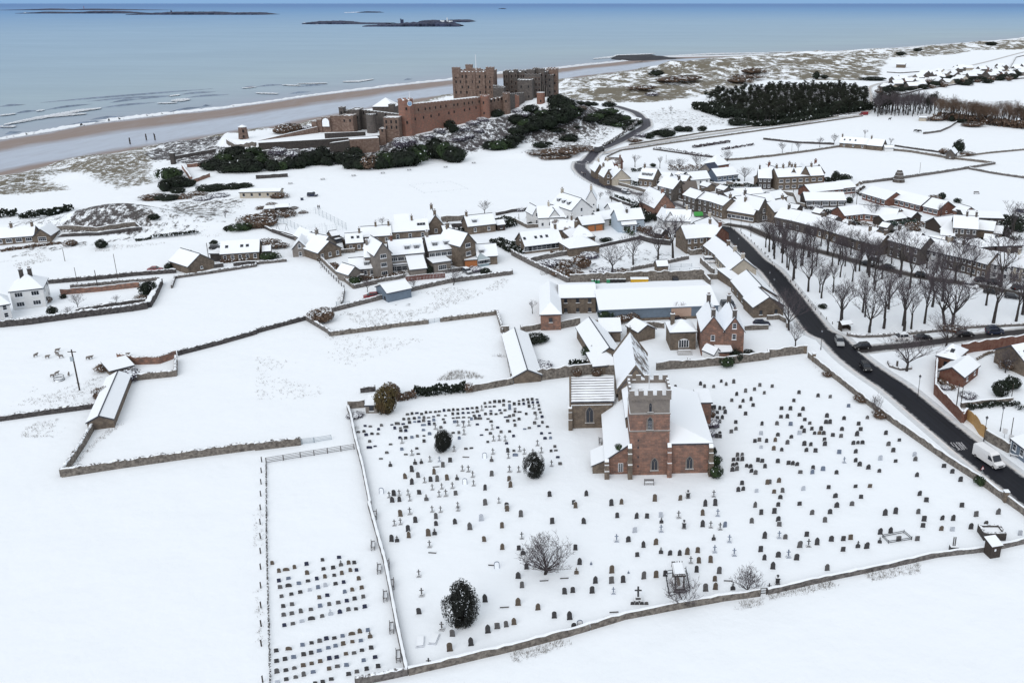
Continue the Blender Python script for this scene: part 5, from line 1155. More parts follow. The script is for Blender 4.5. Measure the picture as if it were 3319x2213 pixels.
o=thing("timber_hut","tall dark timber hut against the outside of the front wall","hut",U(D4(2010,455)),R_(14))
m=MB();m.box(-.85,.85,-.1,1.5,-.2,2.3,0);m.build("wall",wood_d,o);m=MB();slab(m,[(-1.0,-.35,2.25),(1.0,-.35,2.25),(1.0,1.75,2.75),(-1.0,1.75,2.75)],.15);m.build("roof",[snow,wood_d],o)
m=MB();m.box(-.3,-.0,-.12,-.09,1.2,1.6);m.build("window",white,o)
# ================================================================ churchyard walls, plants
stone_wall("long front churchyard wall of grey stone capped with snow",[D2(1352,1490),D3(0,1275),D3(500,1145),D3(1000,995),D3(1500,900),D3(1880,832),D3(2195,790)],1.05,.5,stonet,"snow")
stone_wall("front churchyard wall right of the small gate, banked with snow",[D3(2262,775),D4(500,660),D4(1000,555),D4(1500,445),D4(1945,395),D4(2090,365),D4(2300,318),D4(2800,215)],.85,.5,stoneg,"snow")
stone_wall("rough bushy wall end below the new cemetery",[D2(880,1575),D2(1100,1540),D2(1345,1488)],1.0,.5,stoneg,"rough")
stone_wall("straight snow capped dividing wall between churchyard and new cemetery",[D2(1340,1485),D2(1250,1060),D2(1150,520),D2(1005,0),C2(1000,1555),C2(935,1230),C2(865,960),C2(835,800),C2(806,712)],0.9,.5,stoneg,"snow")
stone_wall("short corner wall beside the churchyard shed",[C2(806,712),C2(955,700)],1.6,.45,stonet,"snow")
stone_wall("north churchyard wall beyond the dark hedge",[C2(1840,575),C2(2244,500),C3(0,488)],1.5,.5,stonet,"snow")
stone_wall("tall tan farmyard wall joining byre and hipped outhouse",[C3(225,468),C3(500,432),C3(750,405),C3(945,420)],2.6,.5,stonet,"snow")
stone_wall("farmhouse garden wall right of the chancel",[C3(1262,375),C3(1600,352),C3(1900,325),C3(2244,282),C4(0,268),C4(335,225)],2.0,.5,stonet,"snow")
stone_wall("long tan roadside churchyard wall",[C4(355,265),C4(405,305),C4(560,430),C4(860,665),C4(1080,832),C4(1560,1172),C4(1830,1345),C4(2065,1515)],1.35,.5,stonet,"snow")
stone_wall("end of the roadside wall below the gate pier",[C4(2095,1535),C4(2244,1640),D4(2300,105),D4(2750,430)],1.3,.5,stonet,"snow")
for lab,p in (("stone gate pier at the top churchyard entrance, road side",C4(400,300)),("stone gate pier at the top churchyard entrance, garden side",C4(325,228)),("stone gate pier at the lower end of the roadside wall",C4(2078,1530))):
    o=thing("gate_pier",lab,"gate pier",U(p));m=MB();m.box(-.35,.35,-.35,.35,-.2,1.9);m.build("shaft",stonet,o);m=MB();m.box(-.45,.45,-.45,.45,1.9,2.05,0,1);m.prism([(-.4,-.4),(.4,-.4),(.4,.4),(-.4,.4)],2.05,2.2,1);m.build("cap",[stonet,snow],o)
fence("small dark field gate in the front churchyard wall",[D3(2200,785),D3(2255,780)],1.2,1.3,3,wood_d,name="field_gate",cat="gate")
house("small grey churchyard shed with snow covered roof",('E',C2(955,682),C2(1060,680),4.0),1.9,0.5,render_g,'lean',win=(1,1,"d"),name="shed",cat="shed",oh=.15)
stone_wall("low broken wall behind the churchyard shed",[C2(915,575),C2(1050,560)],1.2,.4,stoned,"rough")
bush("tall olive and brown conifer beside the churchyard shed",C2(1145,755),"olive",2.6,5.6,name="conifer",cat="conifer",dz=-.2)
bush("bare brown bush behind the olive conifer",C2(1195,600),"brown",2.2,3.2)
hedge("dark green hedge along the north churchyard wall",[C2(1390,600),C2(1600,588),C2(1840,560)],2.0,2.2,leaf_d,2,dens=190,snowy=.02)
hedge("brown thorny hedge left of the dark green hedge",[C2(1230,640),C2(1400,612)],2.2,1.6,twig_b,3,dens=150,snowy=.03)
bush("small brown bush at the right end of the dark hedge",C2(1860,565),"brown",1.3,2.2)
bush("small thorn bush at the foot of the corner wall",C2(865,785),"snowy",1.8,0.9)
bush("dark round yew standing among the far rows of graves",C2(1640,1090),"yew",1.9,3.9,name="yew_bush",cat="yew",v=0)
bush("dark round yew near the north side of the church",C3(200,1305),"yew",1.65,4.0,name="yew_bush",cat="yew",v=1)
bush("largest loose dark yew low in the old churchyard",D2(1830,1035),"yew",2.0,5.6,name="yew_bush",cat="yew",v=1,rz=2.1)
o=tree("wide spreading bare tree alone in the churchyard",D3(290,600),BIGBUSH,5.6,0.2,group=None,base=5.2)
tree("small bare tree just inside the front wall",D3(2085,770),SMALL[0],4.0,1.0,group=None,base=4,sx=0.85)
tree("leafless many stemmed shrub beside the canopy tomb",D3(1510,888),SMALL[1],4.6,0.5,name="bare_shrub",cat="shrub",group=None,base=4)
bush("small dark conifer growing by the roadside wall",C4(1855,1385),"green",0.95,2.0,name="conifer",cat="conifer")
for i,(x,y,k,r,h) in enumerate(((1735,800,"brown",1.5,2.2),(1745,870,"snowy",1.9,2.0),(1735,950,"snowy",1.2,1.6),(1765,1110,"dark",.6,1.4),(1785,1215,"green",1.1,2.2),(1780,1320,"green",1.2,2.6))):
    bush(["russet bush against the south porch of the church","snowy bush below the russet one by the south aisle","small frosted bush by the south aisle buttress","small dark shrub against the middle of the south aisle","upper round green shrub at the church's south corner","lower round green shrub at the church's south corner"][i],C3(x,y),k,r,h)
o=bush("ivy clump on the roof edge of the north aisle",C3(905,1110),"green",1.0,.8,loc=Vector((2.8-1.7,138.7,4.6)))
hedge("dark hedge along the farmhouse garden wall",[C3(1440,360),C3(1640,345)],.9,1.9,leaf_d,5,dens=60)
for i,(x,y,k,r,h) in enumerate(((1885,345,"green",1.7,2.6),(1970,300,"dark",1.5,3.2),(2075,240,"dark",1.5,1.1),(220,130,"dark",2.8,2.0),(570,432,"brown",1.5,2.2),(745,428,"brown",1.6,1.8),(260,350,"snowy",3.0,1.2))):
    bush(["clipped snowy green bush before the garden wall","dark bush overhanging the farmhouse garden wall","low dark shrub in the farmhouse garden","dark evergreen shrub in the walled farm garden","bare brown bush before the tall farmyard wall","russet bush below the hipped outhouse","low dark scrub along the byre's garden side"][i],C3(x,y),k,r,h)
for i,(x,y,r,h) in enumerate(((520,430,1.4,1.0),(820,650,1.9,1.2),(985,790,2.0,1.3))):bush(f"low thorny scrub against the roadside wall, {['nearest the entrance', 'halfway along', 'below the leaning sapling'][i]}",C4(x,y),"brown",r,h)
tree("thin leaning sapling over the roadside wall",C4(945,760),SMALL[1],4.5,0,name="sapling",cat="sapling",group=None,base=4,sx=.5)
tm=MB();tg=random.Random(77)
for T,P,n,hh in ((D3,[(0,1300),(500,1170),(1000,1045),(1500,910),(2240,815),(2240,880),(1500,985),(800,1140),(0,1400)],900,.28),(D4,[(0,780),(500,680),(1350,510),(1350,590),(500,740),(0,840)],420,.28),(D2,[(1360,1520),(2271,1330),(2271,1420),(1400,1568)],380,.28),(C1,[(1000,560),(1140,480),(1300,470),(1120,820),(860,1020),(650,1240),(560,1270),(760,1060),(980,860)],330,.3),(C1,[(0,690),(0,500),(500,440),(900,430),(860,620),(700,700)],200,.32),
   (C1,[(150,970),(250,850),(800,750),(720,960)],110,.32),(C2,[(0,640),(0,180),(600,60),(1500,110),(900,320),(600,620)],420,.3),(C2,[(1380,480),(1420,400),(1700,300),(2170,240),(2200,340),(2000,450)],420,.5),(B2,[(560,1500),(800,1380),(1400,1210),(2300,1070),(2250,1150),(1400,1460),(680,1545)],700,.4),(B2,[(530,900),(600,880),(850,1190),(760,1320),(640,1080)],260,.4),(D2,[(-20,60),(60,0),(70,1560),(0,1560)],300,.25),(C4,[(340,270),(430,320),(560,440),(850,660),(800,700),(520,470)],120,.3),
   (B1,[(0,900),(700,790),(2000,640),(2000,690),(700,860),(0,1010)],700,.5),(C2,[(830,700),(880,800),(930,1000),(870,960),(800,720)],60,.3),(B3,[(250,1010),(340,1030),(520,1130),(300,1160)],160,.4)):
    W=[tuple(U(T(*p))[:2]) for p in P];x0,x1=min(p[0] for p in W),max(p[0] for p in W);y0,y1=min(p[1] for p in W),max(p[1] for p in W);X=np.array([tg.uniform(x0,x1) for _ in range(n*6)]);Y=np.array([tg.uniform(y0,y1) for _ in range(n*6)])
    ok=np.nonzero(in_poly(X,Y,W) & (sinnoise(X,Y,4.5,n)>0.05))[0][:n]
    for k in ok:
        z=h1(X[k],Y[k])
        for _ in range(4):
            a,r=tg.uniform(0,6.28),tg.uniform(.05,.3);x,y=X[k]+r*math.cos(a),Y[k]+r*math.sin(a);l=hh*tg.uniform(.5,1.4);w_=.025;c_,s_=math.cos(a),math.sin(a)
            tm.add([(x-s_*w_,y+c_*w_,z-.02),(x+s_*w_,y-c_*w_,z-.02),(x+c_*l*.6,y+s_*l*.6,z+l)],[(0,1,2)])
tag(tm.build("grass",mat("dead_grass",(.16,.14,.12),.95,var=.3)),"thin dead grass stalks standing through the snow along walls and pastures","grass",None,"stuff")
# ================================================================ the village, house by house
E,G,RR='E','G','R'
def hs(*a,**k):return house(*a,**k)
# ---- farm behind the church
hs("long stone byre with snowy roof, gable on the tall farmyard wall",(RR,C3(132,374),C3(22,16),6.0),1.6,1.5,stonet,ridge=True,name="byre",cat="barn")
hs("hipped square end block of the stone barn with one upper window",(G,B3(257,1397),B3(441,1392),23),4.4,2.2,stonep,'hip',gw=(1,1,"d"),wbase=2.2,name="barn",cat="barn")
hs("stone barn with small dark openings between hipped block and sheeted shed",(E,B3(430,1252),B3(757,1245),13),4.4,1.6,stonet,win=(3,2,"d"),wbase=.4,name="barn",cat="barn")
o=hs("huge low sheeted farm shed with one pale board panel",(E,B3(795,1362),B3(1870,1318),22),3.3,2.0,sheet_b,ridge=False,name="farm_shed",cat="barn",edge=sheet_b)
m=MB();m.box(3.2,8.6,-11.1,-11.0,.7,3.2);m.build("board_panel",mat("pale_boards",(.42,.30,.24),.8,var=.08),o);m=MB();m.box(-19,20,-11.2,-11.0,-.5,.68);m.build("stone_plinth",stonet,o)
hs("stone farmhouse with twin gables and four chimneys, left gable",(G,B3(1722,1548),B3(1925,1548),12),6.3,3.6,stonep,ridge=True,chim=(-.98,.98),gw=(1,2,"s"),wbase=1.2,name="farmhouse",cat="farmhouse",pots=3,chm=stoneg)
hs("right gable block of the twin gabled stone farmhouse",(G,B3(1927,1548),B3(2106,1548),12),6.3,3.4,stonep,ridge=True,chim=(-.98,.98),gw=(1,2,"s"),wbase=4.2,name="farmhouse",cat="farmhouse",pots=3,chm=stoneg)
o=hs("low farmhouse wing with large arched white window",(E,C3(1390,48),C3(1612,40),7),4.6,1.8,stonet,'hip',chim=(-.8,),name="farmhouse_wing",cat="farmhouse")
wn=MB();plate(wn,[(-1.3,0),(1.3,0),(1.3,1.7),(.8,2.15),(0,2.35),(-.8,2.15),(-1.3,1.7)],-.05,.03,0)
for i in range(4):wn.box(-1.15+i*.6,-.70+i*.6,-.09,-.05,.15,1.95,1)
u=local(o.location,o.rotation_euler[2],U(C3(1505,205)));wn.build("arched_window",[white,glass],o,(u.x,-3.52,.6))
st=thing("stone_steps","snowy stone steps below the arched farmhouse window","steps",U(C3(1512,228)),R_(3));m=MB()
for k in range(4):m.box(-1.5-.1*k,1.5+.1*k,-.4*k,.9,-.2,.62-.16*k,0,1)
m.build("step_blocks",[stonet,snow],st)
hs("small white sided glazed lean-to shed at the farmhouse corner",(E,C3(1665,205),C3(1768,250),2.5),1.6,1.4,render_w,ridge=False,name="greenhouse",cat="greenhouse",oh=.1)
hs("brick outhouse with snowy roof against the farmhouse garden wall",(E,C3(1800,218),C3(1930,212),3.4),2.1,0.9,stonep,'lean',name="outhouse",cat="outhouse",oh=.2)
hs("tiny outhouse with white window left of the brick outhouse",(E,C3(1735,205),C3(1803,203),2.2),1.7,0.6,wood_d,'lean',win=(1,1,"n"),wbase=.6,name="outhouse",cat="outhouse",oh=.15)
hs("ivy cornered stone cottage beside the chancel roof",(RR,B3(700,1432),C3(850,180),6.5),2.8,2.2,stonet,ridge=True,name="cottage",cat="cottage")
hs("stone store with one door behind the ivy cornered cottage",(E,B3(800,1552),B3(985,1548),6),2.9,1.3,stonet,'lean',door="dark",win=(1,1,"d"),name="store",cat="store")
hs("narrow snowy roofed store at the yard corner behind the church",(E,B3(1040,1500),B3(1145,1560),5),2.6,1.4,stonet,name="store",cat="store")
hs("hipped low outhouse against the chancel's left side",(E,C3(715,345),C3(945,325),8),2.2,1.9,stonet,'hip',name="outhouse",cat="outhouse")
bush("ivy mass on the corner of the cottage beside the chancel",C3(690,270),"green",1.9,3.6);bush("spreading snowy ivy along the cottage eaves",C3(760,225),"dark",2.4,3.2)
# ---- long single storey range along the main road
hs("low pantile range by the road, end nearest the street corner",(RR,B3(1845,688),B3(1968,778),8),3.0,3.0,stonet,win=(4,1,"s"),chim=(.98,),ridge=True,name="cottage_range",cat="cottage")
hs("middle of the low roadside range with pale cream gable",(RR,B3(1970,778),B3(2100,900),8.4),3.0,3.2,render_c,win=(5,1,"d"),chim=(-.2,.95),ridge=True,name="cottage_range",cat="cottage")
hs("flat roofed link building inside the roadside range",(E,B3(1985,1075),B3(2075,1065),9),2.7,0.6,stonet,'lean',name="link_building",cat="building")
hs("steep snowy roofed workshop with blue doors in the roadside range",(RR,B3(2130,1000),B3(2262,1142),9),3.0,3.0,stonet,win=(3,1,"d"),ridge=True,name="workshop",cat="workshop")
hs("last stone workshop of the roadside range with blue gable door",(RR,B3(2240,1160),B4(12,1242),8.5),3.0,2.6,stonet,gw=(2,1,"d"),ridge=True,name="workshop",cat="workshop")
# ---- left terrace and its neighbours
hs("tall grey gabled house at the left of the arts-and-crafts terrace",(G,B2(1075,862),B2(1228,838),10),7.6,3.4,render_g,gw=(1,3,"w"),wbase=.9,name="terrace_house",cat="house",ridge=True)
hs("roof wing with stout chimney left of the tall grey gable",(RR,B2(985,765),B2(1140,757),8),6.0,3.0,render_g,chim=(-.9,),name="terrace_house",cat="house")
hs("low annex with one dormer before the tall grey gable",(RR,B2(845,892),B2(1065,876),7),2.8,2.6,render_g,win=(4,1,"s"),dorm=(.4,),name="annex",cat="house")
hs("little gabled wing with white window at the terrace's left corner",(G,B2(838,1040),B2(958,1008),6),2.6,2.0,render_g,gw=(2,1,"n"),name="annex",cat="house")
hs("middle terrace house with two dormers and a red chimney",(RR,B2(1200,728),B2(1495,703),9),5.6,3.6,render_g,win=(5,2,"w"),dorm=(.05,.62),chim=((-.9,0),),name="terrace_house",cat="house",chm=brick)
hs("right terrace house with three white dormers",(RR,B2(1535,692),B2(1855,660),9),5.6,3.6,render_g,win=(6,2,"w"),dorm=(-.6,.05,.5),chim=(-.98,.85),name="terrace_house",cat="house")
hs("tall tan gabled house at the right of the terrace",(G,B2(1853,780),B2(1990,746),11),7.2,3.6,stonet,gw=(1,3,"w"),chim=(.9,),name="terrace_house",cat="house",ridge=True)
hs("white framed sun lounge below the middle terrace house",(E,B2(1248,958),B2(1395,945),4),2.6,0.3,render_w,'flat',win=(3,1,"b"),name="sun_lounge",cat="conservatory",oh=.15)
hs("long snowy lean-to roof sweeping down between the terrace houses",(E,B2(1400,990),B2(1545,975),10),2.6,3.6,render_g,'lean',name="lean_to",cat="house")
hs("flat roofed dark extension with large white window on the terrace",(E,B2(1610,937),B2(1765,915),6),3.2,0.3,render_g,'flat',win=(1,1,"b"),name="extension",cat="house")
hs("low dormered house at the far right of the terrace",(RR,B2(1995,768),B2(2170,757),9),2.8,2.8,stonet,dorm=(-.55,),gw=(1,1,"s"),name="house")
hs("orange timber porch at the foot of the tan gable",(E,B2(1895,912),B2(2005,905),4.5),2.4,0.3,wood_o,'flat',name="porch",cat="porch",oh=.15)
hs("glass conservatory beside the low dormered house",(E,B2(2020,905),B2(2112,890),5),2.3,1.2,mat("conservatory_glass",(0.20,0.27,0.30),0.2),'hip',win=(3,1,"w"),name="conservatory",cat="conservatory",roofm=mat("conservatory_roof",(0.35,0.42,0.45),0.3),edge=white)
hs("small gabled stone cottage nearest the fenced field corner",(G,B2(328,805),B2(465,797),9),2.8,2.6,render_g,gw=(1,2,"s"),wbase=.3,name="cottage",cat="cottage")
hs("cottage behind its twin near the tennis court corner",(G,B2(445,722),B2(565,700),9),2.8,2.5,render_g,win=(2,1,"s"),name="cottage",cat="cottage")
hs("gabled cottage second back from the field corner",(G,B2(595,775),B2(728,738),9),2.8,2.5,render_g,chim=(.3,),name="cottage",cat="cottage")
hs("gabled cottage at the head of the fenced field",(G,B2(562,842),B2(770,795),9),2.8,3.0,stonet,gw=(3,1,"s"),name="cottage",cat="cottage")
hs("low stone cottage with two skylights behind the terrace",(E,B2(820,756),B2(968,744),8),2.9,2.4,stonet,win=(2,1,"s"),sky=(-.2,.5),chim=(.9,),name="cottage",cat="cottage")
hs("long stone cottage with centre chimney behind the terrace",(E,B2(960,698),B2(1226,680),8),2.9,2.6,stonet,win=(3,1,"s"),chim=(0,.98),name="cottage",cat="cottage")
hs("longest stone house behind the terrace with roof lights",(E,B2(1225,655),B2(1565,630),8),3.4,3.0,stonet,win=(3,1,"l"),chim=(.2,),sky=(.5,.65,.8),name="house")
hs("stone cross gable with tall chimney ending the longest house",(G,B2(1562,592),B2(1698,582),12),3.6,3.6,stonet,gw=(1,1,"s"),chim=(-.9,.9),name="house",ridge=True)
hs("small snowy roof behind the longest stone house",(E,B2(1262,577),B2(1385,570),7),2.4,2.6,stonet,name="outbuilding",cat="outbuilding")
o=hs("stone house with gable and box dormer by the leaning bare tree",(E,B2(1925,602),B2(2172,575),8),3.0,3.0,stonet,dorm=(-.45,),win=(2,1,"s"),chim=(-.95,),name="house")
hs("white walled low pavilion at the edge of the cricket field",(E,B1(2172,292),B2(212,285),6),2.6,0.8,render_c,win=(5,1,"d"),name="pavilion",cat="pavilion",ridge=False)
hs("black timber shed beyond the tennis court",(E,B2(182,432),B2(292,425),5),2.2,.8,wood_d,name="shed",cat="shed")
hs("grey shed left of the black timber shed",(E,B2(72,440),B2(167,436),4),2.0,.5,render_g,'lean',name="shed",cat="shed")
hs("grey gabled garage with open door beside the field wall",(RR,B2(1135,1132),B2(1348,1088),7.5),2.7,1.5,sheet_b,gw=(2,1,"d"),wbase=.1,name="garage",cat="garage",ridge=False)
# ---- left edge
hs("long bungalow at the left edge below the dunes",(E,B1(-60,712),B1(300,686),8),2.6,2.6,stonet,win=(4,1,"w"),chim=(-.2,.95),name="bungalow",cat="bungalow")
hs("stone gabled end of the bungalow below the dunes",(G,B1(300,690),B1(456,682),9),2.7,2.4,stonet,gw=(1,1,"b"),name="bungalow",cat="bungalow")
o=hs("long low stone house with porch and roof lights by the lane",(E,B1(2002,852),B1(2345,830),9),2.8,3.0,stonet,win=(5,1,"s"),sky=(-.7,.4,.1),ridge=False,name="house")
hs("little gabled porch with white door on the long low house",(G,B1(2130,850),B1(2208,846),4),2.2,1.1,stonet,gw=(1,1,"l"),wbase=.1,name="porch",cat="porch",oh=.2)
hs("big gabled garage wing at the left of the long low house",(G,B1(1705,965),B1(1942,908),11),2.5,3.0,stonet,gw=(1,1,"n"),name="house_wing",cat="house")
hs("flat snowy link between garage wing and long low house",(E,B1(1905,850),B1(2005,850),6),2.5,0.3,stoned,'flat',name="link_building",cat="house")
hs("white hipped house with two dark chimneys at the left edge",(E,B1(85,1192),B1(385,1158),10),5.4,3.0,render_w,'hip',win=(2,2,"w"),gw=(2,2,"w"),chim=(-.35,.25),name="house",chm=stoned)
hs("white sun room with five windows before the white hipped house",(E,B1(205,1262),B1(368,1250),3),2.5,0.5,render_w,'lean',win=(3,1,"b"),name="sun_room",cat="conservatory",oh=.2)
hs("second white house cut by the left edge of the photo",(E,B1(-110,1335),B1(85,1302),8),4.4,2.4,render_w,'hip',win=(2,2,"s"),gw=(2,1,"w"),name="house")
# ---- centre: the white hotel and around
hs("tall white house with three small dormers, hotel main block",(RR,B3(445,292),B3(628,350),9),7.2,3.8,render_w,gw=(1,3,"s"),win=(3,2,"s"),dorm=(-.6,-.1,.4),chim=(-.95,),name="white_house",cat="house",chm=render_c)
hs("white gable with tall white chimney behind the hotel block",(G,B3(672,352),B3(762,352),8),6.2,3.6,render_w,gw=(2,2,"n"),chim=(-.9,),name="white_house",cat="house",chm=render_c)
hs("low white hotel wing under a long snowy roof",(RR,B3(225,420),B3(560,405),9),4.0,3.4,render_w,win=(5,1,"s"),chim=(-.4,),name="white_house",cat="house")
hs("left white gable of the low hotel wing",(G,B3(330,525),B3(440,518),8),3.8,3.0,render_w,gw=(2,1,"n"),wbase=1.8,name="white_house",cat="house")
hs("right white gable of the low hotel wing",(G,B3(488,522),B3(596,508),9),3.8,3.2,render_w,gw=(2,1,"n"),wbase=1.8,name="white_house",cat="house")
hs("white gabled end of the hotel wing facing the left",(G,B3(186,490),B3(260,482),7),4.6,2.6,render_w,gw=(1,2,"s"),name="white_house",cat="house")
o=hs("double garage with orange doors before the white hotel",(E,B3(640,590),B3(836,568),8),2.7,2.2,stonet,name="garage",cat="garage",ridge=False)
dm=MB();dm.box(-1.3,1.3,-.05,.02,0,2.2);dme=dm.mesh("garage_door",[wood_o])
for x in (-.9,2.3):link_obj("garage_door",dme,(x,-4.0,0),parent=o)
hs("long stone bungalow with glazed white front and roof lights",(E,B3(120,782),B3(455,742),10),2.6,3.6,stonet,win=(8,1,"b"),gw=(1,2,"s"),sky=(-.9,-.3,0,.3),chim=(.98,),name="bungalow",cat="bungalow")
hs("hipped stone bungalow nearest the walled orchard",(E,B3(522,802),B3(792,768),10),2.8,2.6,stonet,'hip',gw=(1,1,"s"),name="bungalow",cat="bungalow")
hs("hipped snowy roof with bare patch behind the orchard bungalow",(E,B3(535,708),B3(752,690),10),2.8,3.0,stonet,'hip',chim=(-.3,),name="bungalow",cat="bungalow",roofm=bare_roof("bare_patched_roof",0.56,.2))
hs("dark roofed stone link above the garages",(RR,B3(350,545),B3(560,540),8),3.0,2.6,stonet,chim=(.9,),name="house",roofm=bare_roof("grey_half_bare_roof",0.50,.3))
hs("pale blue rendered house with chimney, rear range",(RR,B3(930,452),B3(1162,436),9),4.4,3.0,render_b,win=(3,1,"s"),name="blue_house",cat="house")
hs("pale blue rendered house, front gable range by the green hedge",(E,B3(1000,588),B3(1126,580),9),3.0,3.2,render_b,win=(3,1,"l"),gw=(1,2,"s"),chim=(.1,),name="blue_house",cat="house",chm=stoneg)
hs("pale blue flat roofed garden room",(E,B3(1128,580),B3(1205,572),6),2.6,.3,render_b,'flat',win=(2,1,"l"),name="garden_room",cat="house",oh=.15)
hs("reddish stone house with big front gable by the street bend",(G,B3(1292,432),B3(1478,415),15),4.2,5.2,stonep,gw=(1,2,"s"),chim=(-.7,),name="house",ridge=True)
hs("small white gabled roof beside the windswept tree",(RR,B3(872,396),B3(985,385),7),2.6,2.4,render_w,name="house")
hs("long low snowy roof below the small white gable",(RR,B3(740,478),B3(925,446),8),2.6,2.2,render_w,name="house")
hs("house with snowy roof and dark chimney left of the green shed",(RR,B3(1405,442),B3(1620,448),9),4.4,3.4,render_w,chim=(.75,),win=(4,1,"s"),name="house")
hs("white gabled wing with dark timbering near the street",(G,B3(1385,545),B3(1475,538),8),4.4,3.0,render_w,gw=(1,2,"s"),name="house")
hs("snowy roofed house behind the street corner buildings",(RR,B3(1650,565),B3(1800,512),8),4.4,3.2,render_w,chim=(.98,),win=(2,2,"s"),name="house",pots=4)
hs("long stone house at the corner where road meets street",(E,B3(1582,712),B3(1858,690),10),5.2,3.2,stonet,win=(5,2,"s"),chim=(.98,),name="house")
hs("brick gable end at the corner where road meets street",(RR,B3(1800,585),B3(1900,605),9),5.2,3.0,brick,name="house",chim=(.9,))
o=thing("green_trailer","bright green sheeted trailer parked by the street","trailer",U(B3(1690,512)),.1);m=MB();m.box(-1.7,1.7,-.9,.9,.5,1.5,0);m.prism([(-1.7,-.9),(1.7,-.9),(1.7,.9),(-1.7,.9)],1.5,[1.5,1.5,1.8,1.8],0);m.build("tilt_cover",mat("bright_green_sheet",(0.06,0.33,0.07),.6),o);m=MB();m.box(-1.7,1.7,-.9,.9,.4,.5);m.build("chassis",metal_d,o)
for x in (-1.0,1.0):
    for y in (-.8,.8):link_obj("wheel",WHEEL,(x,y,.33),parent=o)
# ---- upper village
hs("cream cottage with gable on the inside of the road bend",(RR,A3(770,1470),B3(900,5),8),3.8,3.2,render_c,win=(3,1,"s"),chim=(-.9,.5),name="cottage",cat="cottage")
hs("brick wall house with bare red roof ridge above the bend",(RR,A3(850,1432),A3(990,1438),7),3.4,2.4,brick,chim=(.95,),name="house",roofm=bare_roof("red_half_bare_roof",0.40,.2),edge=brick)
hs("grey gabled house front facing the bend",(G,B3(835,152),B3(908,148),9),4.0,3.2,stonet,gw=(1,2,"s"),chim=(.9,),name="house")
hs("broad cream gable beside the bend with low garage",(G,B3(908,168),B3(1072,160),10),3.2,4.0,render_c,gw=(1,1,"s"),chim=(-.3,),name="house")
hs("low cream garage before the broad cream gable",(E,B3(975,182),B3(1078,178),6),2.4,1.0,render_c,'lean',name="garage",cat="garage")
hs("small stone gable left of the grey gable on the bend",(G,B3(755,102),B3(835,98),9),3.6,3.4,stonet,gw=(1,1,"s"),name="house")
hs("house with three small peaked dormers behind the dark hedge",(RR,B3(1190,65),B3(1318,78),9),3.6,4.2,stonet,dorm=(-.5,0,.5),gw=(1,1,"s"),win=(3,1,"s"),chim=(-.9,),name="house")
hs("white walled bungalow right of the dark hedge",(RR,B3(1325,108),B3(1440,116),8),2.8,2.4,render_w,name="bungalow",cat="bungalow")
hs("stone villa with front gable at the head of the terrace row",(RR,B3(1385,148),B3(1525,180),8),5.4,3.4,stoneg,gw=(1,2,"s"),win=(3,2,"s"),chim=(.95,),name="house")
hs("front gable of the stone villa at the head of the row",(G,B3(1352,218),B3(1428,232),7),5.0,3.0,stoneg,gw=(1,2,"l"),name="house")
hs("gabled stone house with dark solar roof beside the villa",(RR,B3(1540,195),B3(1665,192),8),4.6,3.0,stonep,gw=(1,2,"s"),win=(2,2,"s"),name="house",roofm=bare_roof("black_solar_roof",0.30,.15))
hs("steep snowy roof house above the solar roofed house",(E,B3(1625,180),B3(1795,165),8),2.8,3.0,render_w,win=(3,1,"s"),name="house")
hs("navy slate roofed house with blue grey walls",(RR,B3(1758,35),B3(1835,22),9),3.2,3.4,render_g,win=(3,1,"s"),name="house",roofm=mat("navy_slate",(0.03,0.04,0.07),.5),edge=slate)
hs("red brick house with pointed slate turret roof",(E,B3(1852,48),B3(1968,30),8),3.6,4.4,brick,'hip',win=(2,1,"s"),name="house")
hs("low bungalow with blue grey walls below the brick turret",(E,B3(1858,148),B3(2050,128),9),2.6,2.8,mat("blue_grey_render",(0.10,0.13,0.18),.8),win=(4,1,"w"),name="bungalow",cat="bungalow")
hs("dark stone house with tall chimney left of the manor",(RR,B3(2235,78),B3(2350,80),9),5.0,3.4,stoned,chim=(-.95,),win=(3,2,"s"),name="house")
for i,(p,q,w_) in enumerate((((1622,252),(1738,288),stoneg),((1742,282),(1888,315),stoneg),((1892,318),(1988,348),stonet))):
    hs(["first stone terrace house down the street from the villa","second stone terrace house with wide front on the street","third stone terrace house next to the long roofed shop"][i],(RR,B3(*p),B3(*q),7.5),5.4,2.4,w_,win=(3,2,"s"),chim=(.95,),name="terrace_house",cat="house",group="street terrace")
hs("long roofed stone shop with blue shop windows",(RR,B3(2012,356),B3(2245,392),8.5),3.4,3.6,stonet,win=(6,1,"w"),chim=(-.1,),name="shop",cat="shop")
for i,(p,q,W_) in enumerate((((2010,255),(2250,246),10),((2025,330),(2330,300),9),((1920,300),(2010,275),8),((1530,130),(1610,140),7))):
    hs(["long snowy roof behind the street terrace, farther one","long snowy roof behind the street terrace, nearer one","short snowy roof tucked behind the third terrace house","small snowy roof behind the villa"][i],(RR,B3(*p),B3(*q),W_),2.7,2.2,stonet,win=(5,1,"s"),name="house")
hs("tall stone gable house at the green's top corner",(G,B3(2238,450),B4(12,430),11),5.2,4.0,stoneg,gw=(1,2,"l"),name="house",chim=(.9,),ridge=True)
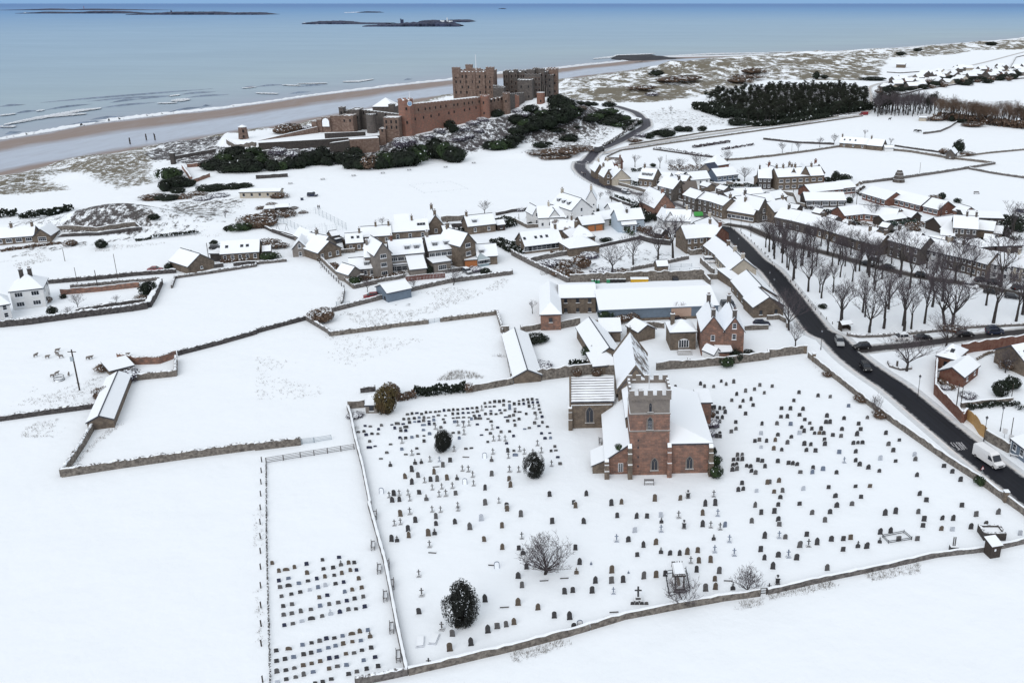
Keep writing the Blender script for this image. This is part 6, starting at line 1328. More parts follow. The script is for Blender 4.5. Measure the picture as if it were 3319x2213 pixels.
# ---- upper right
hs("large manor with many tall chimneys, central range",(RR,B4(60,74),B4(470,56),9),6.0,3.2,stonet,win=(7,2,"w"),chim=(-.95,-.65,-.25,-.1,.65),name="manor",cat="manor house",pots=4)
hs("front right gable of the many chimneyed manor",(G,B4(290,138),B4(382,138),9),6.2,4.2,stonet,gw=(1,2,"w"),name="manor",cat="manor house")
hs("brick gabled wing with tall brick stack right of the manor",(G,B4(395,118),B4(515,112),10),6.0,4.0,brick,gw=(1,2,"s"),chim=(-.4,),name="manor",cat="manor house",chm=brick,pots=4)
hs("middle front gable of the many chimneyed manor",(G,B4(190,150),B4(268,148),8),5.6,3.8,stonet,gw=(1,2,"w"),chim=(.6,),name="manor",cat="manor house",pots=4)
hs("left brick gable of the many chimneyed manor",(G,B4(48,152),B4(118,145),9),5.0,4.0,stonep,gw=(1,2,"s"),chim=(.5,),name="manor",cat="manor house",chm=brick)
hs("low stone range joining the manor from the left",(RR,B4(-60,110),B4(40,90),8),3.6,2.8,stonet,win=(2,1,"s"),name="house")
BG="brick bungalows by the far field"
hs("long brick gabled bungalow below the manor",(RR,B4(335,225),B4(625,196),9),2.6,2.4,brick,win=(5,1,"s"),gw=(1,1,"s"),name="bungalow",cat="bungalow",group=BG)
hs("small brick bungalow right of the manor's evergreen",(RR,B4(622,190),B4(740,178),9),2.7,2.4,brick,win=(3,1,"w"),name="bungalow",cat="bungalow",group=BG)
hs("dark walled long bungalow with white windows before the manor",(E,B4(345,368),B4(706,366),10),2.7,2.4,wood_d,win=(5,1,"b"),name="bungalow",cat="bungalow",ridge=False)
hs("stone outbuilding with snowy roof left of the long bungalow",(RR,B4(-20,292),B4(112,268),8),2.7,2.2,stonet,name="outbuilding",cat="outbuilding")
hs("first brick bungalow of the row facing the beehive dovecote",(E,B4(858,300),B4(1068,362),10),2.6,2.8,brick,win=(5,1,"w"),name="bungalow",cat="bungalow",group=BG,ridge=False)
hs("second and longest brick bungalow of the dovecote row",(E,B4(1100,342),B4(1385,412),10),2.6,2.8,brick,win=(6,1,"w"),name="bungalow",cat="bungalow",group=BG,ridge=False)
hs("third brick bungalow of the row with brick end gable",(E,B4(1410,418),B4(1545,450),10),2.6,2.8,brick,win=(3,1,"w"),gw=(1,1,"n"),name="bungalow",cat="bungalow",group=BG,ridge=False)
hs("little bungalow at the lower end of the dovecote row",(RR,B4(1750,402),B4(1840,428),7),2.5,2.0,stonep,name="bungalow",cat="bungalow")
hs("red brick gable bungalow in the middle of the backyards",(RR,B4(640,425),B4(812,408),9),2.6,2.5,brick,win=(4,1,"s"),name="bungalow",cat="bungalow",group=BG)
hs("wide snowy bungalow roof above the leafless yard tree",(RR,B4(835,405),B4(1185,442),9),2.6,2.4,stonep,win=(5,1,"w"),name="bungalow",cat="bungalow")
hs("long dark timber shed beside the green clipped hedge",(E,B4(1060,552),B4(1256,522),6),2.3,1.4,wood_d,name="shed",cat="shed")
hs("dark gable shed right of the green clipped hedge",(G,B4(1432,560),B4(1572,602),9),2.5,2.4,wood_d,name="shed",cat="shed")
hs("snowy garage roof with dark gable in the backyards",(G,B4(1300,520),B4(1390,508),8),2.4,1.8,wood_d,name="garage",cat="garage")
hs("small dark gable beside the wide bungalow roof",(G,B4(1158,498),B4(1248,482),8),2.4,1.8,stonep,name="garage",cat="garage")
hs("big stone house with two chimneys at the right backyards",(RR,B4(1690,498),B4(1905,512),9.5),5.4,3.4,stoneg,win=(4,2,"s"),gw=(2,2,"s"),chim=(.1,.98),name="house")
hs("low gabled wing before the big backyard stone house",(G,B4(1758,665),B4(1918,612),8),3.2,2.4,stonet,gw=(1,1,"s"),name="house_wing",cat="house")
hs("stone outbuilding right of the low gabled wing",(E,B4(1970,652),B4(2120,668),7),2.8,2.0,stonet,win=(2,1,"s"),name="outbuilding",cat="outbuilding")
hs("very wide snowy flat roof at the field's lower edge",(E,B4(1790,520),B4(2140,530),13),3.0,1.2,stoned,win=(5,1,"s"),name="hall",cat="hall",ridge=False)
hs("snowy roof between big stone house and wide flat roof",(RR,B4(1925,545),B4(2065,560),8),4.0,2.4,stonet,name="house")
hs("hipped low garage nearest the right terrace backs",(E,B4(1882,795),B4(2062,778),8),2.6,1.8,wood_d,'hip',name="garage",cat="garage")
hs("hipped low garage at the right edge of the backyards",(E,B4(2080,780),B4(2310,772),8),2.6,1.8,wood_d,'hip',name="garage",cat="garage")
hs("snowy yard outhouse above the white terrace house",(E,B4(1470,735),B4(1600,745),6),2.6,1.2,stonet,name="outhouse",cat="outhouse")
hs("second yard outhouse with slim flue behind the terrace",(E,B4(1570,680),B4(1690,690),6),2.6,1.4,stonet,name="outhouse",cat="outhouse")
TG="terrace houses above the grove"
for i,(p,q,he,w_,ch_) in enumerate((((65,515),(240,552),3.6,stoneg,(-.3,)),((242,552),(440,605),3.6,stoneg,(.9,)),((442,605),(640,670),3.6,stonet,()),((642,670),(800,720),3.6,stoneg,(-.9,)),((802,720),(1000,775),3.6,stonet,(-.6,.95)),((1095,722),(1383,802),5.6,stoneg,(-.95,)),((1385,798),(1588,848),4.6,render_w,(.9,)),((1590,848),(1812,895),4.8,stoneg,(.1,)),((1815,897),(1990,945),4.8,stonet,()),((1992,935),(2190,970),4.6,render_w,(.5,)),((2188,955),(2420,1000),4.4,render_c,(-.8,)))):
    hs("%s terrace house above the grove from the left%s" % (["first","second","third","fourth","fifth","sixth, two storeyed dark stone","seventh, white walled","eighth, dark stone","ninth, brown stone with pale windows","tenth, white with lit lamps","last, cream shop front"][i],""),(E,B4(*p),B4(*q),8),he,3.0,w_,win=(3 if i<5 else 4,2 if he>4 else 1,"s"),chim=ch_,door="dark" if i % 2 else "white",name="terrace_house",cat="house",group=TG)
hs("stone house with end chimney at the top of the terrace",(RR,B4(-10,385),B4(140,352),8),4.4,3.0,stonet,chim=(.95,),gw=(1,1,"s"),name="house")
# ---- by the junction
hs("hipped brick lodge with roof lights at the junction wall",(E,C4(1482,248),C4(1645,288),C4(1768,208)),3.0,2.0,brick,'hip',win=(1,1,"d"),gw=(2,1,"s"),sky=(.3,),name="brick_lodge",cat="house")
hs("lower gabled brick outbuilding before the junction lodge",(G,C4(1505,382),C4(1718,440),C4(1872,342)),2.4,1.5,brick,name="brick_outbuilding",cat="outbuilding",win=(2,1,"n"),ridge=False)
hs("sandstone hall with broad snowy roofs at the right edge",(RR,C4(2140,165),C4(2420,110),9),3.2,2.6,stonet,win=(4,1,"s"),gw=(1,1,"s"),sky=(-.6,-.3),name="sandstone_hall",cat="hall")
hs("blue timber kiosk at the right edge by the road",(E,C4(2140,985),C4(2330,1130),6),2.6,.7,sheet_b,win=(3,1,"s"),name="blue_kiosk",cat="kiosk",ridge=False)
# ---- far fields
hs("far stone farm range with roof lights, left half",(E,A4(650,1298),A4(900,1315),8),2.6,3.0,stonet,win=(3,1,"s"),sky=(-.7,-.3,.1),chim=(-.98,),name="farm_range",cat="farm building")
hs("far stone farm range, right half with gable",(E,A4(902,1318),A4(1035,1330),8),2.6,3.2,stonet,gw=(1,1,"s"),chim=(-.9,),name="farm_range",cat="farm building")
hs("small white shed at the end of the far farm range",(E,A4(1065,1345),A4(1140,1345),5),2.0,1.2,render_w,name="shed",cat="shed")
hs("lonely ruined stone cottage under a dark tree in far field",(G,A4(1618,1392),A4(1695,1398),9),3.2,2.2,stoneg,gw=(1,1,"n"),name="ruined_cottage",cat="cottage")
hs("low far barn at the foot of the tall dunes",(E,A4(1165,588),A4(1245,590),14),4.0,1.5,stonet,name="barn",cat="barn")
hs("white field shelter at the right of the bare shelterbelt",(E,A4(1375,1070),A4(1440,1072),5),2.4,.8,render_c,name="field_shelter",cat="shelter")
o=thing("dovecote","stepped beehive stone dovecote standing in the snowy field","dovecote",U(B4(1186,196)))
m=MB()
for k,(r0,r1,z0,z1) in enumerate(((2.9,2.6,-.5,1.5),(2.45,2.15,1.5,3.1),(2.0,1.65,3.1,4.6),(1.5,1.0,4.6,5.7))):m.tube((0,0,z0),(0,0,z1),r0,r1,16,0);m.tube((0,0,z1),(0,0,z1+.12),r1+.02,r1-.4,16,1,True)
m.build("stone_drum",[stoneg,snow],o);m=MB();m.box(-.4,.4,-2.75,-2.5,0,1.2);m.build("door",wood_d,o)
# ---- ruined sheep barn, left of the churchyard
hs("long ruined sheep barn roof running down the field, right slope",(RR,C1(868,780),C1(1035,394),4.6),1.7,1.1,stonet,name="sheep_barn",cat="barn",ridge=True,oh=.2)
hs("snowy upper lean-to at the top of the ruined sheep barn",(E,C1(965,380),C1(1165,330),6),1.6,.4,stonet,'lean',name="lean_to",cat="barn")
# ---- distant village beyond the wood: nothing tells most of its houses apart
rv=random.Random(8);FP=[A4(1060,830),A4(1060,790),A4(1200,735),A4(1400,680),A4(1700,640),A4(2324,630),A4(2324,700),A4(1900,735),A4(1500,790),A4(1200,835)]
FW=[onz(p,0) for p in FP];FX,FY=[p[0] for p in FW],[p[1] for p in FW];fhouse={}
for k,(w_,L_,hh,mt) in enumerate(((8,12,2.8,render_c),(8,10,4.4,stoneg),(9,15,2.6,stonep),(8,9,4.0,render_g))):
    fhouse[k]=(wallmesh(L_,w_,hh,3,'gable',-2).mesh("wall",[mt]),roofmesh(L_,w_,hh,3,'gable').mesh("roof",[snow,slate]),wallmesh(L_,w_,hh,3,'gable').mesh("gable",[mt]))
pl=[];tries=0
while len(pl)<62 and tries<9000:
    tries+=1;x,y=rv.uniform(min(FX),max(FX)),rv.uniform(min(FY),max(FY))
    if not in_poly(np.array([x]),np.array([y]),FW)[0] or any(math.hypot(x-a,(y-b_))<17 for a,b_ in pl):continue
    if min(seg_dist(np.array([x]),np.array([y]),[tuple(U(p)[:2]) for p in LANE[12:18]]))<9:continue
    pl.append((x,y));k=rv.randrange(4)
    o=thing("village_house","distant snow roofed house in the far village beyond the wood","house",(x,y,h1(x,y)),rv.choice((.3,.3+1.57))+rv.uniform(-.3,.3),"distant village houses")
    link_obj("wall",fhouse[k][0],(0,0,0),parent=o);link_obj("roof",fhouse[k][1],(0,0,0),parent=o)
for i,(lab,p,q) in enumerate((("brown shed in the yard below the red gable bungalow",B4(400,470),B4(470,485)),("low snowy outhouse behind the third terrace house",B4(520,530),B4(590,550)),("small yard shed behind the terrace's fourth chimney",B4(660,575),B4(725,592)),("snowy coal shed left of the sixth terrace house",B4(880,640),B4(960,662)),("little outhouse right of the leafless yard tree",B4(1010,600),B4(1080,615)),("snow roofed outhouse above the seventh terrace house",B4(1290,690),B4(1370,705)),
  ("narrow yard shed above the eighth terrace house",B4(1690,775),B4(1770,795)),("snowy yard shed right of the low gabled wing",B4(1960,715),B4(2050,725)),("small garage at the terrace's left backs",B4(180,430),B4(260,445)),("yard shed behind the first street terrace house",B3(1700,225),B3(1770,245)),("yard shed behind the second street terrace house",B3(1850,255),B3(1920,275)),("small snowy roof below the white walled bungalow",B3(1480,130),B3(1540,140)),
  ("garden shed beside the big dark hedge",B3(1330,190),B3(1390,200)),("low shed before the white timbered gable",B3(1480,600),B3(1550,610)),("tool shed below the copper bush",B3(1290,660),B3(1350,672)),("little shed behind the cottages' court",B2(690,690),B2(750,680)),("snowy shed in the terrace's rear court",B2(1700,640),B2(1780,632)),("small shed beside the box dormer house",B2(2190,590),B2(2260,582)),("stone privy above the walled farm pens",B3(1320,965),B3(1415,960)),("dark shed by the cottage lane shrubs",B2(60,830),B2(130,825)))):
    hs(lab,(E,p,q,4.5),2.2,1.3,(stonet,stoneg,wood_d)[i % 3],win=(1,1,"d") if i % 2 else None,name="shed",cat="shed",oh=.2)
# ================================================================ the castle on its crag
castp=masonry("castle_weathered_buff",(0.25,0.17,0.135),(0.17,0.115,0.095),(0.2,0.165,0.14),1.3,0.55,var2=(0.20,0.10,0.075))
castle=thing("castle","large red and grey stone castle on the crag above the beach","castle",(-95,555,0))
CO=Vector((-95,555,0))
_cw=MB();_cw.box(-.45,.45,-.06,.02,0,1.5,0);CWIN=_cw.mesh("window",[mat("castle_opening",(0.012,0.012,0.014),.6)])
_cw=MB();_cw.box(-.65,.65,-.05,.02,-.1,2.0,1);_cw.box(-.45,.45,-.09,-.04,0,1.8,0);CWIN2=_cw.mesh("window",[mat("castle_opening",(0.02,0.02,0.022),.6),castt])
def cwins(part,X0,X1,Y,z0,z1,cols,rows,me=None,jitter=.0):
    for i in range(cols):
        for j in range(rows):
            link_obj("window",me or CWIN,(X0+(X1-X0)*(i+.5)/cols+random.uniform(-jitter,jitter)-CO.x,Y-CO.y,z0+(z1-z0)*(j+.5)/rows),parent=part)
def cblock(name,x0,x1,yt,yb,Y,D,m,crenel=1.0,wins=None,snowtop=True,deep=8,lab=None,mw=1.3):
    """block seen in the photo between columns x0..x1 and rows yt..yb, its front standing Y metres off, D metres deep"""
    a,b_=atY((x0,yt),Y),atY((x1,yt),Y);zb=atY((x0,yb),Y).z-deep;z1=(a.z+b_.z)/2-crenel;mb=MB()
    X0,X1=a.x-CO.x,b_.x-CO.x;Y0=Y-CO.y
    mb.box(X0,X1,Y0,Y0+D,zb,z1,0,1 if snowtop else 0)
    if crenel>.2:battle(mb,X0-.1,X1+.1,Y0-.1,Y0+D+.1,z1+.003,z1+crenel,mw,mw*.75,.7,0,1)
    o=mb.build(name,[m,snow],castle)
    if lab:o['label']=lab
    if wins:cwins(o,a.x,b_.x,Y,zb+deep+1,z1-1.5,*wins)
    return o
def cwall(name,pa,ha,Ya,pb,hb,Yb,m,th=2.2,crenel=.8,wins=None,deep=8,roof=True):
    """wall from photo point pa (top) to pb (top); ha, hb rows of its foot"""
    a,b_=atY(pa,Ya),atY(pb,Yb);za,zb=atY((pa[0],ha),Ya).z-deep,atY((pb[0],hb),Yb).z-deep
    d=Vector((b_.x-a.x,b_.y-a.y,0));L=d.length;d.normalize();n=Vector((-d.y,d.x,0));mb=MB()
    P=[a,b_,b_+n*th,a+n*th];P=[(p.x-CO.x,p.y-CO.y) for p in P]
    mb.prism(P,[za,zb,zb,za],[a.z-crenel,b_.z-crenel,b_.z-crenel,a.z-crenel],0,1)
    k=int(L/2.6)
    if crenel>.2:
        for i in range(k):
            t0,t1=(i+.15)/k,(i+.72)/k;p0,p1=a.lerp(b_,t0),a.lerp(b_,t1);Q=[p0-n*.02,p1-n*.02,p1+n*.7,p0+n*.7]
            zz=(p0.z+p1.z)/2;mb.prism([(q.x-CO.x,q.y-CO.y) for q in Q],zz-crenel-.01,zz,0,1)
    o=mb.build(name,[m,snow],castle)
    if wins:
        n_,f,me=wins;rz=math.atan2(d.y,d.x)
        for i in range(n_):
            p=a.lerp(b_,(i+.5+random.uniform(-.25,.25))/n_)-n*.05;z=p.z-(p.z-(za+(zb-za)*i/n_)-deep)*f
            link_obj("window",me,(p.x-CO.x,p.y-CO.y,z),rz,parent=o)
    return o
def cround(name,xc0,xc1,yt,yb,Y,m,crenel=.8,deep=8,n=14,taper=.06,wins=0):
    a,b_=atY((xc0,yt),Y),atY((xc1,yt),Y);r=(b_.x-a.x)/2;zb=atY((xc0,yb),Y).z-deep;z1=a.z;c=Vector(((a.x+b_.x)/2,Y+r,0))-CO;mb=MB()
    mb.tube((c.x,c.y,zb),(c.x,c.y,z1-crenel),r*(1+taper),r,n,0);mb.add([(c.x+r*math.cos(6.2832*i/n),c.y+r*math.sin(6.2832*i/n),z1-crenel) for i in range(n)],[tuple(range(n))],1)
    if crenel>.1:
        for i in range(n):
            t0,t1=6.2832*(i+.12)/n,6.2832*(i+.7)/n
            mb.prism([(c.x+q*math.cos(t),c.y+q*math.sin(t)) for q,t in ((r-.5,t0),(r+.05,t0),(r+.05,t1),(r-.5,t1))],z1-crenel-.05,z1,0,1)
    o=mb.build(name,[m,snow],castle)
    for k in range(wins):link_obj("window",CWIN,(c.x+random.uniform(-.3,.3)*r,c.y-r*.985,zb+deep+(z1-zb-deep)*(k+.6)/(wins+.4)),parent=o)
    return o
def px2(x,y):return A2(x,y)
kp=cblock("keep",1465,1598,231,318,582,19,castt,1.2,(7,4,CWIN2,.8))
for x0,x1,yt,Y in ((1464.5,1488,219,581.5),(1574.5,1599.5,218,581.5),(1508,1529,210,597),(1530,1555,222,594),(1464.5,1486,221,596)):
    a,b_=atY((x0,yt),Y),atY((x1,yt),Y);mb=MB();zt=a.z;z0=atY((x0,235),Y).z-3
    mb.box(a.x-CO.x,b_.x-CO.x,Y-CO.y,Y-CO.y+4.6,z0,zt-.9,0,1);battle(mb,a.x-CO.x-.1,b_.x-CO.x+.1,Y-CO.y-.1,Y-CO.y+4.7,zt-.897,zt,1.0,.8,.6,0,1);mb.build("turret",[castt,snow],kp)
for x0,x1 in ((1466,1472),(1500,1507),(1531,1539),(1563,1570),(1591,1597)):
    a,b_=atY((x0,236),581.3),atY((x1,236),581.3);mb=MB();mb.box(a.x-CO.x,b_.x-CO.x,581.4-CO.y,582.2-CO.y,10,a.z);mb.build("pilaster",castt,kp)
cblock("king_hall",1630,1706,232,318,604,16,castg,.9,(7,4,CWIN2))
for x0,x1,yt,Y in ((1636,1647,229,603),(1664,1676,226,602.6),(1690,1702,229,602.4),(1706,1732,226,601),(1727,1745,221,606),(1745,1764,223,604)):
    cblock("turret",x0,x1,yt,318,Y,6,castg,.8,(1,3,CWIN2),mw=1.0)
cblock("south_range",1700,1752,240,330,600,15,castg,.9,(5,4,CWIN2))
cblock("front_tower",1677,1724,259,338,588,12,castg,.6,(2,2,CWIN),lab="front tower with a red stone lower half")
cblock("east_tower",1771,1806,223,318,616,13,castt,.9,(2,3,CWIN))
cblock("east_block",1748,1775,232,320,608,14,castg,.9,(2,4,CWIN2))
cblock("east_turret",1770,1792,243,318,609,9,castg,.5,(1,3,CWIN))
for i,x in enumerate((1751,1757,1763,1769)):cblock("buttress",x,x+3.2,270+i*4,330,601+i*.6,6,castg,0,snowtop=False)
cround("red_round_tower",1738,1765,301,356,571,castr,0,wins=1)
cwall("south_wall",A3(0,862),322,570,A3(62,858),326,573,castr,2,.6)
cwall("east_wall",(1640,305),348,560,(1700,300),338,584,castg,2,.6)
cwall("curtain_wall",A2(1395,948),A2(1430,1190)[1],500,A2(2040,884),A2(2080,1040)[1],547,castr,6,.25,(9,.62,CWIN))
cwall("upper_curtain",A2(1395,946),A2(1430,1045)[1],499.8,A2(2040,882),A2(2080,948)[1],546.8,castp,.5,.25,(13,.75,CWIN),deep=0)
cwall("wall_walk_range",A2(1420,945),380,507,A2(2040,876),350,553,castt,5,.3)
ct=cround("clock_tower",1283,1332,322,428,496,castr,.8,n=8,taper=.10,wins=2)
u=atY(A2(1382,943),496.4);mb=MB()
n=18;mb.add([(1.45*math.cos(6.2832*i/n),-.06,1.45*math.sin(6.2832*i/n)) for i in range(n)],[tuple(range(n))],0);mb.add([(1.2*math.cos(6.2832*i/n),-.12,1.2*math.sin(6.2832*i/n)) for i in range(n)],[tuple(range(n))],1)
mb.add([(-.06,-.16,0),(.06,-.16,0),(.06,-.16,.95),(-.06,-.16,.95)],[(0,1,2,3)],2);mb.add([(0,-.17,-.06),(.65,-.17,.3),(.62,-.17,.4),(0,-.17,.06)],[(0,1,2,3)],2)
for k in range(12):
    t=k*.5236;c_,s_=math.cos(t),math.sin(t);mb.add([(c_*.95-s_*.05,-.15,s_*.95+c_*.05),(c_*.95+s_*.05,-.15,s_*.95-c_*.05),(c_*1.15+s_*.05,-.15,s_*1.15-c_*.05),(c_*1.15-s_*.05,-.15,s_*1.15+c_*.05)],[(0,1,2,3)],2)
mb.build("clock_face",[white,mat("clock_dial_blue",(0.22,0.36,0.55),.5),white],ct,(u.x-CO.x+.6,u.y-CO.y+.55,u.z),.5)
cround("bastion_tower",A2(2025,0)[0],A2(2112,0)[0],310,392,545,castr,.6,wins=2)
cwall("mid_wall",A2(2105,900),362,553,A2(2250,872),352,560,castt,3,.7,(4,.3,CWIN))
cround("grey_round_tower",A2(2232,0)[0],A2(2300,0)[0],301,356,556,castt,.7,wins=1)
cblock("range_roof",1600,1632,285,318,575,10,castg,.5)
for x0,x1,y0 in ((1597,1612,278),(1612,1630,281)):cblock("small_turret",x0,x1,y0,318,577,6,castg,.5,mw=1)
gh=cblock("gatehouse",A2(1155,0)[0],A2(1290,0)[0],381,433,489,9,castt,.3,(3,2,CWIN2))
cblock("gatehouse_wing",A2(1115,0)[0],A2(1170,0)[0],417,434,487,6,castt,.3,(1,1,CWIN))
cwall("west_wall",A2(920,990),400,528,A2(1290,1035),408,512,castg,3,.3,(5,.3,CWIN))
cblock("west_block",A2(850,0)[0],A2(930,0)[0],355,410,522,10,castg,.5,(2,1,CWIN))
cround("half_round_turret",A2(985,0)[0],A2(1075,0)[0],371,408,510,castg,.3)
cblock("west_bastion",A2(770,0)[0],A2(875,0)[0],374,412,512,8,castt,.5,(2,1,CWIN))
cblock("watch_turret",A2(748,0)[0],A2(790,0)[0],348,385,522,5,castg,.8,(1,1,CWIN),mw=.9)
cblock("watch_block",A2(785,0)[0],A2(850,0)[0],357,385,524,6,castg,.5)
for i,(x0,x1,yt) in enumerate(((500,545,1103),(545,590,1085),(590,670,1066),(670,770,1050))):cblock("stepped_wall",A2(x0,0)[0],A2(x1,0)[0],yt/2.8,415,513+i*.8,2.5,castt,.3)
mb=MB();u=atY(A2(635,1150),512.5);plate(mb,[(-2,0),(2,0),(2,3),(1.4,4.3),(0,4.9),(-1.4,4.3),(-2,3)],-.1,.1,0);mb.build("archway",snow,castle,u-CO)
hall=MB();a,b_=atY(A2(1060,1000),536),atY(A2(1262,1015),536);hall.v=wallmesh(b_.x-a.x,14,8,1,'hip').v;
o=wallmesh(b_.x-a.x,13,a.z+2,1,'hip',0).build("hall_wall",castg,castle,((a.x+b_.x)/2-CO.x,542-CO.y,0));roofmesh(b_.x-a.x,13,a.z+2,4.5,'hip').build("hall_roof",[snow,slate],castle,((a.x+b_.x)/2-CO.x,542-CO.y,0))
for x0,x1,yt,Y in ((1258,1276,338,530),):cblock("chimney_block",x0,x1,yt,400,Y,4,castg,.3)
cwall("retaining_wall",A2(20,1298),488,473.8,A2(670,1262),492,483,stoned,2.2,0,deep=3)
cwall("retaining_wall",A2(665,1262),484,483,A2(1290,1218),462,491,stoned,2.2,0,deep=4)
cwall("lower_bastion",A2(850,1268),A2(860,1340)[1],471,A2(1115,1252),A2(1110,1335)[1],477,castt,7,0,deep=4)
cwall("dark_buttress_wall",A2(665,1300),495,474,A2(850,1275),480,472,stoned,4,0,deep=4)
cwall("ward_low_wall",A2(620,1210),446,488,A2(990,1195),436,492,stoned,1.2,0,deep=2)
cwall("seaward_parapet",A2(0,1283),462,480,A2(560,1150),416,512,castt,1.2,0,deep=3)
tag(MB().__class__ and (lambda m:(m.tube((0,0,0),(0,0,10),.22,.14,8,0,True),m.build("flagpole",white,None,atY(A2(1996,618),592)-Vector((0,0,1.5))))[-1])(MB()),"tall white flagpole on the castle keep","flagpole")
tag((lambda m:(m.tube((0,0,0),(0,0,5),.14,.1,8,0,True),m.build("flagpole",white,None,atY(A2(1393,900),501)-Vector((0,0,.8))))[-1])(MB()),"short white flagpole on the castle's clock tower","flagpole")
a,b_=atY(A1(2125,1160),486),atY(A1(2250,1295),486);zb,zt=b_.z,a.z
o=thing("windmill_tower","tapering stone windmill tower standing alone above the dunes","tower",((a.x+b_.x)/2,489,zb));mb=MB();hh=zt-zb;r=(b_.x-a.x)/2
mb.tube((0,0,-4),(0,0,hh),r,r*.66,16,0);mb.tube((0,0,hh),(0,0,hh+.3),r*.70,r*.70,16,1,True);mb.tube((0,0,hh+.3),(0,0,hh+1.1),r*.62,.4,16,1,True);mb.build("stone_drum",[castt,snow],o)
for z in (2.5,5.5):link_obj("window",CWIN,(r*.35,-r*.84+z*.06,z),.4,parent=o)
mb=MB();mb.box(-.7,.7,-r*.97-.1,-r*.8,-.5,2.1);mb.build("door",wood_d,o)
stone_wall("low tan wall around the foot of the windmill tower",[A1(2062,1300),A1(2140,1345),A1(2324,1330)],2.0,.8,stonet,"snow")
for lab,P,mm_ in (("brown bank wall left of the crag's trees",[A1(1700,1520),A1(1870,1505)],stonep),("snowy ledge wall running out towards the dunes",[A1(1590,1445),A1(1960,1378)],stoned),("broken wall stepping down the crag's left foot",[B1(1660,70),B1(1740,185)],stonep),("dark low wall below the castle's left crag",[B2(0,168),B2(290,150)],stoned),("stone ruin corner below the castle trees",[B1(1740,210),B1(1900,150)],stonep)):
    stone_wall(lab,P,1.8,.9,mm_,"snow")
o=thing("stone_pillar","dark stone pillar at the left end of the crag","pillar",U(A1(1577,1490)));mb=MB();mb.box(-1,1,-1,1,-1,5.5,0,1);mb.box(-1.2,1.2,-1.2,1.2,5.5,5.9,0,1);mb.build("shaft",[stoned,snow],o)
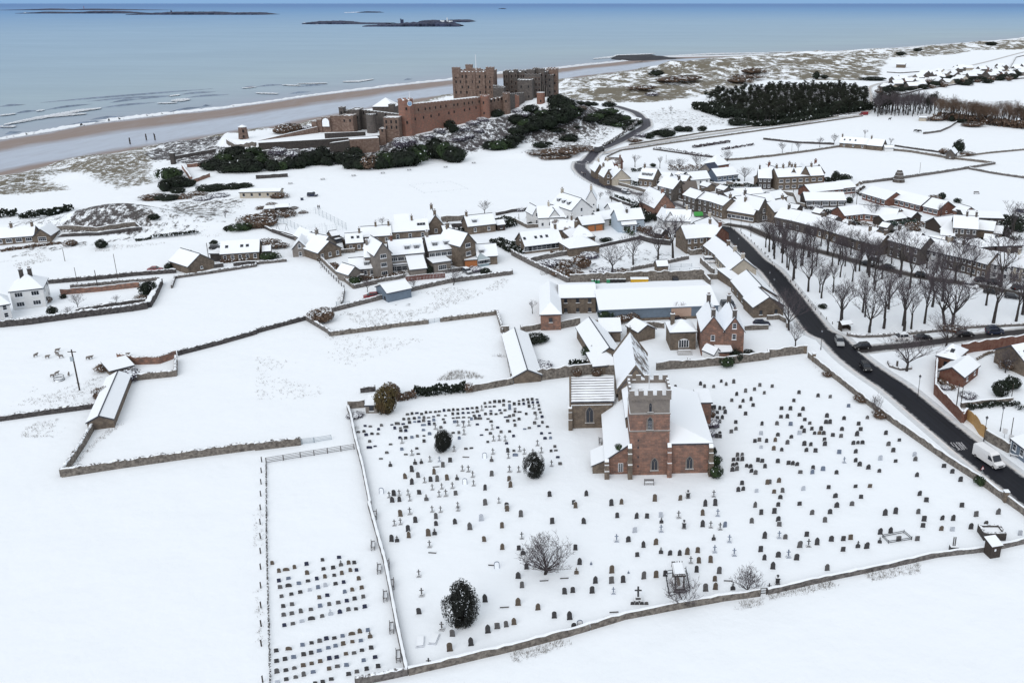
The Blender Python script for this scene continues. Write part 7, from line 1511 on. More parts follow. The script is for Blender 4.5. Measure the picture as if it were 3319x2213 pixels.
# ---- trees and scrub on the crag
KL={"dark":"dark evergreen","green":"green evergreen","brown":"bare brown","snowy":"snow frosted"}
CRV=[(A2,"60 1520 5 7 green;150 1545 4.5 6 dark;20 1440 4 5 dark;240 1540 4 5 green;310 1530 4.5 6.5 dark;390 1525 4.5 7 dark;460 1500 5 8 dark;540 1490 5 8.5 dark;610 1450 4.5 7.5 dark;645 1500 4 6 dark;330 1440 4 5 snowy;200 1400 4 4.5 snowy;490 1400 4 4 snowy;745 1450 4 5 dark;800 1480 5 6 dark;870 1525 5 7 dark;950 1535 5.5 8 dark;1040 1535 5 7.5 brown;1120 1530 5 8 dark;1200 1520 6 9 green;1290 1515 6 9.5 dark;1370 1510 6 10 dark;1440 1490 5.5 10 green;1500 1450 5 9 green;900 1420 5 6 dark;1320 1330 4 5 snowy;1300 1285 3.5 3 snowy;1400 1300 3.5 3.5 snowy;1650 1440 5.5 11 dark;1720 1460 5.5 11 green;1790 1470 5.5 9 dark;1850 1455 4 7 green;1620 1360 4.5 7 dark;1760 1170 3.5 6 dark;1790 1200 3 5 dark;2130 1350 5.5 5 dark;2210 1360 6 6.5 green;2290 1340 6 7 dark;2190 1060 4 5 dark;2240 1300 4.5 4 snowy;1560 1250 3.5 3 snowy;1660 1200 3.5 3 snowy;1880 1180 3.5 3 snowy;1970 1130 3.5 3 snowy;2020 1200 3.5 3 snowy;1840 1270 4 3 snowy;1500 1330 3.5 3 snowy;1930 1250 3.5 3 snowy;2060 1100 3.5 3 snowy"),
 (A1,"2310 1440 5 6 green;2250 1480 5 6 dark;2180 1450 5 6.5 dark;2110 1430 5 6 dark;2050 1480 5 5 green;1990 1500 5 4.5 dark;1930 1540 5 4.5 dark;2290 1560 5 6 dark;2200 1560 5 6 dark;2090 1560 5 5 dark"),
 (A3,"20 1280 5 4 dark;60 1220 5.5 5 dark;110 1170 5.5 6 green;170 1190 6 7 dark;40 1120 5 5 dark;230 1150 6 8 dark;280 1120 6 8 green;330 1170 6 9 dark;380 1130 6.5 9.5 dark;430 1110 6.5 10 dark;480 1090 6 9 dark;520 1070 5.5 8 green;560 1050 5 6 dark;600 1020 4 3.5 dark;440 1000 5.5 9 dark;390 960 5 7 dark;500 1000 5 7 dark;640 1000 3.5 3 brown;620 950 3 2.5 dark;690 960 3 3 dark;740 960 3 3 dark;160 1020 4.5 5 dark;110 1060 4.5 4 snowy;60 1020 4 3 snowy;230 1080 4 4 snowy;20 1180 4 3 snowy;"
      "700 1100 5 3 dark;760 1080 6 4 green;820 1060 6 4.5 dark;880 1050 7 5 green;880 970 5 4 dark;940 1100 7 4.5 dark;1000 1100 6 4 green;1050 1140 5 3.5 dark;1100 1130 5 3.5 dark;870 1130 6 4 dark;960 1150 4 3 green;1050 1180 3.5 2.5 dark;400 1190 4.5 2 dark;520 1280 4.5 4 dark;260 1340 4 3.5 dark;330 1310 2 1.5 dark;460 1270 2.2 1.5 dark;590 1160 2 1.4 dark;"
      "250 1400 7 2.2 brown;330 1390 8 2.6 brown;420 1380 8 3 brown;500 1390 8 3 brown;580 1360 7 2.6 brown;640 1360 6 2 brown;450 1430 7 2 brown;350 1430 6 1.8 brown;700 1345 3 2 brown"),
 (B1,"1550 180 4.5 6 green;1590 150 3.5 4 dark;1630 240 5 4.5 dark;1560 260 3.5 4.5 dark;1700 230 4 3.5 dark;1500 280 2.5 5 dark;1620 290 3 2.5 dark;1900 270 5 2.6 dark;1970 260 4 2.4 dark;1800 310 4 2 brown;1650 340 4 2.4 brown;1400 350 6 2.2 brown;1480 350 4.5 2 dark;1540 355 3.5 2.2 dark;2130 250 4 2.4 dark;2220 240 3 2 dark;1850 350 4 1.6 snowy;1980 325 4 1.6 snowy"),
 (A2,"290 1190 7 5.5 brown;230 1210 6 4 brown;350 1190 5 4 brown;440 1175 4 3 snowy"),(B2,"200 340 4 2.6 brown;150 410 2.5 2 brown;240 510 4.2 3.2 brown;30 560 6 4.5 brown;90 590 5 4 brown;20 610 5 4 brown;320 480 2.4 1.6 brown;340 440 2 1.5 brown;50 440 2.2 1.6 brown;420 480 2 1.4 brown;110 510 4 3 brown")]
seq={}
PLACE=["on the crag below the west ward","at the crag's far left foot","on the castle's right-hand slope","by the left end of the castle crag","on the seaward lip of the west ward","near the tennis court bank"]
for ti,(T,s) in enumerate(CRV):
    for k,e in enumerate(sorted((q for q in s.split(";") if q.strip()),key=lambda q:float(q.split()[0]))):
        q=e.split();big=float(q[3])>5.5;key=(ti,q[4],big);seq[key]=seq.get(key,0)+1;kr,kh=((1.2,1.2) if ti else (1.0,1.05)) if q[4] in ("dark","green") and ti<4 else (1.1,1.1)
        bush(f"{ordw(seq[key])} {KL[q[4]]} {'tree' if big else 'bush'} from the left {PLACE[ti]}",T(float(q[0]),float(q[1])),q[4],float(q[2])*kr,float(q[3])*kh,name="evergreen_tree" if big else "hillside_bush",cat="tree" if big else "bush",group=f"{KL[q[4]]} growth {PLACE[ti]}",v=k,dz=-.4)
# ================================================================ field walls, fences, hedges
SW=stone_wall
for lab,P,h,th,m_,top in (
 ("long dry stone wall crossing the lower left field",[C1(545,1310),C1(1100,1225),C1(1700,1140),C1(2244,1068),C2(0,1075),C2(395,1028)],1.5,.6,stonet,"rough"),
 ("leaning field wall from the sheep barn down to the field corner",[C1(545,1310),C1(640,1180),C1(740,1030),C1(812,900)],1.4,.6,stonet,"rough"),
 ("dark wall running off the left edge from the sheep barn",[C1(-100,830),C1(0,822),C1(400,765),C1(835,708)],1.1,.6,stoned,"rough"),
 ("ruined tall wall above the sheep barn",[C1(1040,290),C1(1200,325),C1(1400,318),C1(1545,265)],1.8,.6,stonep,"rough"),
 ("lower wall of the little yard beside the sheep barn",[C1(1545,300),C1(1542,428),C1(1140,470)],1.4,.6,stonet,"rough"),
 ("dark straight field wall from the yard to the brown bush",[C1(1560,248),C1(1900,160),C1(2244,62),C2(0,62),B2(0,1568),B2(450,1448)],1.2,.6,stoned,"rough"),
 ("short wall dropping from the brown bush to the paddock",[B2(455,1445),B2(660,1568),C2(655,78)],1.2,.6,stoneg,"rough"),
 ("paddock wall left of the tubular gate",[C2(655,78),C2(1180,10),B2(1100,1530),B2(1565,1480)],1.2,.6,stonet,"rough"),
 ("paddock wall right of the tubular gate",[B2(1672,1465),B2(2190,1398)],1.2,.6,stonet,"rough"),
 ("right end wall of the paddock running down to its corner pier",[B2(2190,1398),B2(2240,1568),C2(2150,40)],1.2,.6,stonet,"rough"),
 ("tan paddock pier wall left of the farm",[C2(2150,45),C2(2218,45)],1.8,.7,stonet,"snow"),
 ("wall running back from the churchyard corner to the pier",[C2(2170,80),C2(2240,440)],1.0,.5,stonet,"snow"),
 ("rough field wall below the terrace gardens",[B2(690,1375),B2(1100,1270),B2(1400,1190),B2(1750,1112),B2(2100,1065),B2(2324,1035),B3(0,1025)],1.3,.6,stoneg,"rough"),
 ("stub of field wall joining fence and field gate",[B2(780,1310),B2(800,1190)],1.1,.5,stoneg,"rough"),
 ("tall tan wall around the farmyard with yellow skip",[B3(525,1118),B3(1070,1098),B3(1500,1085),B3(1740,1078)],3.0,.6,stonet,"snow"),
 ("short end wall of the skip yard",[B3(1740,1078),B3(1795,1130)],1.8,.5,stonet,"snow"),
 ("rubble orchard wall slanting down to the skip yard",[B3(0,860),B3(160,945),B3(360,1040),B3(520,1115)],1.7,.6,stoneg,"rough"),
 ("dark garden wall below the long glazed bungalow",[B3(160,930),B3(270,900),B3(590,842)],1.6,.5,stoneg,"snow"),
 ("dark wall along the orchard's top edge",[B3(600,838),B3(800,790),B3(1010,745),B3(1150,715)],1.2,.5,stoned,"snow"),
 ("dark wall behind the two big orchard trees",[B3(1160,720),B3(1300,760),B3(1440,770)],1.8,.6,stoned,"snow"),
 ("tumbled wall above the railed farm pens",[B3(1080,1000),B3(1300,960),B3(1600,895)],1.2,.6,stoneg,"rough"),
 ("broken stone walls beside the roadside range, upper",[B3(1545,800),B3(1620,860),B3(1720,850)],1.8,.5,stonet,"snow"),
 ("broken stone walls beside the roadside range, lower",[B3(1710,930),B3(1830,1040)],1.8,.5,stonet,"snow"),
 ("stub wall at the lower end of the yard beside the range",[B3(1770,1078),B3(1872,1075)],1.6,.5,stonet,"snow"),
 ("yard wall below the hipped barn",[C3(80,25),B3(90,1560),B3(260,1530)],1.6,.5,stonet,"snow"),
 ("yard wall between hipped barn and byre court",[B3(442,1525),B3(615,1490)],2.0,.5,stonet,"snow"),
 ("rough yard wall below the sheeted shed",[B3(1130,1535),B3(1240,1510),B3(1380,1520)],1.4,.5,stonet,"rough"),
 ("farm garden wall at the road below the farmhouse cars",[B3(2110,1540),B3(2324,1530)],1.3,.5,stonet,"snow"),
 ("curved garden wall under the roadside bare tree",[B4(-10,1445),B4(100,1440),B4(170,1475),B4(175,1520)],1.3,.5,stonet,"snow"),
 ("dark clipped bank along the bottom of the white house garden",[B1(-60,1515),B1(300,1480),B1(700,1425),B1(1210,1362),B1(1340,1340)],1.7,1.4,stoned,"rough"),
 ("snow capped hedge bank at the right end of the white house garden",[B1(1345,1335),B1(1400,1240),B1(1455,1120)],1.7,1.6,stoned,"snow"),
 ("second dark hedge bank inside the white house garden",[B1(690,1385),B1(1000,1335),B1(1330,1290)],1.3,1.2,stoned,"rough"),
 ("brown panelled fence wall along the white house garden",[B1(552,1220),B1(900,1190),B1(1270,1150)],1.6,.3,stonep,"snow"),
 ("upper grey garden wall by the lane gate",[B1(640,1160),B1(1050,1120),B1(1450,1088)],1.0,.5,stoneg,"rough"),
 ("long dark lane wall past the red car",[B1(430,1120),B1(850,1085),B1(1250,1045),B1(1600,1020)],1.3,.7,stoned,"rough"),
 ("low field wall climbing right along the lane",[B1(1560,1160),B1(1590,1072),B1(1900,1030),B1(2324,965),B2(0,945),B2(280,918)],0.9,.5,stoneg,"rough"),
 ("short garden wall before the gabled garage wing",[B1(1690,1010),B1(2030,965)],1.3,.6,stoned,"snow"),
 ("short garden wall right of the long house's gate",[B1(2120,960),B1(2324,940)],1.2,.6,stoned,"snow"),
 ("curving brown wall under the big green dune mound",[B1(450,635),B1(600,625),B1(880,640),B1(1250,590)],1.4,.5,stonet,"snow"),
 ("straight dark wall of the empty plot below the dune mound",[B1(530,722),B1(900,680),B1(1285,632),B1(1240,598)],1.2,.5,stoned,"snow"),
 ("bank wall beside the tennis court",[B2(155,655),B2(400,730)],1.6,.8,stoned,"snow"),
 ("curving garden bank left of the cottages",[B2(80,620),B2(150,650),B2(400,740)],1.2,.8,stoned,"snow"),
 ("lane wall in front of the cottages at the field head",[B2(560,855),B2(900,835)],1.4,.5,stonet,"snow"),
 ("bushy stone wall down the right side of the fenced field",[B2(560,875),B2(700,1010),B2(890,1165)],1.3,.6,stonet,"rough"),
 ("garden wall along the foot of the terrace gardens",[B2(890,1165),B2(1100,1120)],1.3,.5,stoneg,"snow"),
 ("low snowy wall by the terrace's back court",[B2(1050,1115),B2(1280,1080),B2(1360,1060)],1.1,.5,stoneg,"rough"),
 ("long dark garden wall beneath the big pine hedges",[B2(1690,620),B2(1900,600),B2(2324,590)],1.5,.5,stoned,"snow"),
 ("tan garden wall behind the terrace yard",[B2(1680,560),B2(1890,545)],2.2,.5,stonet,"snow"),
 ("garden wall running down beside the bungalow drive",[B2(2140,735),B2(2230,780),B2(2324,840),B3(0,855)],1.2,.6,stonet,"rough"),
 ("field edge wall behind the white hotel",[B2(2180,500),B2(2324,470),B3(100,460),B3(200,430)],1.2,.8,stoned,"snow"),
 ("hotel garden wall on its left side",[B3(0,545),B3(140,615),B3(330,600)],1.4,.5,stonet,"snow"),
 ("road wall on the outside of the village bend",[B3(920,215),B3(1080,255),B3(1240,300),B3(1350,285)],1.4,.5,stonet,"snow"),
 ("low front garden wall along the street terrace",[B3(1450,350),B3(1600,390),B3(1780,435),B3(1960,475)],.8,.4,stoneg,"snow"),
 ("street garden wall below the stone gable",[B3(890,345),B3(1000,390),B3(1120,430)],1.2,.8,stoned,"snow"),
 ("wall around the bungalow garden below the turret house",[B3(1945,215),B3(2100,240)],1.4,.5,stonet,"snow"),
 ("yard wall right of the solar roofed house",[B3(1800,225),B3(1930,245)],1.4,.5,stonet,"snow"),
 ("backyard wall left of the long dark bungalow",[B4(140,310),B4(235,330),B4(270,410),B4(335,425)],1.6,.5,stonet,"snow"),
 ("far wall along the upper lane, near side",[A3(860,1430),A3(1000,1368),A3(1300,1325),A3(1700,1268),A3(2324,1180),A4(300,1140),A4(860,1058)],1.0,.5,stonet,"rough"),
 ("far wall along the upper lane, field side",[A3(1060,1322),A3(1400,1268),A3(1700,1216),A3(2324,1135),A4(300,1108),A4(640,1058)],1.0,.5,stonet,"rough"),
 ("dark field boundary beyond the village allotments",[A3(1280,1360),A3(1560,1400),A3(1850,1436)],0.9,.6,stoned,"rough"),
 ("field wall above the navy roofed house",[A3(1800,1470),A3(2100,1450),A3(2324,1425),A4(0,1428),A4(400,1375),A4(720,1325)],1.2,.5,stonet,"rough"),
 ("hedgy wall left of the far farm range",[A4(-40,1268),A4(250,1300),A4(600,1315)],1.2,1.0,stoned,"rough"),
 ("field wall right of the far farm range",[A4(1040,1358),A4(1300,1385),A4(1620,1438),A4(1850,1465),A4(2060,1490)],1.3,.6,stonet,"rough"),
 ("dark lane wall above the far farm's right field wall",[A4(1150,1330),A4(1350,1360),A4(1560,1388)],1.0,.6,stoned,"rough"),
 ("field wall from the dovecote up to the right corner",[B4(860,212),B4(1130,180),B4(1240,165),B4(1560,118),B4(1800,80),A4(2060,1492)],1.3,.6,stoneg,"rough"),
 ("field wall falling away right from the wall junction",[B4(1825,82),B4(2050,125),B4(2324,165),B4(2500,190)],1.1,.6,stoneg,"rough"),
 ("wall running right from the ruined cottage",[A4(1690,1435),A4(2000,1395),A4(2324,1365),A4(2500,1350)],1.0,.6,stonet,"rough"),
 ("short curved shelter wall in the far middle field",[A4(1410,1220),A4(1560,1200),A4(1650,1160),A4(1715,1115)],1.4,.6,stoneg,"snow"),
 ("dark lane wall leading out of the far village",[A4(1180,870),A4(1400,815),A4(1900,745),A4(2324,715)],1.2,2.0,stoned,"rough"),
 ("far field boundary across the white coastal field",[A4(1080,660),A4(1200,668),A4(1380,655)],1.0,1,stoned,"rough"),
 ("far track wall bending at the right edge",[A4(2190,630),A4(2250,525),A4(2324,508),A4(2500,480)],1.2,1.2,stoned,"rough"),
 ("tall brick garden wall turning the junction corner",[C4(1478,300),C4(1468,450),C4(1460,590),C4(1560,690),C4(1700,838)],2.4,.45,brick,"snow"),
 ("long curved brick wall behind the junction lodge",[C4(1690,240),C4(1800,215),C4(2000,190),C4(2244,150),C4(2500,110)],2.6,.45,brick,"snow"),
 ("tan wall with notices right of the yellow gates",[C4(1905,985),C4(2000,1040),C4(2108,1100)],2.0,.45,stonet,"snow"),
 ("brick pier wall at the end of the yellow gates",[C4(1700,838),C4(1735,800)],2.2,.6,brick,"snow"),
 ("garden cross wall behind the snowy lawn",[C4(1690,705),C4(1900,680),C4(2140,662)],1.2,.6,stonet,"snow"),
 ("kerb wall around the tree's seat by the junction",[C4(1050,310),C4(1070,350),C4(1160,378),C4(1260,368)],.45,.35,stoneg,"rough"),
 ("low wall edging the grove beside the junction road",[C4(690,75),C4(800,92),C4(1000,85),C4(1300,60),B4(1850,1520),B4(2324,1500)],.7,.6,stoneg,"rough"),
):SW(lab,P,h,th,m_,top)
o=thing("timber_gates","yellow timber gates and fence panels beside the brick wall","gate",U(C4(1740,810)));W=[U(p) for p in (C4(1738,805),C4(1800,855),C4(1850,935),C4(1905,975))]
for a,b_,h in ((W[0],W[1],2.2),(W[1],W[2],2.4),(W[2],W[3],2.3)):
    m=MB();d=(b_-a);L=d.length;n=max(2,int(L/.3));ang=math.atan2(d.y,d.x)
    for k in range(n):m.box(k*L/n,(k+.92)*L/n,-.04,.04,0,h+.2*math.sin(math.pi*(k+.5)/n))
    m.build("board_panel",wood_y,o,a-W[0],ang)
fence("snowy post and rail fence across the new cemetery's top",[C2(90,1192),C2(390,1142),C2(860,1070)],1.2,2.1,4,wood_g)
fence("five bar field gate beside the churchyard's top left corner",[C2(403,1025),C2(508,1012)],1.2,1.7,5,metal_l,name="field_gate",cat="gate")
fence("pale tubular gate next to the five bar gate",[C2(512,1010),C2(660,985)],1.1,2.2,4,metal_l,name="field_gate",cat="gate",r=.04)
hedge("thin dark clipped hedge down the new cemetery's left side",[C2(90,1195),C2(92,1565),D2(95,300),D2(108,800),D2(118,1200),D2(128,1575)],.22,.6,stoned,4,dens=34,size=.08,snowy=.2)
fence("row of bare fence posts left of the new cemetery",[C2(50,1180),C2(42,1480),D2(38,160),D2(42,560),D2(44,900),D2(48,1240),D2(60,1560)],1.1,3.7,0,wood_d)
fence("post and wire fence slanting down the terrace field",[B2(530,880),B2(640,1010),B2(800,1165),B2(775,1320)],1.2,2.6,3,wood_d,True,r=.1)
fence("small metal gate at the foot of the slanting fence",[B2(730,1315),B2(850,1310)],1.1,2.6,4,metal_l,name="field_gate",cat="gate")
fence("tubular gate between the two paddock walls",[B2(1568,1478),B2(1620,1470),B2(1670,1463)],1.2,3,4,metal_l,name="field_gate",cat="gate",r=.05)
fence("pale green mesh fence around the tennis court",[B2(190,545),B2(300,522),B2(420,505),B2(540,485),B2(680,555),B2(820,630),B2(640,655),B2(455,680),B2(320,610),B2(190,545)],2.8,3.6,3,metal_l,True,"mesh_fence",r=.05,mesh=True)
fence("tennis net stretched across the snowy court",[B2(390,620),B2(625,590)],1.0,6.5,3,metal_l,True,"tennis_net",r=.04,mesh=True)
fence("red brown panelled fence below the terrace",[B2(1365,1098),B2(1540,1078),B2(1712,1065)],1.6,.42,3,mat("red_fence",(0.14,0.06,0.05),.8),r=.16)
fence("grey garden fence right of the red panelled fence",[B2(1700,1028),B2(1900,1000)],1.3,.5,2,wood_g,r=.14)
fence("snowy railed pen before the roadside range, upper rails",[B3(1435,975),B3(1630,965)],1.2,2.4,3,metal_l)
fence("snowy railed pen before the roadside range, lower rails",[B3(1430,1015),B3(1700,1005)],1.2,2.4,3,metal_l)
fence("roped square of thin stakes on the cricket field",[B2(1395,228),B2(1765,195),B2(1922,262),B2(1525,300),B2(1395,228)],.5,3.0,1,metal_l,True,"roped_square","roped enclosure",r=.03)
fence("line of verge bollards along the grove's roadside",[B4(-20,850),B4(80,1000),B4(250,1140),B4(430,1360),B4(640,1530)],.75,3.4,0,wood_d,r=.09,name="bollard_row",cat="bollards")
fence("white verge posts along the outer edge of the village bend",[B3(545,90),B3(570,140),B3(650,185),B3(800,245),B3(900,275)],.8,3.0,1,metal_l,True,r=.06)
fence("farmhouse forecourt verge posts by the triangular green",[B3(1960,610),B3(2080,665),B3(2200,760),B3(2324,880)],.7,3.6,0,wood_d,r=.09,name="bollard_row",cat="bollards")
hedge("bright green clipped hedge beside the blue house",[B3(840,565),B3(960,620),B3(1100,690)],1.8,2.4,leaf_g,7,dens=60,size=.22)
hedge("big dark hedge before the three dormered house",[B3(1085,235),B3(1200,220),B3(1300,205)],3.2,2.6,leaf_d,8,dens=90)
hedge("green clipped hedge beside the long timber shed",[B4(1030,610),B4(1200,590),B4(1340,570)],3.0,2.0,mat("blue_green_leaves",(0.03,0.055,0.045),.8,var=.4),9,dens=90)
hedge("dark hedge along the dune edge below the left beach",[B1(200,525),B1(390,520),B1(500,490),B1(640,450)],4,2.6,leaf_d,10,dens=60,size=.4)
hedge("dark scrub at the left edge below the dunes",[B1(-40,520),B1(160,500)],5,3.0,leaf_d,11,dens=60,size=.4)
hedge("long low hedge in the allotment field, upper row",[A3(1640,1345),A3(1970,1295)],2,1.5,twig,12,dens=24,size=.4)
hedge("long low hedge in the allotment field, lower row",[A3(1900,1365),A3(2190,1318)],2,1.2,twig,13,dens=12,size=.4)
hedge("ivy hedge around the snowy lawn behind the brick wall",[C4(1735,730),C4(1900,705),C4(2140,685),C4(2230,740)],1.0,1.3,leaf_d,14,dens=50)
hedge("thorny allotment boundary of small bushes",[A3(1290,1355),A3(1500,1385),A3(1700,1420),A3(1900,1440)],4,1.6,twig,15,dens=14,size=.3)
hedge("dark roadside hedge by the castle's right slope",[A3(830,1330),A3(960,1262),A3(1060,1205),A3(1140,1140)],2.0,1.4,stoned,16,dens=40,size=.3,snowy=.2)
hedge("dark clipped hedge bank behind the terrace's right houses",[B2(2140,740),B2(2324,840)],2.2,1.8,leaf_d,17,dens=60,size=.25)
hedge("low pine hedge below the house with the box dormer",[B2(2180,620),B2(2324,600),B3(20,590)],3.5,3.0,leaf_d,18,dens=80,size=.3)
for lab,P,w_,h,mi in (
 ("dark yard fence below the wide bungalow roof",[B4(840,500),B4(1000,515),B4(1050,560)],.5,1.6,0),("ragged dark hedge behind the lower terrace backs",[B4(500,470),B4(680,540),B4(830,590)],2.2,1.8,1),("dark timber fence left of the red gable bungalow",[B4(330,440),B4(480,470),B4(580,520)],.5,1.6,0),("dark planting along the third terrace house's back",[B4(560,560),B4(760,625)],2.0,1.5,1),
 ("brown wall top behind the fourth terrace house",[B4(780,575),B4(920,610),B4(1060,640)],.6,1.8,2),("dark hedge behind the sixth terrace house",[B4(1080,650),B4(1240,680)],1.8,1.6,1),("brown hedge above the seventh terrace house",[B4(1240,600),B4(1420,600)],2.4,1.6,3),("ragged brown hedge right of the timber shed",[B4(1340,590),B4(1470,610),B4(1620,640)],2.4,1.8,3),
 ("dark fence between shed gable and stone house",[B4(1590,610),B4(1650,680),B4(1740,740)],.5,1.7,0),("dark hedge in front of the low gabled wing",[B4(1780,770),B4(1880,800)],2.2,1.8,1),("dark evergreen hedge right of the stone outbuilding",[B4(2130,660),B4(2160,560),B4(2324,540)],3.5,2.8,1),("dark hedge at the back of the right garages",[B4(1870,750),B4(2080,735),B4(2300,720)],2.0,1.8,1),
 ("dark fence around the first dovecote bungalow",[B4(850,330),B4(800,300),B4(880,250)],.5,1.4,0),("brown planting before the dovecote bungalow row",[B4(880,340),B4(1080,395),B4(1370,445)],1.6,1.0,3),("dark planting under the long dark bungalow",[B4(340,405),B4(520,410),B4(700,405)],2.0,1.4,1),("dark hedge at the manor's forecourt",[B4(120,250),B4(250,255),B4(330,240)],2.2,1.8,1),
 ("brown shrubs along the manor wall's foot",[B4(60,235),B4(280,225),B4(500,205)],1.4,1.4,3),("dark yard wall right of the small manor bungalow",[B4(800,240),B4(860,215)],.6,1.6,2),("dark hedge behind the long roofed shop",[B3(1900,250),B3(2100,235),B3(2230,245)],2.0,1.6,1),("garden fence behind the second terrace house",[B3(1700,235),B3(1880,260)],.5,1.5,0),
 ("dark shrubs behind the villa's solar neighbour",[B3(1560,165),B3(1700,200),B3(1830,215)],2.2,1.8,1),("dark tangled hedge above the navy roofed house",[A3(1420,1545),A3(1560,1555),A3(1740,1545)],3.4,3.2,3),("dark hedge behind the dormered house and bend",[A3(1080,1560),A3(1260,1550)],2.2,1.8,1),("snowy dark hedge down the street side of the hotel grounds",[B3(930,345),B3(1060,400),B3(1160,440)],2.6,1.8,1),
 ("dark shrub belt below the windswept street trees",[B3(1100,440),B3(1180,490),B3(1290,520)],3.2,2.0,1),("dark garden bank below the blue house",[B3(1140,640),B3(1260,690),B3(1420,730)],2.6,1.8,3),("dark planting before the white timbered gable",[B3(1380,640),B3(1530,650),B3(1580,700)],2.4,1.8,1),("dark hedge under the corner house's long wall",[B3(1570,800),B3(1720,810)],1.6,1.4,1),("rough brown planting along the long bungalow's terrace",[B3(350,840),B3(450,850),B3(580,830)],1.6,.9,3),
 ("dark hedge left of the long glazed bungalow",[B3(10,760),B3(60,830),B3(120,850)],1.8,1.4,1),("dark shrub border below the tan terrace gable",[B2(1750,1010),B2(1880,1000)],1.2,1.0,1),("dark shrub border below the middle terrace house",[B2(1290,1020),B2(1390,1015),B2(1500,1030)],1.4,1.2,3),("brown shrub border along the terrace's front path",[B2(950,1090),B2(1100,1085),B2(1260,1060)],1.6,1.2,3),
 ("dark hedge between low annex and field wall",[B2(700,960),B2(790,1050),B2(860,1120)],2.2,1.6,3),("dark yard wall between terrace and rear cottages",[B2(700,700),B2(790,730),B2(810,820)],.6,1.6,0),("dark hedge in the court behind the terrace",[B2(1600,650),B2(1760,650),B2(1900,640)],2.2,1.6,1),("dark garden tangle right of the box dormer house",[B2(2180,560),B2(2324,540)],3.0,1.8,1),("dark border along the snowy bungalow drive",[B2(2200,720),B2(2324,770),B3(40,820)],1.6,1.2,1),
 ("brown garden edge behind the lane's long low house",[B1(2000,930),B1(2100,925),B1(2324,905)],1.4,1.1,3),("low dark scrub line under the bungalow plot",[B1(560,760),B1(300,790),B1(0,830)],1.6,1.0,3),("broken scrub line across the left snowy field",[B1(1230,740),B1(1420,705),B1(1600,690),B1(1800,665)],1.6,.9,1),("dark planting before the farm's hipped barn wall",[C3(120,110),C3(150,130)],1.2,1.0,1),("dark ivy along the yard wall by the hipped outhouse",[C3(500,345),C3(620,325),C3(700,310)],1.0,1.3,1),
 ("dark scrub along the lodge garden's brick wall",[C4(1500,470),C4(1560,520),C4(1640,560)],1.4,.9,3),("dark planting beside the sandstone hall's path",[C4(1830,290),C4(1900,250),C4(1980,225)],.5,.6,2)):
    hedge(lab,P,w_,h,(wood_d,leaf_d,stonet,twig_b)[mi],len(lab),("garden_fence","hedge","garden_wall","shrub_border")[mi],("fence","hedge","wall","shrubs")[mi],dens=(40,55,40,45)[mi],size=(.22,.26,.2,.26)[mi],snowy=.12)
# ================================================================ trees
GRP="bare trees of the green"
GROVE=[
 (12,830,12,1),(50,865,8,3),(130,930,10,0),(185,995,9,1),(225,1090,10,3),(240,1075,9,1),(320,860,11,1),(300,960,9,0),(365,1190,12,0),(410,840,10,1),(440,960,9,3),(485,1250,10,1),(470,1200,8,0),(540,850,13,0),(545,800,10,1),(590,1200,9,3),(580,960,9,1),
 (655,1060,9,1),(640,950,9,0),(700,960,9,3),(765,1100,9,1),(830,1005,10,0),(850,900,10,1),(920,1060,10,3),(960,1180,9,4),(1035,1080,9,1),(1200,1060,16,0),(1285,1165,13,3),(660,1480,12,0),(675,1440,10,1),(860,1380,11,3),(880,1420,9,1),(920,1560,13,4),(1050,1525,14,1),(1095,1350,12,0),(1235,1550,14,1),(1225,1500,12,3),(1300,1530,10,3),
 (1490,1330,13,4),(1585,1280,14,1),(1475,1200,10,3),(1610,1510,15,4),(1665,1520,16,2),(1700,1100,14,2),(1420,1480,12,3),(1980,1315,11,0),(2045,1475,16,1),(2110,1150,17,0),(2250,1460,13,1),(2310,1400,14,0),(1840,1060,10,1),(1440,980,9,0),(1380,1120,8,3),(1530,1020,9,1),(1760,1000,12,0),(1000,980,8,3),(750,860,9,0),(480,780,9,1),(250,800,9,3),(160,800,9,0),(90,780,8,1),(1120,940,8,1),(2400,1480,14,0)]
H3=lambda h:"short" if h<9.5 else ("tall" if h>12.5 else "middling")
VN=["round headed","upright","broad","slender","wind bent"]
def strip(x,y):return "beside the main road" if y>850+(x-0)*1.05 or (x<450 and y>900) else ("below the terrace street" if y<1010+x*.1 else "in the middle of the green")
rg2=random.Random(31)
for _ in range(20):
    x=rg2.uniform(30,1000);y=rg2.uniform(790+x*.12,min(870+x*1.0,1010+x*.12));GROVE.append((round(x),round(y),rg2.uniform(8,11.5),rg2.choice((0,1,3,3,1))))
used={}
for x,y,h,v in sorted(GROVE):
    lab=f"{H3(h)} {VN[v]} bare tree {strip(x, y)}";used[lab]=used.get(lab,0)+1;k=used[lab]
    lab2=lab+("" if k==1 else f", {['', 'second', 'third', 'fourth', 'fifth', 'sixth', 'seventh', 'eighth', 'ninth', 'tenth', 'eleventh'][min(k - 1, 10)]} such from the left")
    if k==1:lab2=lab+", first such from the left"
    tree(lab2,B4(x,y),BARE[v],h*1.02,group=GRP,sx=0.95 if v in (1,3) else 1.0)
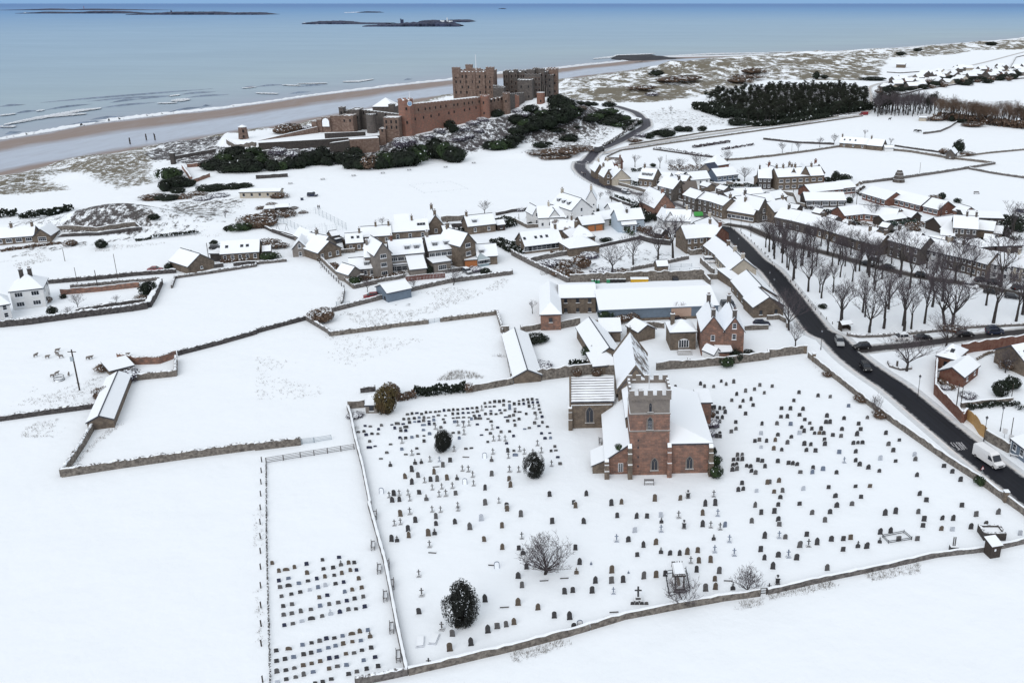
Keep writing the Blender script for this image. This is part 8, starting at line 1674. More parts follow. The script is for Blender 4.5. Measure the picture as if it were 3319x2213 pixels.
for lab,p,v,h,k in (("big bare tree overhanging the road by the farm garden wall",B4(190,1540),2,11,{}),("spreading bare tree with ringed seat by the junction",C4(1215,385),2,9,{"sx":1.25}),("bare tree leaning over the junction road cars",C4(1560,180),2,9,{"sx":1.1}),("bare tree at the top corner of the churchyard",C4(240,185),0,6.5,{"sx":1.05}),
 ("dark bare tree in the orchard's left half",B3(910,1018),2,9.5,{}),("tall bare tree in the middle of the orchard",B3(1098,948),0,11,{}),("tall bare tree right of the orchard's middle",B3(1322,920),0,12.5,{}),("tallest bare tree at the orchard's right end",B3(1460,900),1,15,{}),("bare tree before the white timbered gable",B3(1600,790),0,8,{}),("second bare tree before the white timbered gable",B3(1480,700),1,8,{}),
 ("windswept bare tree beside the village bend",B3(905,375),4,5.5,{}),("small wind bent tree by the hotel's right gable",B3(795,355),4,3.5,{}),("large dark bare tree below the street houses",B3(1180,470),2,9,{"sx":1.15}),("second dark bare tree by the reddish gable",B3(1270,500),0,6.5,{}),("bare tree leaning on the cricket field edge",B2(2075,490),4,6,{"sx":1.1}),("small snowy bare tree behind the cottages",B2(1145,590),2,3.2,{}),
 ("lone bare tree in the middle of the backyards",B4(960,545),2,8.5,{}),("leafless tree beside the long dark bungalow",B4(765,385),0,4.5,{}),("bare tree on the triangular green by the street",B3(2300,790),0,9,{}),("little dark fir on the triangular green",B3(2165,690),3,4.5,{}),("bare tree behind the bungalow garden wall",B3(2110,190),2,7,{}),("bare tree above the villa roofs",B3(1520,95),2,6.5,{}),("big bare tree behind the steep snowy roof",B3(1680,75),2,8,{}),("small bare tree left of the big one above the villa",B3(1440,85),2,5.5,{}),
 ("bare pale tree inside the village bend's upper field",A3(1115,1520),1,6.5,{"sx":1.2}),("pale bare tree in the field above the turret house",A3(1950,1500),0,8,{}),("bare tree above the villa in the upper field",A3(1340,1530),3,6,{}),("thin bare tree on the snowy knoll by the bend",A3(1440,1030),0,5.5,{}),("second thin tree on the snowy knoll",A3(1370,1025),1,4,{}),("thin wind bent tree in the far left field",A4(130,1390),4,6,{}),("thin bare tree in the far left field",A4(275,1370),4,5,{}),
 ("bare tree left of the far farm range",A4(470,1340),0,6,{}),("second bare tree against the far farm's left wall",A4(600,1310),0,6,{"sx":1.2}),("small bare tree behind the far farm's roof",A4(880,1250),1,5,{}),("small bare tree at the far farm's right end",A4(1110,1330),1,5,{}),("bare tree in the manor's front garden",B4(60,235),2,5,{}),("leafless garden tree behind the white terrace houses",B4(1560,560),3,7,{}),("bare tree before the low gabled wing",B4(1340,560),3,6,{}),
 ("leafless tree at the right of the backyards",B4(2200,720),1,14,{}),("thorn tree in the white house garden",B1(710,1340),2,4.2,{}),("small thorn tree below the garden thorn tree",B1(625,1410),2,2.6,{}),("little bare shrub tree by the garden hedge banks",B1(1060,1290),2,2.2,{}),("windblown thorn before the garage by the field wall",B2(1010,1195),4,4,{}),("windblown thorn on the terrace field wall",B2(1790,1130),4,4.2,{"sx":1.5}),("low spreading thorn beside the garage",B2(1440,1160),4,3,{"sx":1.6}),
 ("thin bare tree behind the dune mound",B1(2050,555),3,4.5,{}),("bare bush tree at the hipped barn's left",B3(185,1390),1,3.8,{}),("bare weeds tree on the barn roof yard",B3(462,1250),1,2,{}),("bare trees against the blue shed front",B3(1510,1430),1,4.5,{}),("dark bare tree by the sandstone hall",C4(2080,400),2,6,{})):
    tree(lab,p,BARE[v],h,group=None,**k)
bush("round brown bush where the field walls meet",B2(610,1460),"brown",4.2,3.6,name="bush",v=0)
for i,(lab,p,k,r,h) in enumerate((("dark clipped conifer at the terrace garden corner",B2(905,1140),"green",1.9,3.2),("dark pine in the terrace front garden",B2(1555,1035),"dark",1.7,3.6),("dark bush at the foot of the tall grey gable",B2(1240,1020),"green",1.6,2.2),("brown shrub right of the tall grey gable",B2(1300,1050),"brown",2.2,1.8),("frosted shrub bed before the orange porch",B2(1990,1010),"snowy",2.4,2),("dark shrub below the conservatory",B2(2080,1045),"dark",1.8,2.6),
 ("dark evergreen left of the garage wing",B1(1715,935),"dark",2.6,4.2),("dark green round bush under the left evergreen",B1(1700,900),"green",2.0,3.5),("small dark bush on the snowy field above the garage wing",B1(1945,765),"dark",1.4,1.8),("tiny dark tree beside the red car",B1(1530,995),"dark",1.2,2.4),("dark bush on the mound's right flank",B1(1395,535),"dark",2.2,2.2),("dark evergreen below the plot wall",B1(925,795),"dark",2.1,3.2),("scrubby brown bush left of the plot evergreen",B1(650,775),"brown",2.6,2.4),("dark evergreen clump at the white garden's right end",B1(1340,1215),"dark",2.4,4.4),("brown clipped bush under the garden evergreen",B1(1290,1270),"brown",2.0,1.8),("small twisted tree before the white house",B1(480,1400),"dark",1.3,2.6),("bare bush at the fence wall's left end",B1(580,1250),"dark",1.0,1.4),("dark bush beside the white house's right wall",B1(440,1290),"brown",1.2,2.2),
 ("long green bush bank left of the cottages",B1(2200,635),"green",4.2,3.0),("dark bush at the bank's left end",B1(2075,645),"dark",2.0,2.4),("brown brush pile above the green bush bank",B1(2290,580),"brown",3.0,2.6),("dark tangle of shrubs by the cottage lane",B2(110,900),"green",3.6,2.6),("brown shrubs along the cottage lane's upper side",B2(100,780),"brown",4.5,2.6),("second brown shrub mass by the cottage lane",B2(200,790),"brown",4.0,2.2),
 ("big brown holm bush inside the orchard",B3(640,975),"brown",3.8,4.2),("large low brown thicket at the orchard's left",B3(440,1030),"brown",4.5,2.6),("brown thicket at the foot of the orchard",B3(560,1060),"brown",4.5,2.6),("frosted thicket in the orchard's front",B3(820,1040),"snowy",3.6,2.8),("frosted scrub at the orchard's left end",B3(340,960),"snowy",3.6,2.6),("brown thicket right of the orchard's dark tree",B3(1000,1035),"brown",3.4,2.4),("frosted scrub behind the orchard thickets",B3(700,880),"snowy",3.6,2.2),("brown scrub in the orchard's middle",B3(480,960),"brown",3.4,2.4),
 ("dark evergreen before the sheeted farm shed",B3(845,1465),"green",2.0,3.8),("bare brown scrub along the sheeted shed's front",B3(990,1460),"brown",2.6,2.6),("second brown scrub along the sheeted shed's front",B3(1100,1460),"brown",2.4,2.6),("dark brown copper bush below the blue house",B3(1235,655),"brown",1.8,3.4),("dark evergreen right of the blue house",B3(1215,560),"dark",2.2,3.4),("dark evergreen bank by the reddish house",B3(1300,540),"dark",3.0,2.6),("dark shrub before the blue house's left wall",B3(870,560),"dark",1.6,2.0),("low shrubs before the hipped bungalows",B3(850,740),"dark",2.2,1.6),("dark shrub row below the hotel's wing",B3(160,530),"dark",1.4,1.2),("dark shrub under the hotel's left gable",B3(180,590),"dark",2.2,1.4),("dark hedge shrub right of the hotel block",B3(740,470),"dark",2.4,1.8),("dark bush on the field edge left of the hotel",B3(170,450),"dark",2.4,1.8),("frosted bush row left of the hotel",B3(70,460),"snowy",2.4,1.6),
 ("round dark bush at the wide house behind the bend",B3(1280,60),"dark",1.6,2.0),("dark shrub beside the low cream garage",B3(985,205),"dark",1.8,1.8),("dark fir tree right of the manor",B4(612,190),"dark",2.2,5.2),("dark evergreen bank right of the fir",B4(690,175),"dark",3.4,2.8),("second evergreen bank left of the fir",B4(545,190),"dark",2.6,2.2),("dark conifer at the end of the dovecote bungalows",B4(1580,355),"dark",1.8,3.2),("brown shrubs beside the dovecote bungalows' conifer",B4(1510,355),"brown",3.0,2.4),("little dark conifer right of the third bungalow",B4(1720,385),"dark",1.6,2.2),("round bush at the long dark bungalow's right end",B4(735,385),"dark",1.7,2.6),("dark evergreen masses at the right backyards",B4(2240,640),"dark",4.0,5.0),("second dark evergreen mass at the right backyards",B4(2180,560),"dark",4.0,3.0),("dark evergreen clump behind the low garages",B4(2130,700),"dark",2.6,4.2),("brown garden shrubs before the big backyard house",B4(1720,745),"snowy",3.2,2.4),("brown yard scrub above the terrace",B4(1330,640),"brown",3.0,2.0),("dark yard clutter shrubs above the terrace",B4(760,530),"dark",3.0,1.6),("dark yard shrubs beside the yard tree",B4(880,520),"dark",3.0,1.8),("dark yard bush at the brick gable",B4(560,490),"dark",3.0,1.6),("brown yard scrub at the terrace's left backs",B4(420,430),"snowy",3.4,1.6),
 ("dark evergreen beside the dark stone house left of the manor",B3(2270,250),"dark",2.8,3.0),("dark round shrub left of the villa bungalow garden",B3(2012,195),"dark",.9,1.3),("second dark round shrub in the bungalow garden",B3(2056,190),"dark",.9,1.3),("small dark bush by the grove's roadside",B4(495,1340),"dark",1.2,1.3),("brown brushwood at the grove's lower right",B4(1680,1550),"brown",3.2,2.2),("dark scrub under the ruined cottage's tree",A4(1800,1415),"brown",4.5,2.5),("tall dark tree behind the ruined cottage",A4(1725,1385),"dark",3.2,7.5),("bare scrub left of the ruined cottage",A4(1590,1400),"brown",3.6,3.6),("dark scrub below the bare shelterbelt",A4(1520,1095),"brown",8,4),("brown scrub right below the shelterbelt",A4(1850,1150),"brown",9,3),("round dark bush by the shelter wall's end",A4(1755,1115),"dark",4,3),("dark post like bush below the shelterbelt",A4(1668,1105),"dark",2,4.5),
 ("dark gorse clump on the knoll right of the bend, largest",A3(1400,1245),"dark",6,5.5),("dark gorse clump left of the largest",A3(1320,1225),"dark",4.5,3.5),("dark gorse clump right of the largest",A3(1520,1195),"dark",4,4),("dark gorse bush at the knoll's right end",A3(1590,1195),"dark",3.6,3.6),("dark gorse bush at the knoll's left end",A3(1248,1260),"dark",2.8,4.5),("lone dark gorse bush above the lane",A3(1730,1190),"dark",3.2,3.6),("gorse bank at the near edge of the dark wood",A3(2050,1135),"dark",8,5),("brown scrub on the bank below the bend",A3(1120,1290),"brown",6,2.2),("frosted scrub on the bank below the bend",A3(1180,1240),"snowy",5,2.4),
 ("dark gorse on the right dunes, nearest the sea rocks",A3(1310,690),"dark",9,7),("brown thicket on the right dunes",A3(1560,730),"brown",22,6),("low brown thicket left on the right dunes",A3(1420,745),"brown",18,5),("small brown thicket low in the right dunes",A3(1190,815),"brown",14,5),("dark heather patch high on the right dunes",A3(2180,670),"brown",18,7),("long dark heather patch below the high one",A3(2120,715),"brown",18,6),("third dark heather patch above the wood",A3(2050,755),"brown",16,6),("grey scrub dome among the near right dunes",A3(1270,870),"snowy",6,4),("dark tree on the dunes above the wood",A4(440,720),"dark",4,9),("dark round bush beside the dune tree",A4(510,715),"dark",4.5,4.5),("dark dune bush high at the far right",A4(2020,415),"dark",12,8),("low dark thicket by the far village's dunes",A4(965,730),"dark",14,4),("tiny dark bush on the smooth far dune",A4(1203,505),"dark",7,6),("tiny dark bush on the far dune crest",A4(1355,468),"dark",7,6),
 ("tree of pine habit behind the brick lodge",C4(2020,600),"dark",1.8,3.6),("loose dark shrub beside the pine by the lodge",C4(2130,540),"dark",2.0,3.0),("frosted perennials in the lodge garden",C4(1560,540),"snowy",1.4,.9),("frosted shrubs in the lodge garden's middle",C4(1750,610),"snowy",1.8,1.0),("brown bush at the sandstone hall",C4(2100,370),"brown",2.2,2.4))):
    bush(lab,p,k,r,h,v=i)
rw0=random.Random(12)
for i in range(60):
    x=950+(i*37 % 60)*10.0;y=1045-(i % 4)*14-(12 if x>1400 else 0)
    if x<960 or x>1530:continue
    tree(f"tall bare wind bent tree of the far shelterbelt by the lane",A4(x+rw0.uniform(-9,9),y+rw0.uniform(-10,16)),BARE[(4,1,0,3,2)[i % 5]],rw0.uniform(12,17)-(2 if x>1400 else 0),group="far shelterbelt trees",sx=.6+.5*(i*7 % 5)/5)
for i in range(64):
    x=1540+(i*13 % 64)*12.8;y=1075+(x-1540)*.10+(i % 3)*16
    tree("bare brown tree of the shelterbelt at the right edge",A4(x+rw0.uniform(-12,12),y-20+rw0.uniform(-12,12)),BARE[i % 5],rw0.uniform(9.5,15.5),group="right shelterbelt trees",sx=1.0,crown_mat=twig_b)
WOOD=[(A3(1700,930),A3(1850,990),A3(2050,1060),A3(2150,1120),A3(2324,1130),A4(250,1090),A4(600,1050),A4(880,1010),A4(915,930),A4(900,860),A4(700,815),A4(200,815),A3(2100,850),A3(1850,870))]
WP=[tuple(U(p)[:2]) for p in WOOD[0]];rw=random.Random(4)
wx0,wx1,wy0,wy1=min(p[0] for p in WP),max(p[0] for p in WP),min(p[1] for p in WP),max(p[1] for p in WP)
def pine_mesh(seed):
    rr=random.Random(seed);tk=MB();cr=MB();h=15
    tk.tube((0,0,-1),(rr.uniform(-.5,.5),0,h*.5),.32,.24,6);tk.tube((0,0,h*.5),(rr.uniform(-.8,.8),0,h*.92),.24,.1,5)
    for k in range(26):
        a=rr.uniform(0,6.28);r=rr.uniform(0.2,3.6);z=h*(1-.10*(r/3.6) ** 2)-rr.uniform(0,6.5);c=Vector((math.cos(a)*r,math.sin(a)*r,z))
        if k<9:tk.tube((0,0,z-1.5),c,.09,.03,4)
        for _ in range(22):
            d=Vector((rr.gauss(0,1),rr.gauss(0,1),rr.gauss(0,.7)))*.75;p=c+d;b1=Vector((rr.gauss(0,1),rr.gauss(0,1),rr.gauss(0,1))).normalized();b2=b1.orthogonal().normalized();s=rr.uniform(.3,.62)
            cr.add([p-b1*s,p-b2*s*.7,p+b1*s,p+b2*s*.7],[(0,1,2,3)])
    return tk.mesh("trunk",[bark]),cr.mesh("crown",[mat("wood_leaves",(0.022,0.030,0.018),.9,col2=(0.018,0.018,0.016),scale=.25)])
PINE=[pine_mesh(s) for s in (1,2,3)]
for i in range(26):
    x=rw0.uniform(950,1200) if i<20 else rw0.uniform(1430,1520);tree('dark evergreen of the far shelterbelt beside the red van',A4(x,1035+rw0.uniform(-40,12)),PINE[i % 3],rw0.uniform(10,15),group='far shelterbelt evergreens',base=15,sx=.8,name='shelterbelt_pine')
hedge('dark undergrowth under the right shelterbelt',[A4(1540,1075),A4(1800,1105),A4(2324,1165),A4(2500,1180)],14,4.5,twig_b,23,dens=70,size=.7,snowy=.03)
pts=[];tr_=0
while len(pts)<420 and tr_<20000:
    tr_+=1;x,y=rw.uniform(wx0,wx1),rw.uniform(wy0,wy1)
    if in_poly(np.array([x]),np.array([y]),WP)[0] and all((x-a) ** 2+(y-b_) ** 2>22 for a,b_ in pts):pts.append((x,y))
pts.sort(key=lambda p:p[1])
front=pts[:120];rest=pts[130:]
for i,(x,y) in enumerate(front):
    t_=tree("dark wind cut tree along the near edge of the far wood",Vector((x,y,h1(x,y))),PINE[i % 3],8.8+2*math.sin(i*1.7),group="near edge of the dark wood",base=15,name="wood_tree")
mass=MB()
for i,(x,y) in enumerate(rest):
    z=h1(x,y);k=rw.uniform(.46,.64);a=rw.uniform(0,6.28);ca,sa=math.cos(a),math.sin(a)
    for me,mi in ((PINE[i % 3][0],0),(PINE[i % 3][1],1)):
        o_=len(mass.v);mass.v+=[(x+k*(v.co.x*ca-v.co.y*sa),y+k*(v.co.x*sa+v.co.y*ca),z+k*v.co.z) for v in me.vertices];fs=[tuple(q+o_ for q in p.vertices) for p in me.polygons];mass.f+=fs;mass.m+=[mi]*len(fs)
tag(mass.build("wood",[bark,PINE[0][1].materials[0]]),"dense dark wood of wind cut trees beyond the castle road","wood",None,"stuff")
hedge("tangled dark understorey inside the near edge of the wood",[A3(1760,985),A3(2060,1075),A3(2324,1090),A4(300,1050),A4(860,985)],26,6,leaf_d,22,dens=110,size=.8,snowy=.015)
hedge("dark undergrowth along the wood's near edge",[A3(2140,1150),A3(2324,1145),A4(250,1110),A4(560,1065)],7,3.2,leaf_d,21,dens=60,size=.6,snowy=.02)
for i in range(46):
    x=1010+(i*29 % 46)*28;y=850-(x-1010)*.095-(i % 5)*14
    bush("dark garden tree among the distant village roofs",A4(x,y),"dark" if i % 3 else "brown",5+i % 3,4+i % 4,name="village_tree",cat="tree",group="distant village trees",v=i)
# ================================================================ cars, people, poles, odds and ends
CG="cars on the snowy roads"
for a in (("silver hatchback driving at the road junction",C4(610,115),"silver",C4(640,182),"suv"),("long black estate turning into the junction road",C4(895,180),"black",C4(745,195),"estate"),("black hatchback on the main road below the junction",C4(830,335),"black",C4(880,400),"hatch"),
 ("white parked SUV above the junction road",C4(1220,112),"white",C4(1098,118),"suv"),("black parked car right of the white SUV",C4(1275,112),"black",C4(1435,105),"saloon"),("dark car half hidden behind the junction tree",C4(1650,80),"black",C4(1800,76),"saloon"),("navy car on the junction road at the right edge",C4(1925,62),"navy",C4(2045,55),"hatch"),
 ("black tailgate van standing in the skip yard",B3(1475,1092),"black",B3(1490,1138),"suv"),("dark car behind the farmhouse chimney, left one",B3(1915,1305),"black",B3(1940,1345),"hatch"),("dark car behind the farmhouse chimney, right one",B3(1965,1300),"navy",B3(2000,1345),"hatch"),("dark car at the farm wall by the road",B3(2225,1498),"navy",B3(2300,1495),"hatch"),("black car beside the farmhouse wing",B3(1470,1465),"black",B3(1540,1460),"hatch"),
 ("black car parked on the village street",B3(1790,482),"black",B3(1868,470),"hatch"),("silver car parked before the blue windowed shop",B3(1960,535),"silver",B3(2042,525),"estate"),("white car rounding the village street",B3(1055,290),"white",B3(1005,275),"hatch"),("second dark car on the village street edge",B3(1010,300),"grey",B3(1060,312),"hatch"),
 ("dark parked car on the terrace street, leftmost",B4(855,942),"black",B4(945,960),"saloon"),("dark car behind the leftmost on the terrace street",B4(935,905),"grey",B4(1025,930),"hatch"),("black car on the terrace street before the big tree",B4(1045,975),"black",B4(1135,990),"saloon"),("black car in the terrace street's middle",B4(1350,1050),"black",B4(1440,1062),"hatch"),("white parked car below the brown stone terrace",B4(1785,1145),"white",B4(1895,1165),"estate"),("black car before the brown stone terrace",B4(1890,1105),"black",B4(1985,1100),"hatch"),
 ("dark parked car between trees before the white terrace",B4(2005,1125),"black",B4(2100,1130),"suv"),("black car before the cream shop front",B4(2220,1180),"black",B4(2310,1160),"hatch"),("black car low on the terrace street at right",B4(1970,1200),"black",B4(2080,1215),"saloon"),("black car lowest on the terrace street at right",B4(2165,1245),"black",B4(2270,1258),"hatch"),
 ("dark blue off-roader alone on the snowy cricket field",B2(475,328),"navy",B2(552,328),"jeep"),("maroon estate beside the grey gabled garage",B2(1105,1240),"red",B2(985,1252),"estate"),("snow topped dark car below the terrace",B2(1895,1010),"grey",B2(1940,1035),"estate"),("dark car between the cottages",B2(740,748),"grey",B2(775,740),"hatch"),("red car in the lane at left",B1(1362,1005),"red",B1(1460,1002),"saloon"),("dark car behind the garage wing",B1(1930,805),"black",B1(1995,803),"hatch"),
 ("black car parked below the grove wall at right",B4(1990,1560),"navy",B4(2115,1555),"suv"),("snow covered car in the range yard, left",B3(1755,905),"white",B3(1775,935),"hatch"),("snow covered car in the range yard, right",B3(1790,905),"white",B3(1815,935),"hatch"),("dark van on the snowy green by the right edge",B4(2275,470),"navy",B4(2324,480),"hatch")):
    car(a[0],a[1],a[2],a[3],a[4],roof_snow=("snow" in a[0] or a[2] in ("white","grey")),group=CG)
car("large white panel van driving on the main road",C4(1850,1130),"white",C4(2010,1235),"van",L=6.2,group=None,name="panel_van",cat="van")
car("red van at the end of the lane by the wood",A4(895,1045),"red",A4(840,1048),"van",L=7,group=None,name="red_van",cat="van")
o=thing("lorry","dark grey box lorry stopped on the road below the castle","lorry",U(A3(790,1385)),R_(62));m=MB();m.box(-3.6,2.2,-1.2,1.2,.9,3.6,0,1);m.build("cargo_box",[mat("lorry_grey",(.06,.06,.065),.7),snow],o);m=MB();m.box(2.4,4.1,-1.15,1.15,.6,2.7,0,1);m.build("cab",[PAINT["black"],snow],o);m=MB();m.box(4.1,4.13,-1,1,1.6,2.5);m.build("windscreen",glass,o)
for x in (-2.6,2.9):
    for y in (-1.05,1.05):link_obj("wheel",WHEEL,(x,y,.45),0,1.35,parent=o)
person("person in dark clothes walking on the cricket field, left one",B2(563,442),rz=.4);person("person in dark clothes walking on the cricket field, right one",B2(577,442),rz=-.3)
person("walker in dark coat on the wet village bend, left",B3(647,145),rz=.8);person("walker in dark coat on the wet village bend, right",B3(662,143),rz=.5)
person("pedestrian in dark coat before the stone gable house",B3(2150,548),rz=1.2);person("second pedestrian by the shop corner of the street",B3(2225,548),rz=2);person("worker in orange jacket standing beside the dark lorry",A3(832,1385),rz=2)
def onbeach(p):
    x,y=onz(p,-9.3)
    i=int(np.argmin((BX-x) ** 2+(BY-y) ** 2));return Vector((x,y,BZ.ravel()[i]))
for i,(x,y) in enumerate(((1185,1328),(1332,1288),(1411,1290),(1398,1240))):
    if i<3:
        o=thing("beach_post",["leftmost dark weathered post on the wet sand","middle dark post on the wet sand","right dark post on the wet sand"][i],"post",onbeach(A1(x,y)));m=MB();m.tube((0,0,-1),(0,0,4.2),.45,.38,8,0,True);m.tube((0,0,2.0),(0,0,2.5),.52,.52,8,0,True);m.build("shaft",wood_d,o)
    else:
        o=thing("person","distant person in dark clothes walking on the beach above the posts","person",onbeach(A1(x,y)));link_obj("body",PERSON,(0,0,0),parent=o);link_obj("hair",CAP,(0,0,0),parent=o)
for i,(x,y,rz) in enumerate(((315,262,1.2),(418,275,0),(505,218,.4),(503,248,2.8),(537,272,3.4),(795,280,.2),(775,285,.1),(1118,255,0))):
    animal(["dark sheep standing at the left of the bare feeding patch","dark sheep lying across the feeding patch","sheep at the top right of the feeding patch","sheep standing in the middle of the feeding patch","pale sheep at the right of the feeding patch","sheep alone between feeding patch and barn","second sheep beside the lone one by the barn","small sheep above the ruined barn wall"][i],C1(x,y),SHEEP,0.9,rz,group="sheep in the left field")
for i,(x,y,rz) in enumerate(((1335,1200,0),(1362,1205,.4),(1380,1203,2.9),(1105,1092,.2))):animal(["leftmost dark cow in the far middle field","middle dark cow of the three in the far field","rightmost dark cow of the three in the far field","dark cow lying alone below the far wood"][i],A4(x,y),COW,1.7,rz,"cow","cow","cows in the far field")
o=thing("hay_feeder","round metal hay feeder in the snow left of the barn","feeder",U(C1(520,465)));m=MB()
for z in (.1,.5,1.0):
    for k in range(14):a,b_=6.2832*k/14,6.2832*(k+1)/14;m.tube((1.1*math.cos(a),.9*math.sin(a),z),(1.1*math.cos(b_),.9*math.sin(b_),z),.06,.06,4)
m.build("ring",metal_d,o);m=MB();m.tube((0,0,0),(0,0,.5),1,.8,12,0,True);m.build("snowy_hay",snow,o)
for i,(x,y) in enumerate(((460,440),(500,418),(605,428))):animal(["sheep left of the hay feeder","sheep behind the hay feeder","sheep right of the hay feeder"][i],C1(x,y),SHEEP,.8,i,group="sheep in the left field")
bush("russet bracken pile left of the ruined wall",C1(920,372),"brown",2.6,1.6);bush("dark shrub growing on the sheep barn's left side",C1(905,625),"brown",2.4,2.6);bush("bare thorn growing through the top of the sheep barn",C1(1115,470),"snowy",2.8,3.0)
def pole(label,p,h,r=.13,cross=False,lean=0,name="telegraph_pole",cat="pole",m_=None):
    o=thing(name,label,cat,U(p));m=MB();m.tube((0,0,-.5),(lean,0,h),r,r*.8,7,0,True);m.build("shaft",m_ or wood_d,o)
    if cross:
        m=MB();m.box(-.9,.9,-.07,.07,h-.6,h-.46);m.build("crossarm",m_ or wood_d,o);m=MB();m.box(-.5,.1,-.35,-.1,h-2.6,h-1.6);m.build("transformer",metal_l,o)
    return o
pole("tall electricity pole with transformer left of the sheep barn",C1(698,552),9.5,.17,True)
for lab,p,h in (("tall thin pole standing in the left snowy field",B1(1070,1078),8),("thin pole by the long dark lane wall",B1(705,1130),5.5),("pale pole between the two lane walls",B1(885,1142),5),("short slim pole left in the snowy field",B1(590,915),4.2),("pole before the gabled garage wing",B1(1908,985),8.5),("pole before the middle terrace house",B2(1302,930),6),("pole left of the hotel's low wing",B3(62,545),2.6),("pole by the hotel's right hedge",B3(785,500),4.5),
 ("thin pole in the upper field above the villa",A3(1397,1475),4),("thin pole in the far left field",A4(215,1385),5),("thin pole right of the beehive dovecote",B4(1375,130),6),("pole among the backyards by the sheds",B4(1265,510),4),("pole before the red gable bungalow",B4(687,500),5),("pole at the dark bungalow's right end",B4(803,400),6),("tall dark pole behind the brick wall",C4(1640,780),7.2),("second thinner pole behind the brick wall",C4(1690,690),4.5),("thin white flag staff at the right edge",C4(2118,1020),5.5),("slim pole at the lodge garden's right",C4(2130,650),4),("pole at the right backyards beside evergreens",B4(2210,790),10),("tall pole before the manor's stone outbuilding",B4(230,300),4)):
    pole(lab,p,h,.09 if "thin" in lab or "slim" in lab else .12)
def lamp(label,p,h=5.2):
    o=thing("street_lamp",label,"street lamp",U(p),0,"street lamps");m=MB();m.tube((0,0,-.3),(0,0,.8),.13,.11,8);m.tube((0,0,.8),(0,0,h-.6),.07,.055,8);m.build("pole",metal_d,o)
    m=MB();m.tube((0,0,h-.6),(0,0,h-.15),.12,.26,6,1,True);m.tube((0,0,h-.15),(0,0,h+.12),.32,.05,6,0,True);m.tube((0,0,h+.12),(0,0,h+.3),.04,.02,6,0);m.build("lantern",[metal_d,mat("lantern_glass",(.25,.27,.3),.2)],o)
for lab,p in (("dark lantern lamp by the churchyard's top entrance",C4(463,198)),("dark lantern lamp alone on the junction lawn",C4(1312,620)),("tall lantern lamp before the tan wall with notices",C4(1890,1000)),("shorter lantern lamp on the snowy lawn behind the gates",C4(2035,910)),("lantern lamp beside the roadside range",B3(2050,835)),("lantern lamp on the verge right of the range",B4(50,1225)),("lantern lamp left of the range's lower end",B4(10,1160)),("lantern lamp on the triangular green",B3(1982,615)),("small lamp by the street car park corner",B3(2075,640))):lamp(lab,p)
o=thing("skip_container","bright yellow open skip against the tall yard wall","skip",U(B3(1155,1128)),R_(1));m=MB();yl=mat("skip_yellow",(.62,.36,.01),.6,var=.1)
m.prism([(-2.6,-1.1),(2.6,-1.1),(2.6,1.1),(-2.6,1.1)],.15,1.95,0);m.box(-2.7,2.7,-1.2,1.2,1.95,2.05,0,1)
for k in range(9):m.box(-2.5+k*.6,-2.38+k*.6,-1.18,-1.1,.2,1.95,0)
m.build("bin_body",[yl,snow],o);m=MB();m.box(-1.9,2.0,-.9,.9,2.05,2.15);m.build("snow_load",snow,o)
def bin_(label,p,m_,grp):
    o=thing("wheelie_bin",label,"bin",U(p),0,grp);m=MB();m.prism([(-.5,-.42),(.5,-.42),(.5,.42),(-.5,.42)],.12,1.15,0);m.build("bin_body",m_,o);m=MB();m.box(-.55,.55,-.5,.5,1.15,1.24,0,1);m.build("lid",[m_,snow],o)
gb=mat("green_plastic",(.03,.22,.10),.5);bb=mat("black_plastic",(.02,.02,.022),.5)
for i,x in enumerate((735,757,780)):bin_(["first","middle","last"][i]+" of three low green bins in the skip yard",B3(x,1118),gb,"green bins")
bin_("larger green bin left of the black bins",B3(872,1112),gb,"green bins")
for i,x in enumerate((905,942,980,1015)):bin_(["first","second","third","last"][i]+" of four snow lidded black bins in the skip yard",B3(x,1110),bb,"black bins")
o=thing("bird_table","dark roofed bird table before the terrace","bird table",U(B2(968,1105)));m=MB();m.tube((0,0,0),(0,0,1.9),.08,.08,6);m.build("post",wood_d,o);m=MB();m.box(-.6,.6,-.4,.4,1.9,2.5,0,1);m.build("house_box",[wood_d,snow],o)
o=thing("bus_shelter","small dark timber shelter at the grove's lower corner","shelter",U(B4(695,1540)),.3);m=MB();m.box(-1.3,1.3,1.0,1.1,0,2.0);m.box(-1.3,-1.2,-.8,1.0,0,2.0);m.box(1.2,1.3,-.8,1.0,0,1.2);m.build("wall",wood_d,o);m=MB();slab(m,[(-1.6,-1.2,2.0),(1.6,-1.2,2.0),(1.6,0,2.7),(-1.6,0,2.7)],.15);slab(m,[(1.6,1.4,2.0),(-1.6,1.4,2.0),(-1.6,0,2.7),(1.6,0,2.7)],.15);m.build("roof",[snow,wood_d],o)
o=thing("standing_stone","small upright stone in the ringed seat by the junction tree","stone",U(C4(1130,350)));m=MB();m.prism([(-.2,-.15),(.2,-.15),(.2,.15),(-.2,.15)],-.2,1.6,0,1);m.build("shaft",[stoneg,snow],o)
o=thing("road_sign","small triangular warning sign on the verge by the roadside wall","road sign",U(C4(1868,1320)),R_(20));m=MB();m.tube((0,0,0),(0,0,2.2),.04,.04,6);m.build("post",metal_l,o);m=MB();plate(m,[(-.4,1.7),(.4,1.7),(0,2.4)],-.05,-.02,0);plate(m,[(-.26,1.78),(.26,1.78),(0,2.24)],-.07,-.045,1);m.build("sign_plate",[mat("sign_red",(.35,.03,.03),.5),white],o)
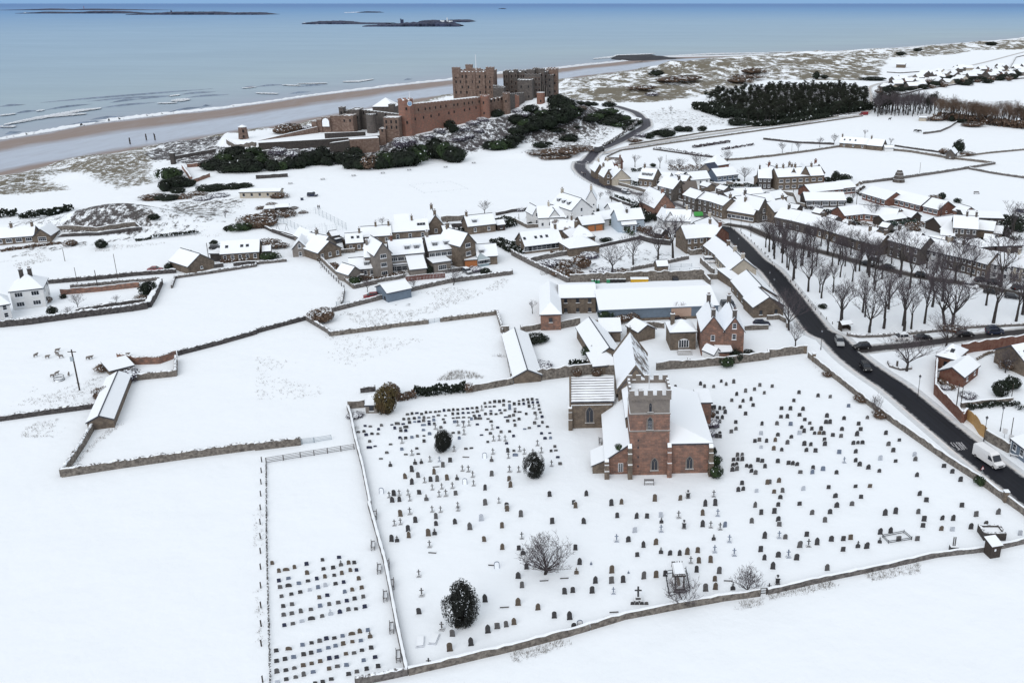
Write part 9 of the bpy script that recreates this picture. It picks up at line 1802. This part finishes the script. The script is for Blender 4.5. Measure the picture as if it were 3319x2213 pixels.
for i,p in enumerate((C4(2068,985),C4(2122,1042))):
    o=thing("notice_board",["white notice board on the tan roadside wall","second white notice board left of the blue kiosk"][i],"notice board",U(p),R_(-38));m=MB();m.tube((0,0,0),(0,0,2.4),.04,.04,6);m.build("post",metal_d,o);m=MB();m.box(-.45,.45,-.08,-.04,1.3,2.4,0);m.build("board",white,o)
o=thing("picnic_bench","snowy bench outside the blue kiosk","bench",U(C4(2165,1140)),R_(-38));m=MB();m.box(-1,1,-.2,.2,.4,.48,0,1);m.build("seat",[wood_g,snow],o);
for x in (-.8,.8):m=MB();m.box(x-.05,x+.05,-.18,.18,0,.4);m.build("leg",wood_g,o)
for i,(x,y) in enumerate(((312,215),(605,176),(885,144),(1150,120),(1390,92),(1720,66),(1975,28))):
    o=thing("picnic_table","snow covered picnic table along the field's castle side","picnic table",U(B2(x,y)),.4,"picnic tables on the cricket field");m=MB();m.box(-1,1,-.4,.4,.7,.78,0,1);m.build("table_top",[wood_g,snow],o);m=MB();m.box(-1,1,-.9,-.65,.42,.48,0,1);m.box(-1,1,.65,.9,.42,.48,0,1);m.build("seats",[wood_g,snow],o);m=MB()
    for sx in (-.7,.7):m.box(sx-.06,sx+.06,-.8,.8,.36,.42);m.box(sx-.06,sx+.06,-.3,-.2,-.1,.7);m.box(sx-.06,sx+.06,.2,.3,-.1,.7)
    m.build("legs",wood_g,o)
o=thing("field_bench","white framed goal like bench in the dovecote field","bench",U(B4(1893,305)),.1);m=MB();m.box(-1.2,1.2,-.3,.3,.4,.5,0,1);m.build("seat",[wood_g,snow],o);m=MB();m.box(-1.2,1.2,.3,.36,.6,1.1);m.build("backrest",wood_g,o)
for x in (-1.1,1.1):m=MB();m.box(x-.05,x+.05,-.3,.36,0,.5);m.build("leg",wood_g,o)
o=thing("playground_frame","thin dark climbing frame below the tennis court","play frame",U(B2(240,640)),.2);m=MB()
for x in (-1.6,1.6):m.tube((x-.7,0,0),(x,0,2.6),.05,.05,5);m.tube((x+.7,0,0),(x,0,2.6),.05,.05,5)
m.tube((-1.6,0,2.6),(1.6,0,2.6),.05,.05,5);m.build("frame",metal_d,o)
o=thing("blue_bin","small dark blue box on the cricket field","box",U(B2(418,362)));m=MB();m.box(-.5,.5,-.4,.4,0,1.2,0,1);m.build("bin_body",[PAINT["navy"],snow],o)
